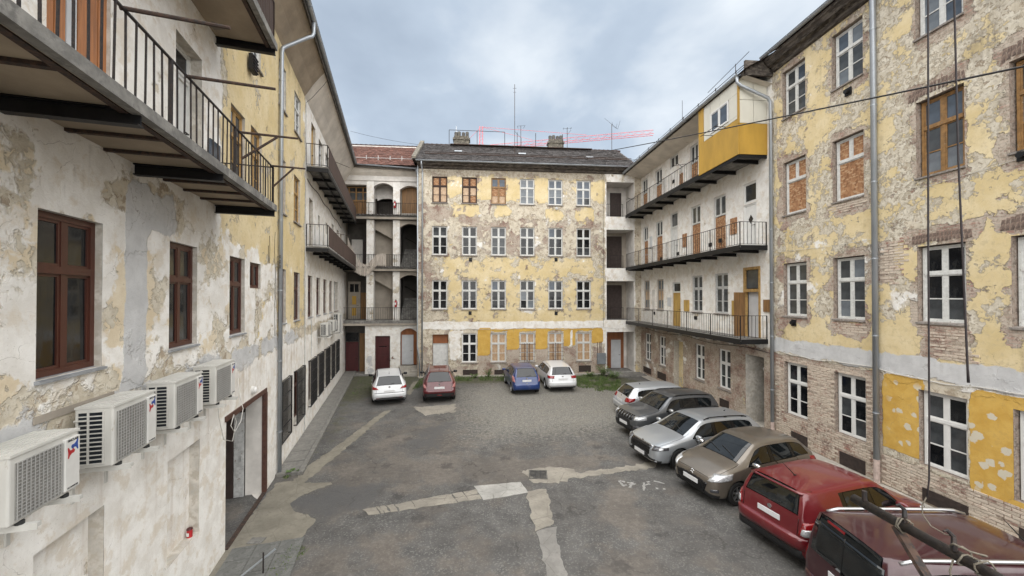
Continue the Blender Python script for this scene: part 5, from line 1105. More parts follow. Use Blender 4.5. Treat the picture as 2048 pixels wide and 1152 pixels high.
MB().box(-15.55,-15.46,-1.2,0.0,14.6,15.2).face([(-15.6,-1.3,14.75),(-15.3,-1.3,14.75),(-15.3,0.1,15.6),(-15.6,0.1,15.6)]).build('verge_board', M['cornice'], RB)
# eaves of the near part and the roofs
co = MB(); cp = [(0.0,14.70),(-0.08,14.74),(-0.14,14.88),(-0.28,14.93),(-0.36,15.05),(-0.42,15.10),(-0.44,15.20),(0.0,15.21)]
co.yprism(cp, -15.4, -3.5); co.build('cornice', M['cornice'], RB)
gutter(RB, -15.45, -3.5, -0.52, 15.30, 0.085)
rf = MB(); rf.raw([(-15.45,-0.5,15.3),(-3.5,-0.5,15.3),(-3.5,6,19.2),(-15.45,6,19.2)], [(0,1,2,3)]); rf.raw([(-28.6,-1.33,14.76),(-15.3,-1.33,14.76),(-15.3,6,18.9),(-28.6,6,18.9)], [(0,1,2,3)])
rf.raw([(-28.6,1.25,0),(-3.5,1.25,0),(-3.5,1.25,15.2),(-28.6,1.25,15.2)], [(0,1,2,3)]); rf.raw([(-3.5,0,0),(-3.5,6,0),(-3.5,6,19),(-3.5,0,15.2)], [(0,1,2,3)]); rf.raw([(-28.6,6,0),(-3.5,6,0),(-3.5,6,19.2),(-28.6,6,19.2)], [(0,1,2,3)])
rf.build('roof', M['tile_red'], RB, fix=False)
sn = MB(); sn.tube([(-28,-1.0,15.12),(-15.8,-1.0,15.12)], 0.014, 6); sn.tube([(-28,-1.0,15.22),(-15.8,-1.0,15.22)], 0.014, 6)
for k in range(9): sn.bar((-27.5+k*1.4,-1.0,14.9),(-27.5+k*1.4,-1.0,15.28),0.03,0.03)
sn.build('snow_guard', M['rail'], RB)
antenna_r = MB()
antenna_r.tube([(-16.6,-0.8,15.1),(-16.6,-0.8,15.75)], 0.015, 6).tube([(-18.3,-1.0,15.4),(-15.9,-0.7,15.85)], 0.012, 5); antenna_r.tube([(-21.3,-0.6,15.2),(-21.3,-0.6,16.6)], 0.012, 5)
antenna_r.build('lightning_rod', M['rail'], RB)
wv = [(-s, -0.03, 3.42+0.05*math.sin(s*1.7)+0.02*math.sin(s*5)) for s in np.arange(5.0, 15.4, 0.3)]
MB().tube(wv, 0.014, 5).build('wire', M['cable_white'], RB)
wv = [(-s, -0.05, 3.3+0.06*math.sin(s*1.2)) for s in np.arange(15.6, 27.5, 0.4)]
MB().tube(wv, 0.014, 5).build('wire', M['cable_black'], RB)
MB().tube([(-15.2,-0.02,7.4),(-13.0,-0.03,7.32),(-11.6,-0.02,7.36)], 0.006, 5).build('wire', M['cable_white'], RB); MB().tube([(-10.2,-0.02,8.55),(-7.0,-0.03,8.75)], 0.006, 5).build('wire', M['cable_white'], RB)
# ---- single bricks in the bare patches of the near part; the largest stay single, the rest are one mesh
def P(*pts): return in_poly([(-s, z) for s, z in pts])
def not_hole(x, z): return not any(h[0]-0.03 < x < h[1]+0.03 and h[2]-0.03 < z < h[3]+0.03 for h in holes)
fields = []
low = lambda x, z: not_hole(x, z) and not any(-v[1]-0.05 < x < -v[0]+0.05 and z < 0.55 for v in ((11.87,12.70),(9.38,10.34),(13.95,14.66),(7.6,8.5)))
jag = lambda x, z, a: a+0.10*mnoise.noise((x*2.1, 0, 5.0))+0.05*mnoise.noise((x*7, 1, 3.0))
tests = [
 (lambda x, z: low(x, z) and z < jag(x, z, 3.18) and -15.35 < x < -11.55, -15.4, -11.5, 0.08, 3.3),
 (lambda x, z: low(x, z) and z < jag(x, z, 0.98) and -11.35 < x < -4.5, -11.4, -4.5, 0.08, 1.2),
 (lambda x, z: not_hole(x, z) and P((10.45,4.82),(9.35,4.82),(9.55,4.5),(9.2,4.1),(9.0,3.97),(9.95,3.97),(10.05,4.3))(x, z), -10.6, -8.8, 3.9, 4.85),
 (lambda x, z: not_hole(x, z) and P((11.3,7.15),(10.6,7.3),(10.75,6.4),(11.05,5.9),(11.35,6.1))(x, z), -11.4, -10.4, 5.8, 7.4),
 (lambda x, z: not_hole(x, z) and P((12.95,4.82),(11.8,4.82),(11.85,4.5),(12.5,4.38),(12.9,4.6))(x, z), -13.1, -11.6, 4.3, 4.85),
 (lambda x, z: not_hole(x, z) and P((13.1,8.74),(11.75,8.74),(11.85,8.5),(12.8,8.35))(x, z), -13.2, -11.6, 8.3, 8.75),
 (lambda x, z: not_hole(x, z) and P((8.5,8.85),(7.3,8.85),(7.5,8.0),(8.3,8.3))(x, z), -8.6, -7.2, 8.0, 8.9),
]
allb = []
for i, (t, xa, xb, za, zb) in enumerate(tests): allb += bricks_in(t, xa, xb, za, zb, i+3)
allb.sort(key=lambda b: -b[0])                                        # nearest the camera first
meshes = [rough_brick(0.25, 0.068, 0.016, 50+i).mesh('brick', M['brick']) for i in range(8)]
rb = random.Random(5)
vis = [b for b in allb if b[0] < -8.2]; rest = []
for k, (x, z, w) in enumerate(vis):
    if k < 270: put(rb.choice(meshes), 'brick', RB, (x, 0.004+rb.uniform(-0.004, 0.006), z), (0, R(rb.uniform(-0.6, 0.6)), 0))
    else: rest.append((x, z, w))
st = MB(); tint = []
for k, (x, z, w) in enumerate(rest+[b for b in allb if b[0] >= -8.2]):
    q = rough_brick(0.25, 0.068, 0.016, k); st.raw([(v[0]+x, v[1]+0.003, v[2]+z) for v in q.v], q.f); tint += [rb.random()]*8
o = st.build('brickwork', M['brick'], RB, fix=False); o['kind'] = 'stuff'
a_ = o.data.attributes.new('tint', 'FLOAT', 'POINT'); a_.data.foreach_set('value', tint)
# soldier-course lintels over the near windows
for (s0, s1, z, h, rise) in ((9.35,10.6,10.92,0.30,0.07),(9.25,10.55,7.0,0.27,0.03),(7.2,8.75,7.05,0.34,0.04),(7.3,8.7,10.92,0.32,0.06)):
    n = int((s1-s0)/0.081)
    for k in range(n):
        u = (k+0.5)/n; s = s0+(s1-s0)*u; zz = z+rise*(1-(2*u-1)**2)
        q = rough_brick(0.073, h*rb.uniform(0.72, 1.08), 0.012, 900+k+int(s0*10)); put(q.mesh('brick', M['brick_dark']), 'brick', RB, (-s, 0.0, zz+h/2+0.02), (0, R((u-0.5)*14), 0))
# ================================================================== courtyard ground
def ground_material():
    t = NT('worn_asphalt'); co = t.coord()
    a1 = t.new('ShaderNodeAttribute', attribute_name='f1'); s1 = t.new('ShaderNodeSeparateColor'); t.l.new(a1.outputs['Color'], s1.inputs[0])
    grv, mos, brn, drk = s1.outputs[0], s1.outputs[1], s1.outputs[2], a1.outputs['Alpha']
    nb = t.noise(co, 0.55, 5, 0.62); nm = t.noise(co, 1.7, 6, 0.65, 0.3); ns = t.noise(co, 7, 5, 0.68); nf = t.noise(co, 60, 3, 0.7); n2 = t.noise(t.mapping(co, (1,1,1), (13,4,0)), 0.9, 6, 0.62)
    peb = t.voro(co, 34, 'F1', 1); ps = t.new('ShaderNodeSeparateColor'); t.l.new(peb, ps.inputs[0]); pd = t.voro(co, 34)
    def mask(f, n, amp=2.0, w=0.12): return t.step(t.math('ADD', f, t.math('MULTIPLY', t.math('SUBTRACT', n, 0.5), amp)), 0.5-w, 0.5+w)
    asp = t.mix(t.step(nm, 0.32, 0.68), (0.074, 0.072, 0.069), (0.120, 0.116, 0.110))
    asp = t.mix(t.math('MULTIPLY', t.step(ps.outputs[0], 0.70, 0.95), 0.5), asp, (0.23, 0.222, 0.207))
    asp = t.mix(t.math('MULTIPLY', t.step(nf, 0.52, 0.72), 0.6), asp, (0.055, 0.053, 0.051))
    asp = t.mix(t.math('MULTIPLY', mask(brn, n2, 2.4, 0.25), 0.62), asp, t.mix(t.step(ns, 0.3, 0.7), (0.125, 0.106, 0.088), (0.190, 0.164, 0.138)))
    g = t.mix(ps.outputs[1], (0.14, 0.134, 0.119), (0.34, 0.324, 0.288)); g = t.mix(t.step(pd, 0.4, 0.8), g, (0.12, 0.114, 0.10)); g = t.mix(t.math('MULTIPLY', t.step(nm, 0.45, 0.7), 0.5), g, (0.21, 0.194, 0.158))
    oil = t.voro(t.mapping(co, (1,1,1), (7,3,0)), 0.9); asp = t.mix(t.math('MULTIPLY', t.step(t.math('ADD', oil, t.math('MULTIPLY', t.math('SUBTRACT', ns, 0.5), 0.5)), 0.26, 0.10), 0.55), asp, (0.036, 0.034, 0.033))
    big = t.step(nb, 0.40, 0.62); asp = t.mix(t.math('MULTIPLY', big, 0.45), asp, (0.068, 0.063, 0.058))
    m_g = mask(grv, ns, 2.2, 0.40); col = t.mix(m_g, asp, g)
    m_m = mask(mos, nm, 1.8, 0.25); col = t.mix(t.math('MULTIPLY', m_m, 0.85), col, t.mix(t.step(ns, 0.35, 0.65), (0.046, 0.047, 0.028), (0.092, 0.090, 0.050)))
    col = t.mix(t.math('MULTIPLY', mask(drk, nm, 1.6, 0.22), 0.8), col, t.mix(t.step(nf, 0.3, 0.7), (0.066, 0.065, 0.065), (0.100, 0.098, 0.096)))
    wb_ = t.new('ShaderNodeVectorMath', operation='ADD'); wn_ = t.new('ShaderNodeTexNoise'); t.l.new(co, wn_.inputs['Vector']); wn_.inputs['Scale'].default_value = 1.3; wn_.inputs['Detail'].default_value = 4; ws_ = t.new('ShaderNodeVectorMath', operation='SCALE'); t.l.new(wn_.outputs['Color'], ws_.inputs[0]); ws_.inputs['Scale'].default_value = 0.9; t.l.new(co, wb_.inputs[0]); t.l.new(ws_.outputs[0], wb_.inputs[1]); crk = t.voro(wb_.outputs[0], 0.6, 'DISTANCE_TO_EDGE'); col = t.mix(t.math('MULTIPLY', t.step(t.math('ADD', crk, t.math('MULTIPLY', t.math('SUBTRACT', ns, 0.5), 0.05)), 0.014, 0.004), t.math('MULTIPLY', t.math('MULTIPLY', t.math('SUBTRACT', 1.0, m_g), t.step(nb, 0.48, 0.6)), 0.5)), col, (0.04, 0.037, 0.033))
    h = t.math('ADD', t.math('MULTIPLY', nf, 0.5), t.math('ADD', t.math('MULTIPLY', ns, 0.9), t.math('MULTIPLY', t.math('MULTIPLY', pd, m_g), -1.2)))
    ro = t.math('ADD', 0.72, t.math('MULTIPLY', ns, 0.25)); return t.fin(col, ro, t.bump(h, 0.55, 0.02), spec=0.35)
M['ground'] = ground_material()
def concrete_patch_mat(name, c):
    t = NT(name); co = t.coord(); nm = t.noise(co, 1.6, 8, 0.65); ns = t.noise(co, 9, 7, 0.7); nf = t.noise(co, 70, 4, 0.7)
    col = t.mix(t.step(nm, 0.3, 0.7), tuple(x*0.78 for x in c), tuple(x*1.15 for x in c)); col = t.mix(t.math('MULTIPLY', t.step(ns, 0.52, 0.66), 0.5), col, tuple(x*0.62 for x in c))
    crk = t.voro(t.mapping(co, (1,1,1), (3,1,0)), 1.5, 'DISTANCE_TO_EDGE'); col = t.mix(t.math('MULTIPLY', t.step(t.math('ADD', crk, t.math('MULTIPLY', t.math('SUBTRACT', ns, 0.5), 0.06)), 0.012, 0.003), 0.45), col, (0.10, 0.09, 0.075))
    return t.fin(col, 0.9, t.bump(t.math('ADD', ns, t.math('MULTIPLY', nf, 0.5)), 0.5, 0.012), spec=0.3)
M['c_strip'] = concrete_patch_mat('cracked_pale_concrete', (0.265, 0.243, 0.205)); M['c_grey'] = concrete_patch_mat('cracked_grey_concrete', (0.225, 0.215, 0.198)); M['c_apron'] = concrete_patch_mat('stained_apron_concrete', (0.205, 0.188, 0.152)); M['c_light'] = concrete_patch_mat('light_slab_concrete', (0.35, 0.34, 0.315))
gx = [-500,-120,-40]+list(np.arange(-15.5, 13.2, 0.4))+[40,120,500]; gy = [-500,-100,-20]+list(np.arange(2.4, 30.5, 0.4))+[60,200,600]
V = []; F = []
for j, y in enumerate(gy):
    for i, x in enumerate(gx): V.append((x, y, 0.03*mnoise.noise((x*0.25, y*0.25, 2.0)) if (-14 < x < 11 and 4 < y < 27) else 0.0))
nx = len(gx)
for j in range(len(gy)-1):
    for i in range(nx-1): F.append((j*nx+i, j*nx+i+1, (j+1)*nx+i+1, (j+1)*nx+i))
me = bpy.data.meshes.new('ground'); me.from_pydata(V, [], F); me.materials.append(M['ground']); Pn = np.array(V)[:,:2]
def polyw(poly, soft):
    d = np.full(len(Pn), 1e9); ins = np.zeros(len(Pn), bool); n = len(poly)
    for i in range(n):
        a = np.array(poly[i]); b = np.array(poly[(i+1) % n]); ab = b-a; t = np.clip(((Pn-a)@ab)/(ab@ab+1e-9), 0, 1)
        d = np.minimum(d, np.hypot(*(Pn-(a+t[:,None]*ab)).T))
        c = ((a[1] > Pn[:,1]) != (b[1] > Pn[:,1])) & (Pn[:,0] < (b[0]-a[0])*(Pn[:,1]-a[1])/((b[1]-a[1]) or 1e-9)+a[0]); ins ^= c
    return np.clip(0.5+np.where(ins, d, -d)/soft, 0, 1)
f = np.zeros((len(V), 4)); f[:,2] = 0.28
for ch, poly, val, soft in (
    (0, [(-3.3,22.5),(-1,25.6),(6,26.5),(8.5,25),(9,19),(5.5,16.2),(4.4,16.0),(1.5,15.3),(-1.4,15.0),(-2.4,17.8)], 0.78, 3.4),
    (1, [(-12.4,27.2),(-6.2,27),(-6.2,24.5),(-7.9,21.5),(-9.2,19.0),(-10.5,22)], 0.85, 1.6), (1, [(-9.4,20),(-7.6,19),(-6.4,13),(-7.3,12.5)], 0.42, 1.2), (1, [(-6.2,26.5),(-3.5,26.6),(-3.5,24.8),(-6.0,23.5)], 0.7, 1.0),
    (1, [(-4,26.8),(7.5,27.6),(8.5,25),(5.8,22.8),(3.9,24.6),(0,24.9),(-4,24.6)], 0.8, 0.8),
    (2, [(-6.3,13.4),(-1.5,13.2),(3,13.4),(3.2,12.4),(-1,11.4),(-5.5,11.6)], 0.85, 1.2), (2, [(-5.5,17.6),(-1.8,18),(-1.5,13),(-5.5,13)], 0.55, 1.2), (2, [(-4.5,8.6),(-2.5,8.9),(-2,6),(-5,6)], 0.6, 1), (2, [(2.6,11),(3.4,11),(3,7),(2.2,7)], 0.75, 0.8), (2, [(-1.5,8.4),(-0.7,8.4),(-0.8,6.5),(-1.4,6.5)], 0.7, 0.6),
    (3, [(-6.04,10.35),(-5.91,10.82),(-5.39,11.33),(-4.62,11.42),(-3.71,11.44),(-3.71,10.82),(-3.96,10.08),(-4.52,9.71),(-5.28,9.83),(-5.7,10.0)], 0.85, 0.6), (3, [(-3.7,17),(-2.4,17.2),(-2.7,13.8),(-4.2,13.6)], 0.7, 0.9)):
    w = polyw(poly, soft); f[:,ch] = f[:,ch]*(1-w)+val*w
at_ = me.color_attributes.new('f1', 'FLOAT_COLOR', 'POINT'); at_.data.foreach_set('color', f.astype(np.float32).ravel())
GR = tag(put(me, 'ground'), 'worn patched asphalt of the courtyard', None, None, 'structure')
me.polygons.foreach_set('use_smooth', [True]*len(F))
def gz(x, y): return 0.03*mnoise.noise((x*0.25, y*0.25, 2.0)) if (-14 < x < 11 and 4 < y < 27) else 0.0
def patch(name, poly, mt, z=0.006, jag=0.05, seed=1, kind='structure', label=None, step=0.12, parent=None):
    """thin slab on the ground with a ragged outline"""
    rr = random.Random(seed); pts = []
    for (a, b) in zip(poly, poly[1:]+poly[:1]):
        L = math.dist(a, b); n = max(1, int(L/step))
        for k in range(n):
            t = k/n; j = jag*(0 if n == 1 else 1); pts.append((a[0]+(b[0]-a[0])*t+rr.uniform(-j, j), a[1]+(b[1]-a[1])*t+rr.uniform(-j, j)))
    bm = bmesh.new(); vs = [bm.verts.new((x, y, 0)) for x, y in pts]
    f_ = bm.faces.new(vs); bmesh.ops.triangulate(bm, faces=[f_])
    for _ in range(3):
        es = [e for e in bm.edges if e.calc_length() > 0.6]
        if es: bmesh.ops.subdivide_edges(bm, edges=es, cuts=1); bmesh.ops.triangulate(bm, faces=[q for q in bm.faces if len(q.verts) > 3])
    for v in bm.verts: v.co.z = gz(v.co.x, v.co.y)+z
    bmesh.ops.recalc_face_normals(bm, faces=bm.faces)
    if sum(q.normal.z for q in bm.faces) < 0: bmesh.ops.reverse_faces(bm, faces=bm.faces)
    be = [e for e in bm.edges if e.is_boundary]; r = bmesh.ops.extrude_edge_only(bm, edges=be)
    for v in [g for g in r['geom'] if isinstance(g, bmesh.types.BMVert)]: v.co.z -= 0.05
    m = bpy.data.meshes.new(name); bm.to_mesh(m); bm.free(); m.materials.append(M[mt])
    o = put(m, name, parent); 
    if parent is None: tag(o, label, None, None, kind)
    return o
patch('concrete_strip', [(-6.01,18.87),(-6.30,18.69),(-6.74,12.53),(-6.66,11.5),(-6.3,11.33),(-6.20,12.53)], 'c_apron', 0.008, 0.05, 2, label='pale diagonal concrete strip along the left pavement')
patch('concrete_strip', [(-6.2,25.39),(-6.5,24.94),(-6.15,22.0),(-5.82,21.8)], 'c_apron', 0.008, 0.05, 3, label='short concrete strip between the white and the red car')
# broken stones of the centre strip
st_ = [(-3.96,10.08),(-3.73,9.81),(-0.82,10.61),(-1.05,11.09)]; rr = random.Random(4); N = 9
def lerp2(a, b, t): return (a[0]+(b[0]-a[0])*t, a[1]+(b[1]-a[1])*t)
cs = tag(bpy.data.objects.new('concrete_strip', None), 'broken concrete strip running to the pale slab', None, None, 'structure'); COL.objects.link(cs)
cuts = [0]+sorted(rr.uniform(0.05, 0.95) for _ in range(N-1))+[1]
for a, b in zip(cuts[:-1], cuts[1:]):
    p0, p1 = lerp2(st_[0], st_[3], a+0.004), lerp2(st_[0], st_[3], b-0.004); q0, q1 = lerp2(st_[1], st_[2], a+0.004), lerp2(st_[1], st_[2], b-0.004)
    if a > 0.42:
        m0, m1 = lerp2(q0, p0, 0.47), lerp2(q1, p1, 0.47); m2, m3 = lerp2(q0, p0, 0.53), lerp2(q1, p1, 0.53)
        patch('concrete_piece', [q0,q1,m1,m0], 'c_strip', 0.010, 0.022, int(a*100), parent=cs); patch('concrete_piece', [m2,m3,p1,p0], 'c_strip', 0.010, 0.022, int(a*100)+7, parent=cs)
    else: patch('concrete_piece', [q0,q1,p1,p0], 'c_strip', 0.010, 0.03, int(a*100), parent=cs)
patch('concrete_slab', [(-1.13,11.28),(-0.4,11.42),(0.25,11.55),(0.40,11.15),(0.45,10.92),(-0.35,10.66),(-0.79,10.53)], 'c_light', 0.012, 0.012, 5, label='pale concrete slab in the middle of the yard')
patch('concrete_strip', [(0.32,12.27),(1.29,12.6),(1.98,12.42),(2.16,12.15),(4.9,13.0),(4.75,12.55),(1.87,11.78),(1.39,11.47),(0.63,11.55)], 'c_strip', 0.008, 0.07, 6, label='concrete strip from the drain towards the silver car')
patch('concrete_strip', [(0.42,11.02),(1.01,11.17),(1.04,9.42),(0.82,9.30),(0.55,9.1),(0.52,9.52),(0.43,10.53)], 'c_strip', 0.009, 0.045, 7, label='wide concrete strip from the slab towards the camera')
patch('concrete_strip', [(0.60,9.06),(0.84,9.25),(1.05,9.34),(1.08,8.56),(1.10,7.0),(1.12,5.5),(0.70,5.5),(0.66,7.0),(0.66,8.6)], 'c_grey', 0.007, 0.05, 8, label='cracked grey concrete strip nearest the camera')
patch('concrete_patch', [(-5.0,19.39),(-3.9,19.6),(-2.96,19.88),(-2.72,18.57),(-3.4,18.2),(-4.13,18.01)], 'c_strip', 0.008, 0.10, 9, label='pale patch behind the dark red crossover')
patch('concrete_apron', [(-7.1,11.5),(-6.89,11.6),(-5.39,11.47),(-5.91,10.82),(-6.04,10.35),(-5.6,9.92),(-5.23,9.83),(-4.96,9.68),(-4.82,8.69),(-5.09,8.66),(-4.57,8.1),(-4.5,6.0),(-5.7,6.0),(-6.35,8.3)], 'c_apron', 0.007, 0.05, 10, label='stained concrete apron in front of the garage doorway')
# paving slabs by the lower left corner
ps = tag(bpy.data.objects.new('paving', None), 'grey paving slabs at the foot of the left wall', None, None, 'structure'); COL.objects.link(ps)
U = Vector((-0.29392, 0.95583)); Nn = Vector((0.95583, 0.29392)); B0 = Vector((-7.4093, 12.0076))
pm = MB().box(-0.235, 0.235, -0.235, 0.235, -0.04, 0.0).mesh('paving_slab', mat('dark_grey_paver', (0.135, 0.135, 0.127), 0.85, 0.22, 4, bump=0.5, c2=(0.098, 0.098, 0.09)))
for i in range(5):
    for j in range(3):
        p = B0+U*(-5.9+i*0.48)+Nn*(0.36+j*0.48); put(pm, 'paving_slab', ps, (p.x, p.y, 0.030+rnd.uniform(-0.004, 0.004)), (0, 0, math.atan2(U.y, U.x)+R(rnd.uniform(-0.6, 0.6))))
# raised pavement along the left wing
pv = tag(bpy.data.objects.new('pavement', None), 'narrow raised stone pavement along the left wing', None, None, 'structure'); COL.objects.link(pv)
pmat = mat('worn_pavement_stone', (0.185, 0.177, 0.16), 0.85, 0.2, 2.5, bump=0.5, c2=(0.135, 0.13, 0.12))
k = -0.2; kk = 0
while k < 16.6:
    L = rnd.uniform(0.75, 1.15); m = MB().box(-L/2+0.006, L/2-0.006, -0.62, 0.0, -0.1, 0.0).mesh('paving_slab', pmat)
    p = B0+U*(k+L/2)+Nn*0.02; put(m, 'paving_slab', pv, (p.x, p.y, 0.10+rnd.uniform(-0.008, 0.008)), (R(rnd.uniform(-0.5, 0.5)), R(rnd.uniform(-0.4, 0.4)), math.atan2(U.y, U.x)))
    k += L
k = -0.25
while k < 16.4:
    L = rnd.uniform(1.3, 2.1); m = MB().box(-L/2+0.006, L/2-0.006, -0.78, -0.632, -0.15, 0.0).mesh('kerb_stone', pmat)
    p = B0+U*(k+L/2)+Nn*0.02; put(m, 'kerb_stone', pv, (p.x, p.y, 0.105+rnd.uniform(-0.008, 0.008)), (0, R(rnd.uniform(-0.3, 0.3)), math.atan2(U.y, U.x)))
    k += L
# drain grate
dg = thing('drain_grate', 'square cast iron drain grate in the middle of the yard', 'drain', (0.82,12.02,gz(0.82,12.02)+0.014), R(-3))
MB().box(-0.29,0.29,-0.29,-0.25,-0.02,0.012).box(-0.29,0.29,0.25,0.29,-0.02,0.012).box(-0.29,-0.25,-0.249,0.249,-0.02,0.012).box(0.25,0.29,-0.249,0.249,-0.02,0.012).build('frame', M['chimney_pot'], dg)
MB().box(-0.25,0.25,-0.25,0.25,-0.02,-0.005).build('pit', M['black_print'], dg)
for i in range(3):
    for j in range(6): MB().box(-0.24+i*0.165,-0.095+i*0.165,-0.245+j*0.0925,-0.218+j*0.0925,-0.004,0.010).build('grate_bar', M['chimney_pot'], dg)
# worn white ground lettering
wm = mat('worn_white_road_paint', (0.27, 0.265, 0.25), 0.85, 0.2, 9); lm = MB(); rr = random.Random(21)
def stroke(a, b, w):
    a, b = Vector(a), Vector(b); n = max(2, int((b-a).length/0.07)); d = (b-a).normalized(); p = Vector((-d.y, d.x))
    for k in range(n):
        if rr.random() < 0.25: continue
        q0 = a.lerp(b, k/n); q1 = a.lerp(b, (k+1.15)/n); w0 = w*rr.uniform(0.5, 1.1)
        pts = [q0+p*w0/2*rr.uniform(0.5,1), q0-p*w0/2*rr.uniform(0.5,1), q1-p*w0/2*rr.uniform(0.5,1), q1+p*w0/2*rr.uniform(0.5,1)]
        lm.face([(x.x, x.y, gz(x.x, x.y)+0.006) for x in pts])
for a, b in (((3.18,11.30),(3.70,11.42)),((3.25,11.62),(3.30,11.28)),((3.28,11.62),(3.66,11.40)),((3.45,11.18),(3.62,11.52)),((3.80,11.02),(3.98,11.50)),((3.86,11.30),(4.12,11.42)),((3.98,11.50),(4.16,11.56)),((4.32,11.62),(4.62,11.40)),((4.40,11.12),(4.46,11.10)),((4.20,11.15),(4.26,11.14))): stroke(a, b, 0.11)
tag(lm.build('ground_marking', wm, None, fix=False), 'worn white painted marks on the asphalt in front of the silver and brown cars', 'marking')
pc = MB().box(-0.16,0.16,-0.11,0.11,0,0.012).build('manhole_cover', M['concrete'], None, loc=(-5.85,8.75,gz(-5.85,8.75)+0.012)); tag(pc, 'small dark manhole cover on the apron by the garage doorway', 'cover')
bp = thing('metal_bracket_post', 'short thin steel post with a slanted bar at the lower left', 'post', (-5.02,7.72,0.02), 0)
MB().tube([(0,0,0),(0,0,0.42)], 0.014, 6).build('post', M['rail'], bp); MB().bar((-0.35,-0.22,0.06),(0.06,0.30,0.30),0.05,0.012).build('slanted_bar', M['zinc'], bp)
MB().box(-3.74,-1.18,-0.04,0.05,0.0,0.05).build('threshold', M['rust'], LB)
# ---- grass and weeds
gm = mat('grass_blade', (0.075, 0.125, 0.028), 0.7, 0.45, 3.0, c2=(0.13, 0.155, 0.055)); rr = random.Random(11)
def blades(poly, n, h0, h1, b):
    t = in_poly(poly); xs = [p[0] for p in poly]; ys = [p[1] for p in poly]; c = 0
    while c < n:
        x, y = rr.uniform(min(xs), max(xs)), rr.uniform(min(ys), max(ys))
        if not t(x, y): continue
        if mnoise.noise((x*1.4, y*1.4, 7.0)) < -0.12+0.3*rr.random()-0.15: c += 0.4; continue
        h = rr.uniform(h0, h1)*(0.6+0.7*max(0, mnoise.noise((x*0.9, y*0.9, 1.0))+0.5)); a = rr.uniform(0, 6.28); w = rr.uniform(0.006, 0.014); l = h*rr.uniform(0.2, 0.8); d = rr.uniform(0, 6.28); z = gz(x, y)
        ca, sa = math.cos(a)*w, math.sin(a)*w; mx, my = x+math.cos(d)*l*0.35, y+math.sin(d)*l*0.35; ex, ey = x+math.cos(d)*l, y+math.sin(d)*l
        b.raw([(x-ca,y-sa,z),(x+ca,y+sa,z),(mx+ca*0.7,my+sa*0.7,z+h*0.6),(mx-ca*0.7,my-sa*0.7,z+h*0.6),(ex,ey,z+h*0.95)], [(0,1,2,3),(3,2,4)]); c += 1
gb = MB()
blades([(4.1,23.6),(4.0,27.2),(7.0,27.3),(7.2,25.2),(6.6,23.0),(5.6,22.2)], 5200, 0.06, 0.22, gb)
blades([(-3.9,26.6),(3.9,27.2),(3.9,25.8),(0,25.4),(-3.9,25.2)], 3600, 0.05, 0.2, gb)
blades([(-6.3,26.2),(-4.6,26.3),(-4.9,24.0),(-6.0,23.0)], 1200, 0.04, 0.14, gb)
blades([(-10.6,26.6),(-7.6,26.8),(-7.4,23.5),(-9.2,21.5)], 1100, 0.02, 0.07, gb)
blades([(-4.95,8.7),(-4.5,8.5),(-4.6,7.4),(-5.0,7.8)], 260, 0.02, 0.06, gb); blades([(-7.3,11.9),(-6.9,11.7),(-6.95,12.2),(-7.4,12.5)], 220, 0.03, 0.09, gb)
g_ = gb.build('grass', gm, None, fix=False); tag(g_, 'rough grass growing along the back wall', None, None, 'stuff')
lmat = mat('weed_leaf', (0.085, 0.16, 0.035), 0.6, 0.4, 5, c2=(0.14, 0.20, 0.06)); smat = mat('weed_stem', (0.10, 0.12, 0.05), 0.8, 0.2, 5)
def weed(x, y, h, n, spread, label, grp='weeds along the walls'):
    t = thing('weed_plant', label, 'plant', (x, y, gz(x, y)), 0, grp); s = MB(); lf = MB()
    for k in range(n):
        a = rr.uniform(0, 6.28); r = spread*rr.random(); L = h*rr.uniform(0.55, 1.1); pts = []
        for q in range(5):
            u = q/4; pts.append((r*0.3*math.cos(a)+math.cos(a)*spread*u*u*0.7, r*0.3*math.sin(a)+math.sin(a)*spread*u*u*0.7, L*u*(1-0.18*u)))
        s.tube(pts, [0.006,0.005,0.004,0.003,0.002], 4)
        for q in range(14):
            u = 0.25+0.75*rr.random(); i = min(3, int(u*4)); p = Vector(pts[i]).lerp(Vector(pts[i+1]), u*4-i); b = rr.uniform(0, 6.28); ll = rr.uniform(0.05, 0.11); ww = ll*0.38
            d = Vector((math.cos(b), math.sin(b), rr.uniform(-0.3, 0.5))).normalized(); sd = d.cross(Vector((0,0,1))).normalized()
            lf.raw([p, p+d*ll*0.5+sd*ww, p+d*ll+Vector((0,0,-0.02)), p+d*ll*0.5-sd*ww], [(0,1,2),(0,2,3)])
    s.build('stems', smat, t, fix=False); lf.build('leaves', lmat, t, fix=False)
weed(6.45,26.9,0.95,34,0.62,'tall leafy weed clump beside the corner opening of the back wall'); weed(7.1,26.2,0.6,22,0.5,'lower weed clump right of the tall one by the corner landing'); weed(5.5,26.9,0.45,16,0.45,'weed clump under the grey meter box')
weed(-1.65,26.5,0.75,16,0.30,'weed clump at the back wall between two vent plates'); weed(-2.6,26.3,0.4,14,0.35,'small weed clump just right of the dark red crossover'); weed(-0.4,26.5,0.4,14,0.4,'small weed clump just left of the blue hatchback'); weed(-6.9,12.05,0.18,10,0.18,'tiny weed at the foot of the left downpipe')
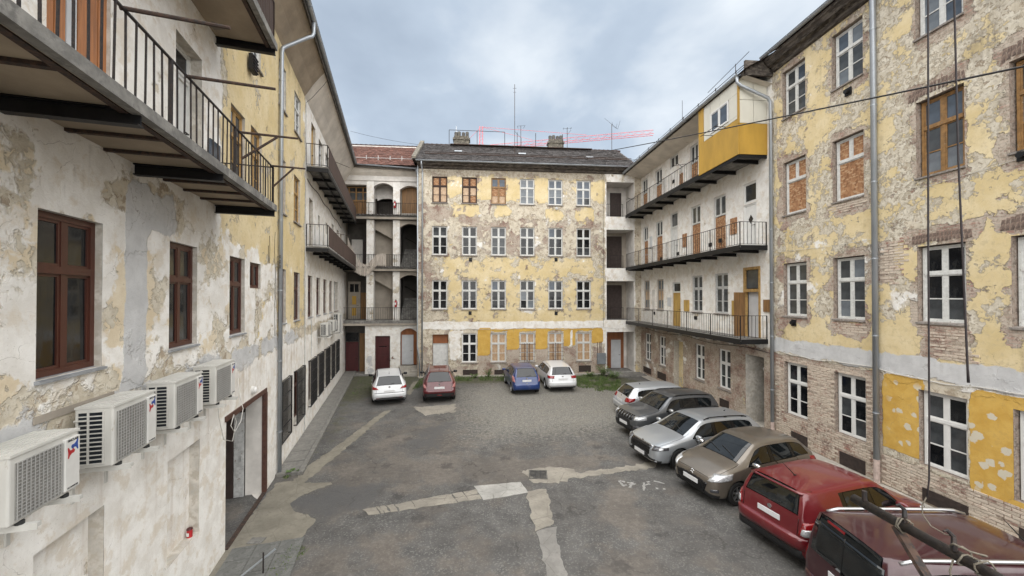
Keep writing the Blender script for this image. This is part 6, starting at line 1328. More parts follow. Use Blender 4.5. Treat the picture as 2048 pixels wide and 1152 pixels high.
# ================================================================== cars
def paint(name, c, metal=0.35, rough=0.32):
    t = NT(name); co = t.coord(); fl = t.noise(co, 900, 2, 0.5); d = t.noise(co, 3.0, 6, 0.6)
    col = t.mix(t.step(fl, 0.3, 0.7), tuple(x*0.93 for x in c), tuple(min(1, x*1.07) for x in c))
    col = t.mix(t.math('MULTIPLY', t.step(d, 0.5, 0.75), 0.10), col, (0.30, 0.27, 0.23))
    t.fin(col, t.math('ADD', rough-0.05, t.math('MULTIPLY', d, 0.12)), None, metal, 0.8); t.b.inputs['Coat Roughness'].default_value = 0.06; return t.mat
def car_glass(name, c=(0.004, 0.005, 0.0055)):
    t = NT(name); co = t.coord(); d = t.noise(co, 2.5, 5, 0.6); col = t.mix(t.step(d, 0.4, 0.7), c, tuple(x*2.4 for x in c)); return t.fin(col, 0.02, None, 0, 0.0, 0.6)
MC = dict(glass=car_glass('car_glass'), plastic=mat('black_bumper_plastic', (0.010,0.010,0.0105), 0.6, 0.2, 12), trim=mat('gloss_black_trim', (0.004,0.004,0.0045), 0.25, 0.2, 6), tyre=mat('tyre_rubber', (0.009,0.009,0.009), 0.8, 0.2, 14, bump=0.2), rim=mat('alloy_rim', (0.34,0.345,0.35), 0.32, 0.08, 6, metal=0.85), well=mat('wheel_well', (0.002,0.002,0.002), 0.9, 0.2, 6), chrome=mat('chrome_trim', (0.62,0.62,0.63), 0.15, 0.05, 6, metal=1.0), plate=mat('blank_white_plate', (0.66,0.66,0.66), 0.45, 0.03, 4), lampred=mat('red_lamp_lens', (0.22,0.008,0.010), 0.12, 0.2, 20, coat=0.5), lampclear=mat('clear_lamp_lens', (0.48,0.49,0.50), 0.12, 0.35, 22, metal=0.35, coat=0.6), lampdark=mat('dark_lamp_insert', (0.05,0.05,0.055), 0.12, 0.4, 18, coat=0.5), satin=mat('satin_roof_rail', (0.45,0.455,0.46), 0.3, 0.06, 6, metal=0.8), lamppink=mat('pale_red_lamp_lens', (0.40,0.16,0.15), 0.12, 0.35, 20, coat=0.5), hub=mat('hub_cap', (0.16,0.165,0.17), 0.4, 0.1, 6, metal=0.7))
def make_car(name, label, cat, L, W, H, col, pos, ang, nose=0.70, belt=0.93, cowl=1.0, dc=1.05, dh=1.75, dB=2.15, dC=3.0, dD=3.75, dr=3.85, rgz=0.98, rgd=0.12, rw_=0.30, fo=0.85, wb=2.6, tailx=0.03, wt=0.70, clad=False, rails=None, feats=None, group='cars parked in the courtyard', rearx=0.10, belt_r=0.04, roofdrop=0.07, rimn=5, bump_dark=False, roofmat=None, rbw=0.93, hoodw=0.84, quarter=True):
    hw = W/2; zb = 0.20 if not clad else 0.24; C = []
    def col_(dl, db, dt, zb_, zbelt, ztop, wl, wbelt, wtop, crown=0.05): C.append((dl, db, dt, zb_, zbelt, ztop, wl, wbelt, wtop, crown))
    col_(0.0, 0.0, 0.0, zb+0.12, nose*0.78, nose*0.80, 0.60, 0.58, 0.46, 0.01)
    col_(0.045, 0.05, 0.055, zb+0.05, nose*0.90, nose*0.93, 0.79, 0.77, 0.66, 0.015)
    col_(0.20, 0.21, 0.22, zb+0.01, nose, nose+0.045, 0.945, 0.92, hoodw-0.04, 0.03)
    col_(dc*0.58, dc*0.58, dc*0.58, zb, nose+(belt-nose)*0.62, nose+(cowl-nose)*0.68, 1.0, 0.965, hoodw, 0.045)
    col_(dc, dc, dc, zb, belt-0.035, cowl, 1.0, 0.965, hoodw-0.01, 0.05)
    col_(dc+0.38, dc+0.15, dh, zb, belt, H-0.045, 1.0, 0.96, wt, 0.05)
    bb = lambda d: belt+belt_r*(d-dc)/(dD-dc)
    col_(dB-0.05, dB-0.05, dB-0.02, zb, bb(dB), H-0.004, 1.0, 0.96, wt+0.02, 0.055)
    col_(dB+0.05, dB+0.05, dB+0.07, zb, bb(dB), H, 1.0, 0.96, wt+0.02, 0.055)
    col_(dC-0.05, dC-0.05, dC-0.06, zb, bb(dC), H-0.012, 1.0, 0.96, wt+0.01, 0.055)
    col_(dC+0.05, dC+0.05, dC+0.02, zb, bb(dC), H-0.018, 1.0, 0.96, wt+0.01, 0.055)
    col_(dD+0.06, dD, dr, zb, bb(dD), H-roofdrop, 0.995, 0.945, wt-0.02, 0.05)
    col_(L-rearx-0.04, L-rearx-rgd*0.55, L-rgd, zb+0.02, rgz-0.035, rgz, 0.955, rbw-0.02, rbw-0.09, 0.025)
    col_(L-tailx-0.03, L-tailx-0.02, L-tailx-0.01, zb+0.06, 0.70, 0.725, 0.90, 0.88, 0.80, 0.015)
    col_(L-0.012, L-0.006, L, zb+0.10, 0.545, 0.565, 0.84, 0.82, 0.74, 0.01)
    col_(L-0.05, L-0.03, L-0.02, zb+0.14, 0.40, 0.42, 0.72, 0.70, 0.62, 0.005)
    a = L/2; verts = []; nr = 11
    def section(c):
        dl, db, dt, z0, zl, zt, wl, wbt, wtp, cr = c; ze = zt-cr; h = zl-z0; cab = zt-zl > 0.25
        x0, x1, x2 = a-dl, a-db, a-dt; y = lambda k: k*hw; lr = lambda p, q, t: p+(q-p)*t
        g = 0.86
        return [(x0,0,z0),(x0,y(wl)*0.90,z0),(x0,y(wl)*0.985,z0+0.16*h),(x0,y(wl),z0+0.52*h),(lr(x0,x1,0.6),y(lr(wl,wbt,0.35)),z0+0.86*h),(x1,y(wbt),zl),
                (lr(x1,x2,g),y(lr(wbt,wtp,g)),lr(zl,ze,g)),(x2,y(wtp),ze),(x2,y(wtp*0.90),lr(ze,zt,0.55)),(x2,y(wtp*0.5),lr(ze,zt,0.92)),(x2,0,zt)]
    bm = bmesh.new(); grid = []
    for c in C:
        s = section(c); grid.append([[bm.verts.new((p[0],p[1]*sg,p[2])) if not (abs(p[1]) < 1e-6 and sg < 0) else None for p in s] for sg in (1,-1)])
    for g in grid:
        for r in (0, nr-1): g[1][r] = g[0][r]
    cr_l = bm.edges.layers.float.new('crease_edge')
    n = len(C)
    for i in range(n-1):
        for r in range(nr-1):
            if r < 1: m = 4
            elif r == 1: m = 4 if (clad or i in (0,1,12,13)) else 0
            elif r == 2 and bump_dark and i in (0,12,13): m = 4
            elif r in (5,): m = 3 if i in (5,7) or (i == 9 and quarter) else (5 if i in (6,8) else 0)
            elif r in (8,9) and i == 4: m = 1
            elif r in (8,9) and i == 10: m = 2
            elif r in (8,9,7) and 1 <= i <= 3: m = 8
            elif r >= 7 and 5 <= i <= 9: m = 10 if roofmat else 0
            elif r in (2,3,4) and i in (5,6): m = 6
            elif r in (2,3,4) and i in (7,8): m = 7
            else: m = 0
            for sg in (0, 1):
                q = [grid[i][sg][r], grid[i+1][sg][r], grid[i+1][sg][r+1], grid[i][sg][r+1]]
                q = list(dict.fromkeys(q))
                if len(q) < 3: continue
                if sg == 0: q = q[::-1]
                try: fc = bm.faces.new(q); fc.material_index = m
                except ValueError: pass
    for e_, i in ((grid[0], 0), (grid[-1], 1)):
        loop = [e_[0][r] for r in range(nr)]+[e_[1][r] for r in range(nr-2, 0, -1)]
        fc = bm.faces.new(loop if i == 0 else loop[::-1]); fc.material_index = 4
    def crease(v1, v2, k):
        e2 = bm.edges.get((v1, v2))
        if e2: e2[cr_l] = k
    for i in range(n-1):
        for sg in (0, 1):
            if 3 <= i <= 11: crease(grid[i][sg][5], grid[i+1][sg][5], 0.55)
            if 5 <= i <= 9: crease(grid[i][sg][6], grid[i+1][sg][6], 0.6)
            if 4 <= i <= 10: crease(grid[i][sg][7], grid[i+1][sg][7], 0.25)
            crease(grid[i][sg][1], grid[i+1][sg][1], 0.5); crease(grid[i][sg][3], grid[i+1][sg][3], 0.30)
            if 1 <= i <= 3: crease(grid[i][sg][7], grid[i+1][sg][7], 0.35)
    for i in (4, 5, 10, 11, 12, 13):
        for sg in (0, 1):
            for r in range(7, nr-1): crease(grid[i][sg][r], grid[i][sg][r+1], 0.6 if i != 5 else 0.35)
    for i in (5,6,7,8,9,10):
        for sg in (0, 1): crease(grid[i][sg][5], grid[i][sg][6], 0.6)
    bmesh.ops.recalc_face_normals(bm, faces=bm.faces)
    base = bpy.data.meshes.new('cage'); bm.to_mesh(base); bm.free()
    pt = col; slots = [pt, MC['glass'], MC['glass'], MC['glass'], MC['plastic'], MC['trim'], pt, pt, pt, MC['well'], roofmat or pt]
    for m in slots: base.materials.append(m)
    tmp = bpy.data.objects.new('tmp', base); COL.objects.link(tmp); ss = tmp.modifiers.new('s', 'SUBSURF'); ss.levels = 2; ss.render_levels = 2
    cut = MB(); ra = rw_+0.052
    for d in (fo, fo+wb):
        for sg in (1, -1): cut.tube([(a-d, sg*(hw-0.27), rw_), (a-d, sg*(hw+0.3), rw_)], ra, 28, 9)
    cme = cut.mesh('cut', slots); cb_ = bmesh.new(); cb_.from_mesh(cme); bmesh.ops.recalc_face_normals(cb_, faces=cb_.faces); cb_.to_mesh(cme); cb_.free()
    cob = bpy.data.objects.new('cut', cme); COL.objects.link(cob)
    bo = tmp.modifiers.new('b', 'BOOLEAN'); bo.operation = 'DIFFERENCE'; bo.object = cob; bo.solver = 'EXACT'
    dg_ = bpy.context.evaluated_depsgraph_get(); dg_.update(); ev = tmp.evaluated_get(dg_); full = bpy.data.meshes.new_from_object(ev)
    bpy.data.objects.remove(tmp); bpy.data.objects.remove(cob)
    root = thing(name, label, cat, (pos[0], pos[1], gz(pos[0], pos[1])+0.004), ang, group)
    fb = bmesh.new(); fb.from_mesh(full); fb.normal_update(); bvh = BVHTree.FromBMesh(fb)
    def sub(idx, nm, split=False, inset=0.0):
        keep = set(idx); b2 = fb.copy(); bmesh.ops.delete(b2, geom=[q for q in b2.faces if q.material_index not in keep], context='FACES')
        if not b2.faces: b2.free(); return []
        parts = []; outs = []
        if split:
            seen = set()
            for q in b2.faces:
                if q.index in seen: continue
                pass
            b2.faces.index_update(); b2.faces.ensure_lookup_table(); left = set(range(len(b2.faces)))
            while left:
                st2 = [left.pop()]; comp = set(st2)
                while st2:
                    for e2 in b2.faces[st2.pop()].edges:
                        for q in e2.link_faces:
                            if q.index in left: left.discard(q.index); comp.add(q.index); st2.append(q.index)
                parts.append(comp)
        else: parts = [None]
        for comp in parts:
            b3 = b2.copy()
            if comp is not None:
                b3.faces.ensure_lookup_table(); bmesh.ops.delete(b3, geom=[q for q in b3.faces if q.index not in comp], context='FACES')
            if inset > 0:
                r = bmesh.ops.inset_region(b3, faces=b3.faces[:], thickness=inset, use_boundary=True, use_even_offset=True); bmesh.ops.delete(b3, geom=r['faces'], context='FACES')
            for q in b3.faces: q.smooth = True
            me_ = bpy.data.meshes.new(nm); b3.to_mesh(me_); b3.free()
            for m in slots: me_.materials.append(m)
            outs.append(put(me_, nm, root))
        b2.free(); return outs
    sub([0,4,5,9,10], 'body'); sub([8], 'hood', inset=0.010); sub([1], 'windshield', inset=0.012); sub([2], 'rear_window', inset=0.02); sub([3], 'side_window', True, 0.014)
    dd = sub([6], 'door', True, 0.011)+sub([7], 'door', True, 0.011)
    # dark lining just inside, so the gaps between panels read dark
    lin = fb.copy(); 
    for v in lin.verts: v.co -= v.normal*0.02
    for q in lin.faces: q.material_index = 0; q.smooth = True
    lm_ = bpy.data.meshes.new('inner_shell'); lin.to_mesh(lm_); lin.free(); lm_.materials.append(MC['trim']); put(lm_, 'inner_shell', root)
    def ray(p, d):
        h = bvh.ray_cast(Vector(p), Vector(d).normalized()); return (h[0], h[1]) if h[0] is not None else None
    def pp(nm, quad, d, mt, nx=8, ny=5, off=0.005, parent=None, th=0.012):
        """patch lying on the body: quad of 3D points seen along direction d"""
        d = Vector(d).normalized(); b = MB(); q = [Vector(p) for p in quad]; G = []
        for j in range(ny+1):
            row = []
            for i in range(nx+1):
                u, v = i/nx, j/ny; p = (q[0]*(1-u)+q[1]*u)*(1-v)+(q[3]*(1-u)+q[2]*u)*v; h = ray(p-d*3, d); row.append(None if h is None else h[0]-d*off)
            G.append(row)
        for j in range(ny):
            for i in range(nx):
                c = [G[j][i], G[j][i+1], G[j+1][i+1], G[j+1][i]]
                if any(k is None for k in c) or max((c[k]-c[k-1]).length for k in range(4)) > 0.35: continue
                b.face(c)
        if not b.f: return None
        o = b.build(nm, mt, parent or root, smooth=True); s = o.modifiers.new('t', 'SOLIDIFY'); s.thickness = th; s.offset = 0; return o
    def side(nm, pts, s, mt, **k): return pp(nm, [(x, 0, z) for x, z in pts], (0, -s, 0), mt, **k)
    F_ = lambda nm, pts, mt, **k: pp(nm, [(0, y, z) for y, z in pts], (-1, 0, 0), mt, **k)
    B_ = lambda nm, pts, mt, **k: pp(nm, [(0, y, z) for y, z in pts], (1, 0, 0), mt, **k)
    def corner(nm, pts, s, deg, front, mt, **k):
        """pts: (t, z), t measured sideways from the car's centre line across the view direction"""
        an = R(deg); dx = (-1 if front else 1)*math.cos(an); dy = -s*math.sin(an); tx, ty = -dy, dx
        if ty*s < 0: tx, ty = -tx, -ty
        cx = (a if front else -a)
        return pp(nm, [(cx+tx*t, ty*t, z) for t, z in pts], (dx, dy, 0), mt, **k)
    # wheels
    def wheel_mesh():
        t = MB(); prof = [(0.62,-0.095),(0.80,-0.105),(0.94,-0.10),(1.0,-0.075),(1.0,0.075),(0.94,0.10),(0.80,0.105),(0.62,0.095)]; k = 26
        for q in range(k):
            a0, a1 = 2*math.pi*q/k, 2*math.pi*(q+1)/k
            for (r0, y0), (r1, y1) in zip(prof[:-1], prof[1:]): t.face([(rw_*r0*math.cos(a0),y0,rw_*r0*math.sin(a0)),(rw_*r0*math.cos(a1),y0,rw_*r0*math.sin(a1)),(rw_*r1*math.cos(a1),y1,rw_*r1*math.sin(a1)),(rw_*r1*math.cos(a0),y1,rw_*r1*math.sin(a0))])
        return t
    def rim_mesh():
        t = MB(); R0 = rw_*0.66; k = 28
        for q in range(k):
            a0, a1 = 2*math.pi*q/k, 2*math.pi*(q+1)/k
            for (r0, y0, r1, y1, m) in ((R0,0.09,R0*0.93,0.095,0),(R0*0.93,0.095,R0*0.88,0.05,0),(R0*0.88,0.03,0.0,0.03,1)): t.face([(r0*math.cos(a0),y0,r0*math.sin(a0)),(r0*math.cos(a1),y0,r0*math.sin(a1)),(r1*math.cos(a1),y1,r1*math.sin(a1)),(r1*math.cos(a0),y1,r1*math.sin(a0))], m)
        for q in range(rimn):
            an = 2*math.pi*q/rimn+0.3; cs2, sn = math.cos(an), math.sin(an); w0, w1 = 0.030, 0.022
            P3 = lambda r, w, y: (r*cs2-w*sn, y, r*sn+w*cs2)
            v = [P3(0.02,w0,0.078),P3(0.02,-w0,0.078),P3(R0*0.92,-w1,0.088),P3(R0*0.92,w1,0.088),P3(0.02,w0,0.045),P3(0.02,-w0,0.045),P3(R0*0.92,-w1,0.05),P3(R0*0.92,w1,0.05)]
            t.raw(v, [(0,1,2,3),(0,4,5,1),(1,5,6,2),(3,2,6,7),(0,3,7,4)])
        t.tube([(0,0.05,0),(0,0.092,0)], 0.045, 12, 0); return t
    wm_, rm_ = wheel_mesh().mesh('wheel', MC['tyre'], True), rim_mesh().mesh('rim', [MC['rim'], MC['well']])
    for d in (fo, fo+wb):
        for sg in (1, -1):
            o = put(wm_, 'wheel', root, (a-d, sg*(hw-0.125), rw_), (0, 0, 0 if sg > 0 else math.pi)); put(rm_, 'rim', o, (0, 0.005, 0))
    # mirrors
    for s in (1, -1):
        mx, my, mz = a-dc-0.30, s*hw*0.95, belt+0.045
        mb = MB(); n1 = 7; n2 = 8
        for i in range(n1):
            for j in range(n2):
                def sp(i, j):
                    th, ph = math.pi*i/n1, 2*math.pi*j/n2; e2 = lambda v: math.copysign(abs(v)**0.7, v)
                    return (mx+0.07*e2(math.sin(th)*math.cos(ph))-0.03, my+s*0.135+0.115*e2(math.cos(th)), mz+0.02+0.075*e2(math.sin(th)*math.sin(ph)))
                mb.face([sp(i,j), sp(i,j+1), sp(i+1,j+1), sp(i+1,j)])
        o = mb.build('wing_mirror', (feats or {}).get('mirror', pt), root, smooth=True)
        MB().bar((mx, my-s*0.03, mz-0.02), (mx-0.02, my+s*0.06, mz-0.005), 0.05, 0.03).build('mirror_arm', MC['plastic'], o)
    # door handles
    for x in (dB-0.16, dC-0.12):
        for s in (1, -1):
            z = belt-0.115; h = ray((a-x, s*3, z), (0, -s, 0))
            if h: MB().obox(h[0]+Vector((0, s*0.012, 0)), (0.085,0,0), (0,0.012,0), (0,0,0.014)).build('door_handle', pt, root)
    # wipers
    zc0 = cowl+0.03
    for y0_ in (0.45, -0.05):
        pts = []
        for k in range(6):
            h = ray((a-dc-0.10-0.035*k, (y0_-0.11*k)*1.0, 4), (0, 0, -1)); 
            if h: pts.append(h[0]+Vector((0,0,0.02)))
        if len(pts) > 2: MB().tube(pts, 0.010, 5).build('wiper', MC['plastic'], root)
    B_('number_plate', [(-0.26,0.0),(0.26,0.0),(0.26,0.11),(-0.26,0.11)], MC['plate']) if False else None
    def plate(front, z, tilt=0.0, w=0.52):
        h = ray((4 if front else -4, 0, z), (-1 if front else 1, 0, 0)); sx = 1 if front else -1
        if h: MB().obox(h[0]+Vector((sx*0.018,0,0)), (0.008,0,0), (0,w/2,0), (sx*-0.055*math.sin(tilt),0,0.056)).build('number_plate', MC['plate'], root)
    def badge(front, z, r=0.05, mt='chrome', y=0):
        h = ray((4 if front else -4, y, z), (-1 if front else 1, 0, 0)); sx = 1 if front else -1
        if h: MB().tube([h[0]+Vector((-sx*0.004,0,0)), h[0]+Vector((sx*0.010,0,0))], r, 14).build('badge', MC[mt], root)
    def rail_(style):
        for s in (1, -1):
            pts = []; d0, d1 = dh+0.12, dr-0.18
            for k in range(13):
                d = d0+(d1-d0)*k/12; y = s*hw*(wt-0.035); h = ray((a-d, y, 4), (0,0,-1))
                if h: up = 0.0 if k in (0, 12) else style[1]; pts.append(h[0]+Vector((0, 0, 0.012+up)))
            if len(pts) > 4:
                o = MB().tube(pts, style[2], 8).build('roof_rail', MC[style[0]], root, smooth=True)
                for q in (pts[1], pts[len(pts)//2], pts[-2]): MB().bar(q-Vector((0.06,0,0.01)), q+Vector((0.06,0,-0.012)), 0.03, 0.03).build('rail_foot', MC['plastic'], o)
    if rails: rail_(rails)
    def antenna_(d, ln=0.2, lean=0.5):
        h = ray((a-d, 0, 4), (0,0,-1))
        if h: MB().tube([h[0], h[0]+Vector((-ln*lean,0,ln))], [0.012,0.004], 6).box(h[0].x-0.03,h[0].x+0.03,-0.015,0.015,h[0].z-0.005,h[0].z+0.02).build('antenna', MC['plastic'], root)
    kit = dict(root=root, a=a, hw=hw, F=F_, B=B_, side=side, corner=corner, plate=plate, badge=badge, antenna=antenna_, ray=ray, pp=pp)
    if feats and 'build' in feats: feats['build'](kit)
    fb.free(); return root
def mirror_pts(pts, s): return pts
def rear_bumper(k, z0, z1, out, mt, nm='bumper'):
    """rounded bumper shell that follows the tail in plan"""
    P3 = []; hw = k['hw']; n = 22
    for i in range(n+1):
        y = hw*0.93*(2*i/n-1); h = k['ray']((-5, y, (z0+z1)/2), (1,0,0))
        if h: P3.append((h[0].x, y))
    if len(P3) < 6: return
    pr = [(0.03, z0-0.01), (-out*0.7, z0), (-out, z0+(z1-z0)*0.35), (-out, z1-0.05), (-out*0.75, z1-0.012), (0.03, z1+0.004)]
    b = MB(); G = []
    for i, (x, y) in enumerate(P3):
        e = min(1.0, min(i, len(P3)-1-i)/3.0); G.append([(x+dx*(0.35+0.65*e) if dx < 0 else x+dx, y, z) for dx, z in pr])
    for a_, c_ in zip(G[:-1], G[1:]):
        for q in range(len(pr)-1): b.face([a_[q], c_[q], c_[q+1], a_[q+1]])
    b.build(nm, mt, k['root'], smooth=True)
def rear_std(k, lamp, plate_z, wip=True, lampmat='lampred', deg=30, badge_z=None, ant=None, lowbump=None, spoiler=True, wiper_z=1.0, reflect=True):
    for s in (1, -1): k['corner']('taillight', lamp, s, deg, False, MC[lampmat], nx=8, ny=5, off=0.008)
    k['plate'](False, plate_z)
    for s in (1, -1): k['B']('tailgate_seam', [(s*0.635,0.60),(s*0.645,0.60),(s*0.645,1.02),(s*0.635,1.02)], MC['trim'], nx=1, ny=8, off=0.002, th=0.004)
    k['B']('bumper_seam', [(-0.78,0.585),(0.78,0.585),(0.78,0.597),(-0.78,0.597)], MC['trim'], nx=14, ny=1, off=0.002, th=0.004)
    if badge_z: k['badge'](False, badge_z)
    if ant: k['antenna'](*ant)
    if wip:
        pts = []
        for q in range(6):
            h = k['ray']((-5, 0.03-0.055*q, wiper_z+0.012*q), (1,0,0))
            if h: pts.append(h[0]+Vector((-0.018,0,0)))
        if len(pts) > 2: MB().tube(pts, 0.010, 5).build('rear_wiper', MC['plastic'], k['root'])
    if reflect:
        for s in (1, -1): k['B']('reflector', [(s*0.50,0.36),(s*0.66,0.36),(s*0.66,0.40),(s*0.50,0.40)], MC['lampred'], nx=3, ny=2, off=0.006)
def front_std(k, lamp, deg, grille, fog=None, plate_z=0.48, badge_z=None, low=None, lampmat='lampclear', badge='chrome'):
    for s in (1, -1):
        k['corner']('headlight', lamp, s, deg, True, MC[lampmat], nx=9, ny=5, off=0.006)
        if fog: k['corner']('fog_light', fog, s, deg*0.7, True, MC['lampdark'], nx=4, ny=3, off=0.006)
    k['F']('grille', grille, MC['trim'], nx=10, ny=5, off=0.006)
    if low: k['F']('lower_grille', low, MC['plastic'], nx=10, ny=3, off=0.006)
    k['plate'](True, plate_z)
    if badge_z: k['badge'](True, badge_z, 0.045, badge)
def head(v): return math.atan2(v[1], v[0])
def place(rear=None, front=None, d=(1,0), L=4):
    """centre of a car from the middle of its rear or front end and its forward direction"""
    l = math.hypot(*d); d = (d[0]/l, d[1]/l); return (rear[0]+d[0]*L/2, rear[1]+d[1]*L/2) if rear else (front[0]-d[0]*L/2, front[1]-d[1]*L/2)
P_white = paint('car_paint_white', (0.62,0.63,0.64), 0.0, 0.3); P_dred = paint('car_paint_dark_red', (0.085,0.004,0.008), 0.1); P_blue = paint('car_paint_blue', (0.004,0.028,0.140), 0.1)
P_silver = paint('car_paint_silver', (0.40,0.42,0.44), 0.6, 0.3); P_silver2 = paint('car_paint_bright_silver', (0.47,0.49,0.51), 0.45, 0.3); P_grey = paint('car_paint_grey', (0.095,0.099,0.105), 0.5); P_brown = paint('car_paint_taupe', (0.165,0.142,0.115), 0.55); P_red = paint('car_paint_red', (0.125,0.006,0.010), 0.1); P_wine = paint('car_paint_wine', (0.034,0.003,0.007), 0.1)
# white estate at the left, seen from behind
def fA(k):
    rear_bumper(k, 0.40, 0.62, 0.05, P_white)
    rear_std(k, [(0.50,0.80),(0.98,0.83),(0.98,0.97),(0.62,0.92)], 0.70, badge_z=0.90, ant=(3.6,0.16), wiper_z=1.02, deg=28)
    front_std(k, [(0.62,0.62),(0.98,0.66),(0.98,0.78),(0.66,0.74)], 40, [(-0.45,0.40),(0.45,0.40),(0.5,0.62),(-0.5,0.62)])
    k['B']('bumper_strip', [(-0.74,0.62),(0.74,0.62),(0.74,0.645),(-0.74,0.645)], MC['plastic'], nx=10, ny=1, off=0.004)
d = (-0.33,0.944); make_car('estate_car', 'white estate car with dark glass parked before the stair gallery', 'car', 4.58,1.80,1.475,P_white,place((-6.35,19.75),None,d,4.58),head(d),dD=3.95,dr=4.02,rgz=1.0,rgd=0.16,dC=3.05,fo=0.9,wb=2.65,rw_=0.315,rails=('trim',0.03,0.016),feats=dict(build=fA,mirror=MC['trim']))
# dark red crossover
def fB(k):
    rear_bumper(k, 0.52, 0.68, 0.05, P_dred)
    rear_std(k, [(0.60,0.80),(0.94,0.84),(0.94,1.04),(0.70,0.96)], 0.80, lampmat='lamppink', badge_z=0.95, ant=(3.35,0.18), wiper_z=1.06, deg=30)
    front_std(k, [(0.62,0.72),(0.98,0.78),(0.98,0.92),(0.66,0.86)], 40, [(-0.4,0.48),(0.4,0.48),(0.45,0.72),(-0.45,0.72)])
    k['B']('bumper_inset', [(-0.74,0.28),(0.74,0.28),(0.78,0.54),(-0.78,0.54)], MC['plastic'], nx=12, ny=4, off=0.006); k['B']('bumper_reflector', [(-0.13,0.40),(0.13,0.40),(0.13,0.44),(-0.13,0.44)], MC['lampred'], nx=3, ny=1, off=0.02)
d = (-0.20,0.98); make_car('crossover_car', 'dark red crossover car parked beside the white estate by the back wall', 'car', 4.33,1.79,1.62,P_dred,place((-3.83,20.1),None,d,4.33),head(d),nose=0.82,belt=1.04,cowl=1.12,dD=3.6,dr=3.72,rgz=1.10,rgd=0.14,dC=3.0,fo=0.9,wb=2.63,rw_=0.345,clad=True,rails=('satin',0.02,0.018),wt=0.66,feats=dict(build=fB,mirror=MC['trim']))
# blue small hatchback
def fC(k):
    rear_bumper(k, 0.30, 0.62, 0.05, P_blue)
    rear_std(k, [(0.60,0.74),(0.93,0.76),(0.93,1.05),(0.72,1.02)], 0.80, lampmat='lamppink', badge_z=0.93, wiper_z=1.02, deg=30); k['badge'](False, 0.62, 0.05, 'satin')
    front_std(k, [(0.55,0.62),(0.95,0.66),(0.95,0.84),(0.66,0.78)], 40, [(-0.35,0.52),(0.35,0.52),(0.38,0.62),(-0.38,0.62)])
d = (-0.17,0.985); make_car('hatchback_car', 'small blue hatchback parked by the back wall', 'car', 3.85,1.68,1.53,P_blue,place((0.86,21.75),None,d,3.85),head(d),nose=0.76,belt=0.95,cowl=1.04,dc=0.85,dh=1.65,dB=1.95,dC=2.75,dD=3.30,dr=3.42,rgz=1.0,rgd=0.10,fo=0.75,wb=2.45,rw_=0.295,feats=dict(build=fC))
# white estate at the back
def fD(k):
    rear_bumper(k, 0.38, 0.62, 0.05, P_white)
    rear_std(k, [(0.50,0.80),(0.95,0.82),(0.95,0.96),(0.50,0.95)], 0.76, badge_z=0.90, wiper_z=1.02, deg=26)
    front_std(k, [(0.55,0.60),(0.95,0.64),(0.95,0.76),(0.6,0.72)], 38, [(-0.5,0.58),(0.5,0.58),(0.5,0.66),(-0.5,0.66)])
    k['B']('exhaust_trim', [(-0.75,0.33),(0.75,0.33),(0.75,0.36),(-0.75,0.36)], MC['satin'], nx=10, ny=1, off=0.006)
d = (-0.12,0.993); make_car('estate_car', 'white estate car parked right of the small blue hatchback', 'car', 4.56,1.80,1.48,P_white,place((3.0,22.3),None,d,4.56),head(d),dD=3.95,dr=4.05,rgz=1.0,rgd=0.16,dC=3.05,fo=0.88,wb=2.63,rw_=0.315,rails=('satin',0.005,0.012),feats=dict(build=fD))
# silver estate, tail to the yard
def fE(k):
    rear_bumper(k, 0.36, 0.62, 0.05, P_silver2)
    rear_std(k, [(0.46,0.78),(0.95,0.80),(0.95,0.97),(0.52,0.96)], 0.74, badge_z=0.93, ant=(3.5,0.10), wiper_z=1.02, deg=34)
    front_std(k, [(0.55,0.60),(0.95,0.64),(0.95,0.76),(0.6,0.72)], 38, [(-0.5,0.48),(0.5,0.48),(0.5,0.66),(-0.5,0.66)])
an = R(6); d = (math.cos(an), math.sin(an)); make_car('estate_car', 'pale silver estate car with its tail to the yard, farthest in the right row', 'car', 4.55,1.79,1.47,P_silver2,place((5.08,18.15),None,d,4.55),head(d),dD=3.92,dr=4.02,rgz=1.0,rgd=0.18,dC=3.05,fo=0.88,wb=2.65,rw_=0.315,feats=dict(build=fE))
# grey SUV, nose to the yard
def fF(k):
    front_std(k, [(0.52,0.78),(0.97,0.80),(0.97,0.93),(0.55,0.91)], 38, [(-0.52,0.76),(0.52,0.76),(0.52,0.93),(-0.52,0.93)], fog=[(0.55,0.42),(0.85,0.44),(0.85,0.58),(0.55,0.56)], plate_z=0.55, badge_z=0.86, low=[(-0.5,0.34),(0.5,0.34),(0.5,0.46),(-0.5,0.46)])
    for q in range(5): k['F']('grille_slat', [(-0.42+q*0.18,0.77),(-0.36+q*0.18,0.77),(-0.36+q*0.18,0.92),(-0.42+q*0.18,0.92)], MC['hub'], nx=1, ny=2, off=0.014)
    rear_std(k, [(0.55,0.86),(0.95,0.88),(0.95,1.02),(0.6,1.0)], 0.84, wiper_z=1.08)
an = R(196); d = (math.cos(an), math.sin(an)); make_car('suv_car', 'dark grey sport utility car with its nose to the yard, behind the silver estate', 'car', 4.17,1.78,1.61,P_grey,place(None,(4.52,15.45),d,4.17),head(d),nose=0.92,belt=1.06,cowl=1.13,dc=1.18,dh=1.78,dB=2.15,dC=2.95,dD=3.55,dr=3.85,rgz=1.12,rgd=0.12,fo=0.87,wb=2.50,rw_=0.345,clad=True,bump_dark=True,rails=('trim',0.012,0.018),wt=0.70,hoodw=0.88,feats=dict(build=fF,mirror=MC['satin']))
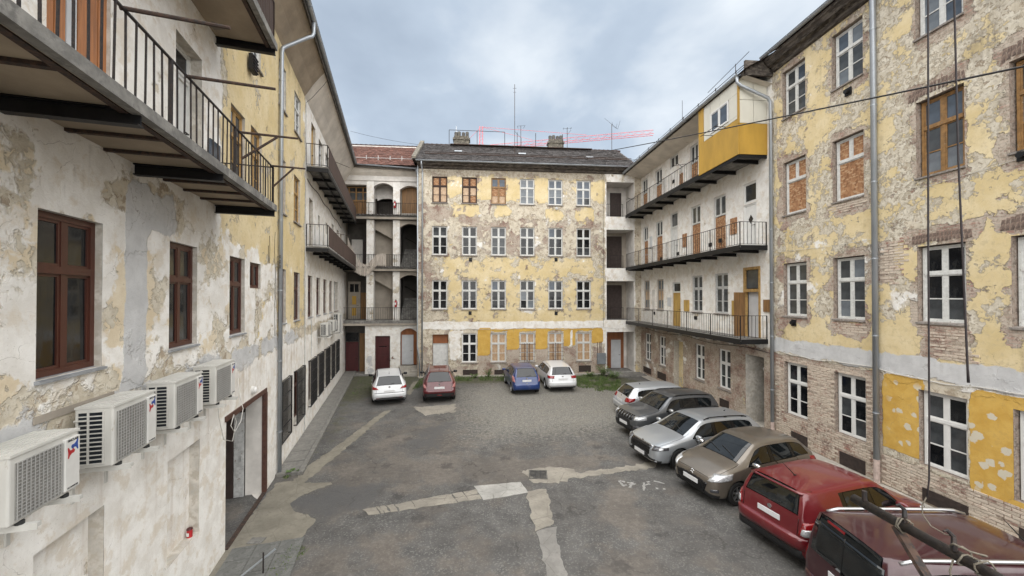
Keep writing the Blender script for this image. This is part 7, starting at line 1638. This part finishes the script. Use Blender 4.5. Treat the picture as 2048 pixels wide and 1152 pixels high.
# silver estate, nose to the yard
def fG(k):
    front_std(k, [(0.50,0.62),(0.99,0.66),(0.99,0.75),(0.55,0.74)], 36, [(-0.50,0.46),(0.50,0.46),(0.52,0.72),(-0.52,0.72)], lampmat='lampdark', plate_z=0.40, badge_z=0.735, low=[(-0.72,0.30),(0.72,0.30),(0.72,0.36),(-0.72,0.36)])
    k['F']('grille_frame', [(-0.54,0.715),(0.54,0.715),(0.54,0.735),(-0.54,0.735)], MC['chrome'], nx=10, ny=1, off=0.010); k['F']('bumper_chrome', [(-0.75,0.275),(0.75,0.275),(0.75,0.295),(-0.75,0.295)], MC['chrome'], nx=10, ny=1, off=0.010)
    for s in (1, -1): k['corner']('headlight', [(0.74,0.645),(0.86,0.65),(0.86,0.735),(0.74,0.73)], s, 36, True, MC['lampclear'], nx=4, ny=3, off=0.016)
    rear_std(k, [(0.5,0.8),(0.95,0.8),(0.95,0.96),(0.5,0.95)], 0.74); k['antenna'](3.6, 0.07, 0.9)
an = R(196.5); d = (math.cos(an), math.sin(an)); make_car('estate_car', 'silver estate car with its nose to the yard and black grille, beside the taupe hatchback', 'car', 4.68,1.82,1.465,P_silver,place(None,(4.33,12.95),d,4.68),head(d),nose=0.74,dc=1.22,dh=1.98,dB=2.35,dC=3.2,dD=4.0,dr=4.12,rgz=1.0,rgd=0.2,fo=0.92,wb=2.69,rw_=0.325,rails=('trim',0.03,0.017),feats=dict(build=fG),rimn=7)
# taupe hatchback
def fH(k):
    front_std(k, [(0.44,0.66),(1.02,0.72),(1.04,0.88),(0.60,0.84)], 40, [(-0.46,0.34),(0.46,0.34),(0.56,0.60),(-0.56,0.60)], fog=[(0.58,0.40),(0.78,0.41),(0.78,0.49),(0.58,0.48)], plate_z=0.52)
    for dz in (0.0, 0.05): k['F']('badge', [(-0.07,0.655+dz),(0.0,0.69+dz),(0.0,0.71+dz),(-0.07,0.675+dz)], MC['chrome'], nx=2, ny=1, off=0.012); k['F']('badge', [(0.0,0.69+dz),(0.07,0.655+dz),(0.07,0.675+dz),(0.0,0.71+dz)], MC['chrome'], nx=2, ny=1, off=0.012)
    rear_std(k, [(0.62,0.70),(0.93,0.76),(0.93,1.0),(0.74,0.96)], 0.72)
an = R(198); d = (math.cos(an), math.sin(an)); make_car('hatchback_car', 'taupe hatchback with rounded nose facing the yard, next to the bright red car', 'car', 3.94,1.73,1.53,P_brown,place(None,(5.05,10.78),d,3.94),head(d),nose=0.80,belt=0.98,cowl=1.06,dc=0.98,dh=1.72,dB=2.08,dC=2.9,dD=3.48,dr=3.40,rgz=1.02,rgd=0.10,fo=0.80,wb=2.47,rw_=0.315,wt=0.67,roofdrop=0.10,belt_r=0.08,feats=dict(build=fH,mirror=MC['chrome']),rimn=6)
# red compact SUV, tail to the yard
def fI(k):
    rear_bumper(k, 0.44, 0.68, 0.075, P_red); rear_bumper(k, 0.25, 0.43, 0.05, MC['plastic'], 'bumper_skirt'); k['B']('spoiler', [(-0.60,1.455),(0.60,1.455),(0.58,1.53),(-0.58,1.53)], P_red, nx=10, ny=2, off=0.05, th=0.03)
    rear_std(k, [(0.60,0.71),(0.86,0.72),(0.86,1.0),(0.68,0.98)], 0.84, lampmat='lampred', badge_z=0.965, ant=(3.1,0.34,1.1), wiper_z=1.10, deg=28, reflect=False)
    for s in (1, -1): k['corner']('reverse_light', [(0.64,0.73),(0.82,0.73),(0.82,0.87),(0.67,0.86)], s, 28, False, MC['lampclear'], nx=4, ny=3, off=0.014)
    front_std(k, [(0.55,0.72),(0.95,0.75),(0.95,0.88),(0.6,0.86)], 38, [(-0.45,0.6),(0.45,0.6),(0.45,0.8),(-0.45,0.8)])
an = R(16); d = (math.cos(an), math.sin(an)); make_car('suv_car', 'bright red compact sport utility car with its tail to the yard', 'car', 3.93,1.75,1.56,P_red,place((5.66,8.48),None,d,3.93),head(d),nose=0.84,belt=1.02,cowl=1.09,dc=0.95,dh=1.55,dB=1.95,dC=2.75,dD=3.25,dr=3.66,rgz=1.08,rgd=0.09,rearx=0.06,fo=0.78,wb=2.46,rw_=0.325,wt=0.74,roofdrop=0.04,belt_r=0.06,quarter=False,feats=dict(build=fI))
# wine red van
def fJ(k):
    rear_bumper(k, 0.30, 0.62, 0.06, P_wine)
    k['B']('rear_glass', [(-0.70,1.05),(0.70,1.05),(0.66,1.60),(-0.66,1.60)], MC['glass'], nx=10, ny=6, off=0.008)
    k['B']('door_gap', [(0.02,0.45),(0.035,0.45),(0.035,1.62),(0.02,1.62)], MC['trim'], nx=1, ny=12, off=0.012)
    for s in (1, -1): k['corner']('taillight', [(0.78,0.72),(0.98,0.74),(0.98,1.15),(0.80,1.15)], s, 30, False, MC['lampred'], nx=4, ny=6, off=0.010)
    k['plate'](False, 0.88); k['badge'](False, 0.76, 0.045); k['antenna'](1.55, 0.36, 0.9)
    h = k['ray']((-5, 0.25, 1.68), (1,0,0)); 
    if h: MB().obox(h[0], (0.01,0,0), (0,0.18,0), (0,0,0.018)).build('brake_light', MC['lampred'], k['root'])
    pts = [hh[0]+Vector((-0.02,0,0)) for hh in (k['ray']((-5, 0.55-0.09*q, 1.08+0.01*q), (1,0,0)) for q in range(6)) if hh]
    if len(pts) > 2: MB().tube(pts, 0.010, 5).build('rear_wiper', MC['plastic'], k['root'])
    front_std(k, [(0.55,0.82),(0.95,0.86),(0.95,1.0),(0.6,0.96)], 38, [(-0.5,0.6),(0.5,0.6),(0.5,0.85),(-0.5,0.85)])
an = R(-3); d = (math.cos(an), math.sin(an)); make_car('van', 'dark wine red van with silver roof rails at the lower right', 'van', 4.40,1.86,1.80,P_wine,place((5.36,6.26),None,d,4.40),head(d),nose=0.95,belt=1.12,cowl=1.20,dc=0.98,dh=1.62,dB=2.0,dC=2.9,dD=3.85,dr=4.26,rgz=1.06,rgd=0.05,rearx=0.03,tailx=0.015,fo=0.85,wb=2.78,rw_=0.33,wt=0.77,roofdrop=0.03,belt_r=0.02,rbw=0.96,rails=('satin',0.035,0.026),feats=dict(build=fJ))
# ================================================================== far crane
cr = thing('tower_crane', 'red tower crane far behind the roofs with a long lattice jib', 'crane', (-12.2, 150, 0), 0)
def lattice(b, p0, p1, w, n, r, up=(0,0,1), tri=False):
    p0, p1 = Vector(p0), Vector(p1); d = (p1-p0).normalized(); s = d.cross(Vector(up))
    s = s.normalized() if s.length > 1e-3 else Vector((1,0,0)); u = s.cross(d).normalized()
    cs_ = [s*w/2, -s*w/2, u*w*0.9] if tri else [s*w/2+u*w/2, -s*w/2+u*w/2, -s*w/2-u*w/2, s*w/2-u*w/2]
    for c in cs_: b.bar(p0+c, p1+c, r, r)
    m = len(cs_)
    for k in range(n):
        a, q = p0.lerp(p1, k/n), p0.lerp(p1, (k+1)/n)
        for i in range(m):
            c, e2 = cs_[i], cs_[(i+1) % m]; b.bar(a+c, q+e2, r*0.5, r*0.5)
b = MB(); lattice(b, (0,0,0), (0,0,66), 1.7, 24, 0.17, (0,1,0)); b.build('mast', M['crane'], cr, fix=False)
b = MB(); lattice(b, (0,0,66), (0,0,73), 1.2, 5, 0.15, (0,1,0)); b.build('tower_top', M['crane'], cr, fix=False)
tip = Vector((63,-14,64)); b = MB(); lattice(b, (1,0,64), tip, 1.8, 24, 0.13, tri=True); b.build('jib', M['crane'], cr, fix=False)
b = MB(); lattice(b, (-1,0,64), (-12,3,64.0), 1.4, 7, 0.13, tri=True); b.build('counter_jib', M['crane'], cr, fix=False)
MB().bar((0,0,73),(40,-8.9,66),0.10,0.10).bar((0,0,73),(20,-4.4,66),0.09,0.09).bar((0,0,73),(-10,2.5,64.5),0.09,0.09).build('tie_bars', M['crane'], cr)
MB().box(-0.4,2.2,-2.4,-0.8,61,63.6).build('cab', M['white_new'], cr)
# ================================================================== steel rod, ropes and cables
rd = thing('drying_pole', 'thick rusty steel pole reaching into the yard at the lower right', 'pole', (1.9, 0.35, 4.54), 0)
MB().tube([(-0.005,-0.25,0),(-0.05,0.75,0),(-0.10,1.66,0.0)], 0.022, 12).build('pole_tube', mat('dark_weathered_steel', (0.024, 0.020, 0.018), 0.55, 0.3, 30, metal=0.3, bump=0.15, c2=(0.042,0.032,0.025)), rd, smooth=True)
MB().bar((-0.09,1.45,-0.02),(-0.10,0.90,-0.60),0.035,0.02).build('brace', M['rust'], rd)
for y in (1.416, 1.22):
    MB().tube([(-0.085,y,0.02),(-0.085,y,0.045),(-0.075,y+0.01,0.07),(-0.09,y+0.02,0.09),(-0.105,y+0.02,0.085)], [0.011,0.010,0.009,0.007,0.004], 6).build('hook', M['rail'], rd)
MB().tube([(-0.10,1.60,0.02),(-0.10,1.60,0.07)], 0.011, 6).build('hook', M['rail'], rd)
def cord(name, pts, r, mt, label, cat='rope', n=6):
    return tag(MB().tube(pts, r, n).build(name, M[mt], None, smooth=True), label, cat)
cord('rope', [(1.835,1.66,8.6),(1.832,1.66,7.0),(1.832,1.67,5.9),(1.828,1.67,5.0),(1.825,1.67,4.80),(1.82,1.675,4.72)], [0.0033,0.0033,0.0035,0.0035,0.0034,0.0028], 'rope_dark', 'long dark cord hanging down to the steel pole at right')
cord('rope', [(1.82,1.675,4.725),(1.815,1.69,4.68),(1.815,1.69,4.64),(1.82,1.66,4.605),(1.825,1.61,4.60),(1.828,1.575,4.612)], 0.0024, 'rope', 'thin pale cord slung from the dark cord to the pole hook')
lp = []
for k in range(26):
    a = k*0.55; r2 = 0.034+0.010*math.sin(k*0.9); lp.append((1.825+r2*math.sin(a), 1.565-0.004*k+0.006*math.sin(k*1.9), 4.545+r2*0.9*math.cos(a)))
cord('rope_knot', lp, 0.0034, 'rope', 'tangle of pale rope knotted round the steel pole')
cord('rope_knot', [(1.81+0.034*math.sin(k*1.2), 1.765+0.006*k/3-0.012, 4.545+0.034*math.cos(k*1.2)) for k in range(12)], 0.0032, 'rope', 'small rope knot near the middle hook of the pole')
cord('rope', [(1.80,1.57,4.58),(1.79,1.55,4.60),(1.80,1.50,4.60),(1.85,1.49,4.59),(1.87,1.52,4.57)], 0.0038, 'rope', 'pale rope loop lying on the steel pole')
cord('rope', [(1.80,1.56,4.53),(1.785,1.56,4.48),(1.785,1.54,4.42),(1.80,1.50,4.38),(1.83,1.46,4.38),(1.85,1.44,4.43),(1.85,1.44,4.50)], 0.0036, 'rope', 'drooping rope loop below the pole')
cord('rope', [(1.865,1.60,8.8),(1.868,1.60,7.2),(1.875,1.60,6.9),(1.885,1.60,6.2),(1.905,1.60,5.6),(1.915,1.60,5.30),(1.918,1.60,5.24)], [0.0033,0.0033,0.0035,0.0035,0.0038,0.004,0.0052], 'rope_dark', 'dark cord hanging free with a loose end, right part of the picture')
def sag(p, q, s, n=24): 
    p, q = Vector(p), Vector(q); return [p.lerp(q, k/n)-Vector((0,0,s*4*(k/n)*(1-k/n))) for k in range(n+1)]
cord('overhead_cable', sag((8.75,2.6,8.3),(3.77,27.0,15.5),0.12), 0.018, 'cable_black', 'thick black cable crossing the upper right of the yard', 'cable')
cord('overhead_cable', sag((9.0,26.4,15.2),(2.0,28.5,16.0),0.2), 0.018, 'cable_black', 'short black cable lying over the dark roof eaves', 'cable')
cord('overhead_cable', sag((-5.9,28.6,16.6),(-4.2,26.6,15.25),0.15), 0.014, 'cable_white', 'pale wire dropping from the dark roof to its gutter at left', 'cable')
cord('overhead_cable', sag((-14.5,34,20.5),(-5.0,33,18.6),0.25), 0.012, 'cable_black', 'thin wire above the red tiled roof', 'cable')
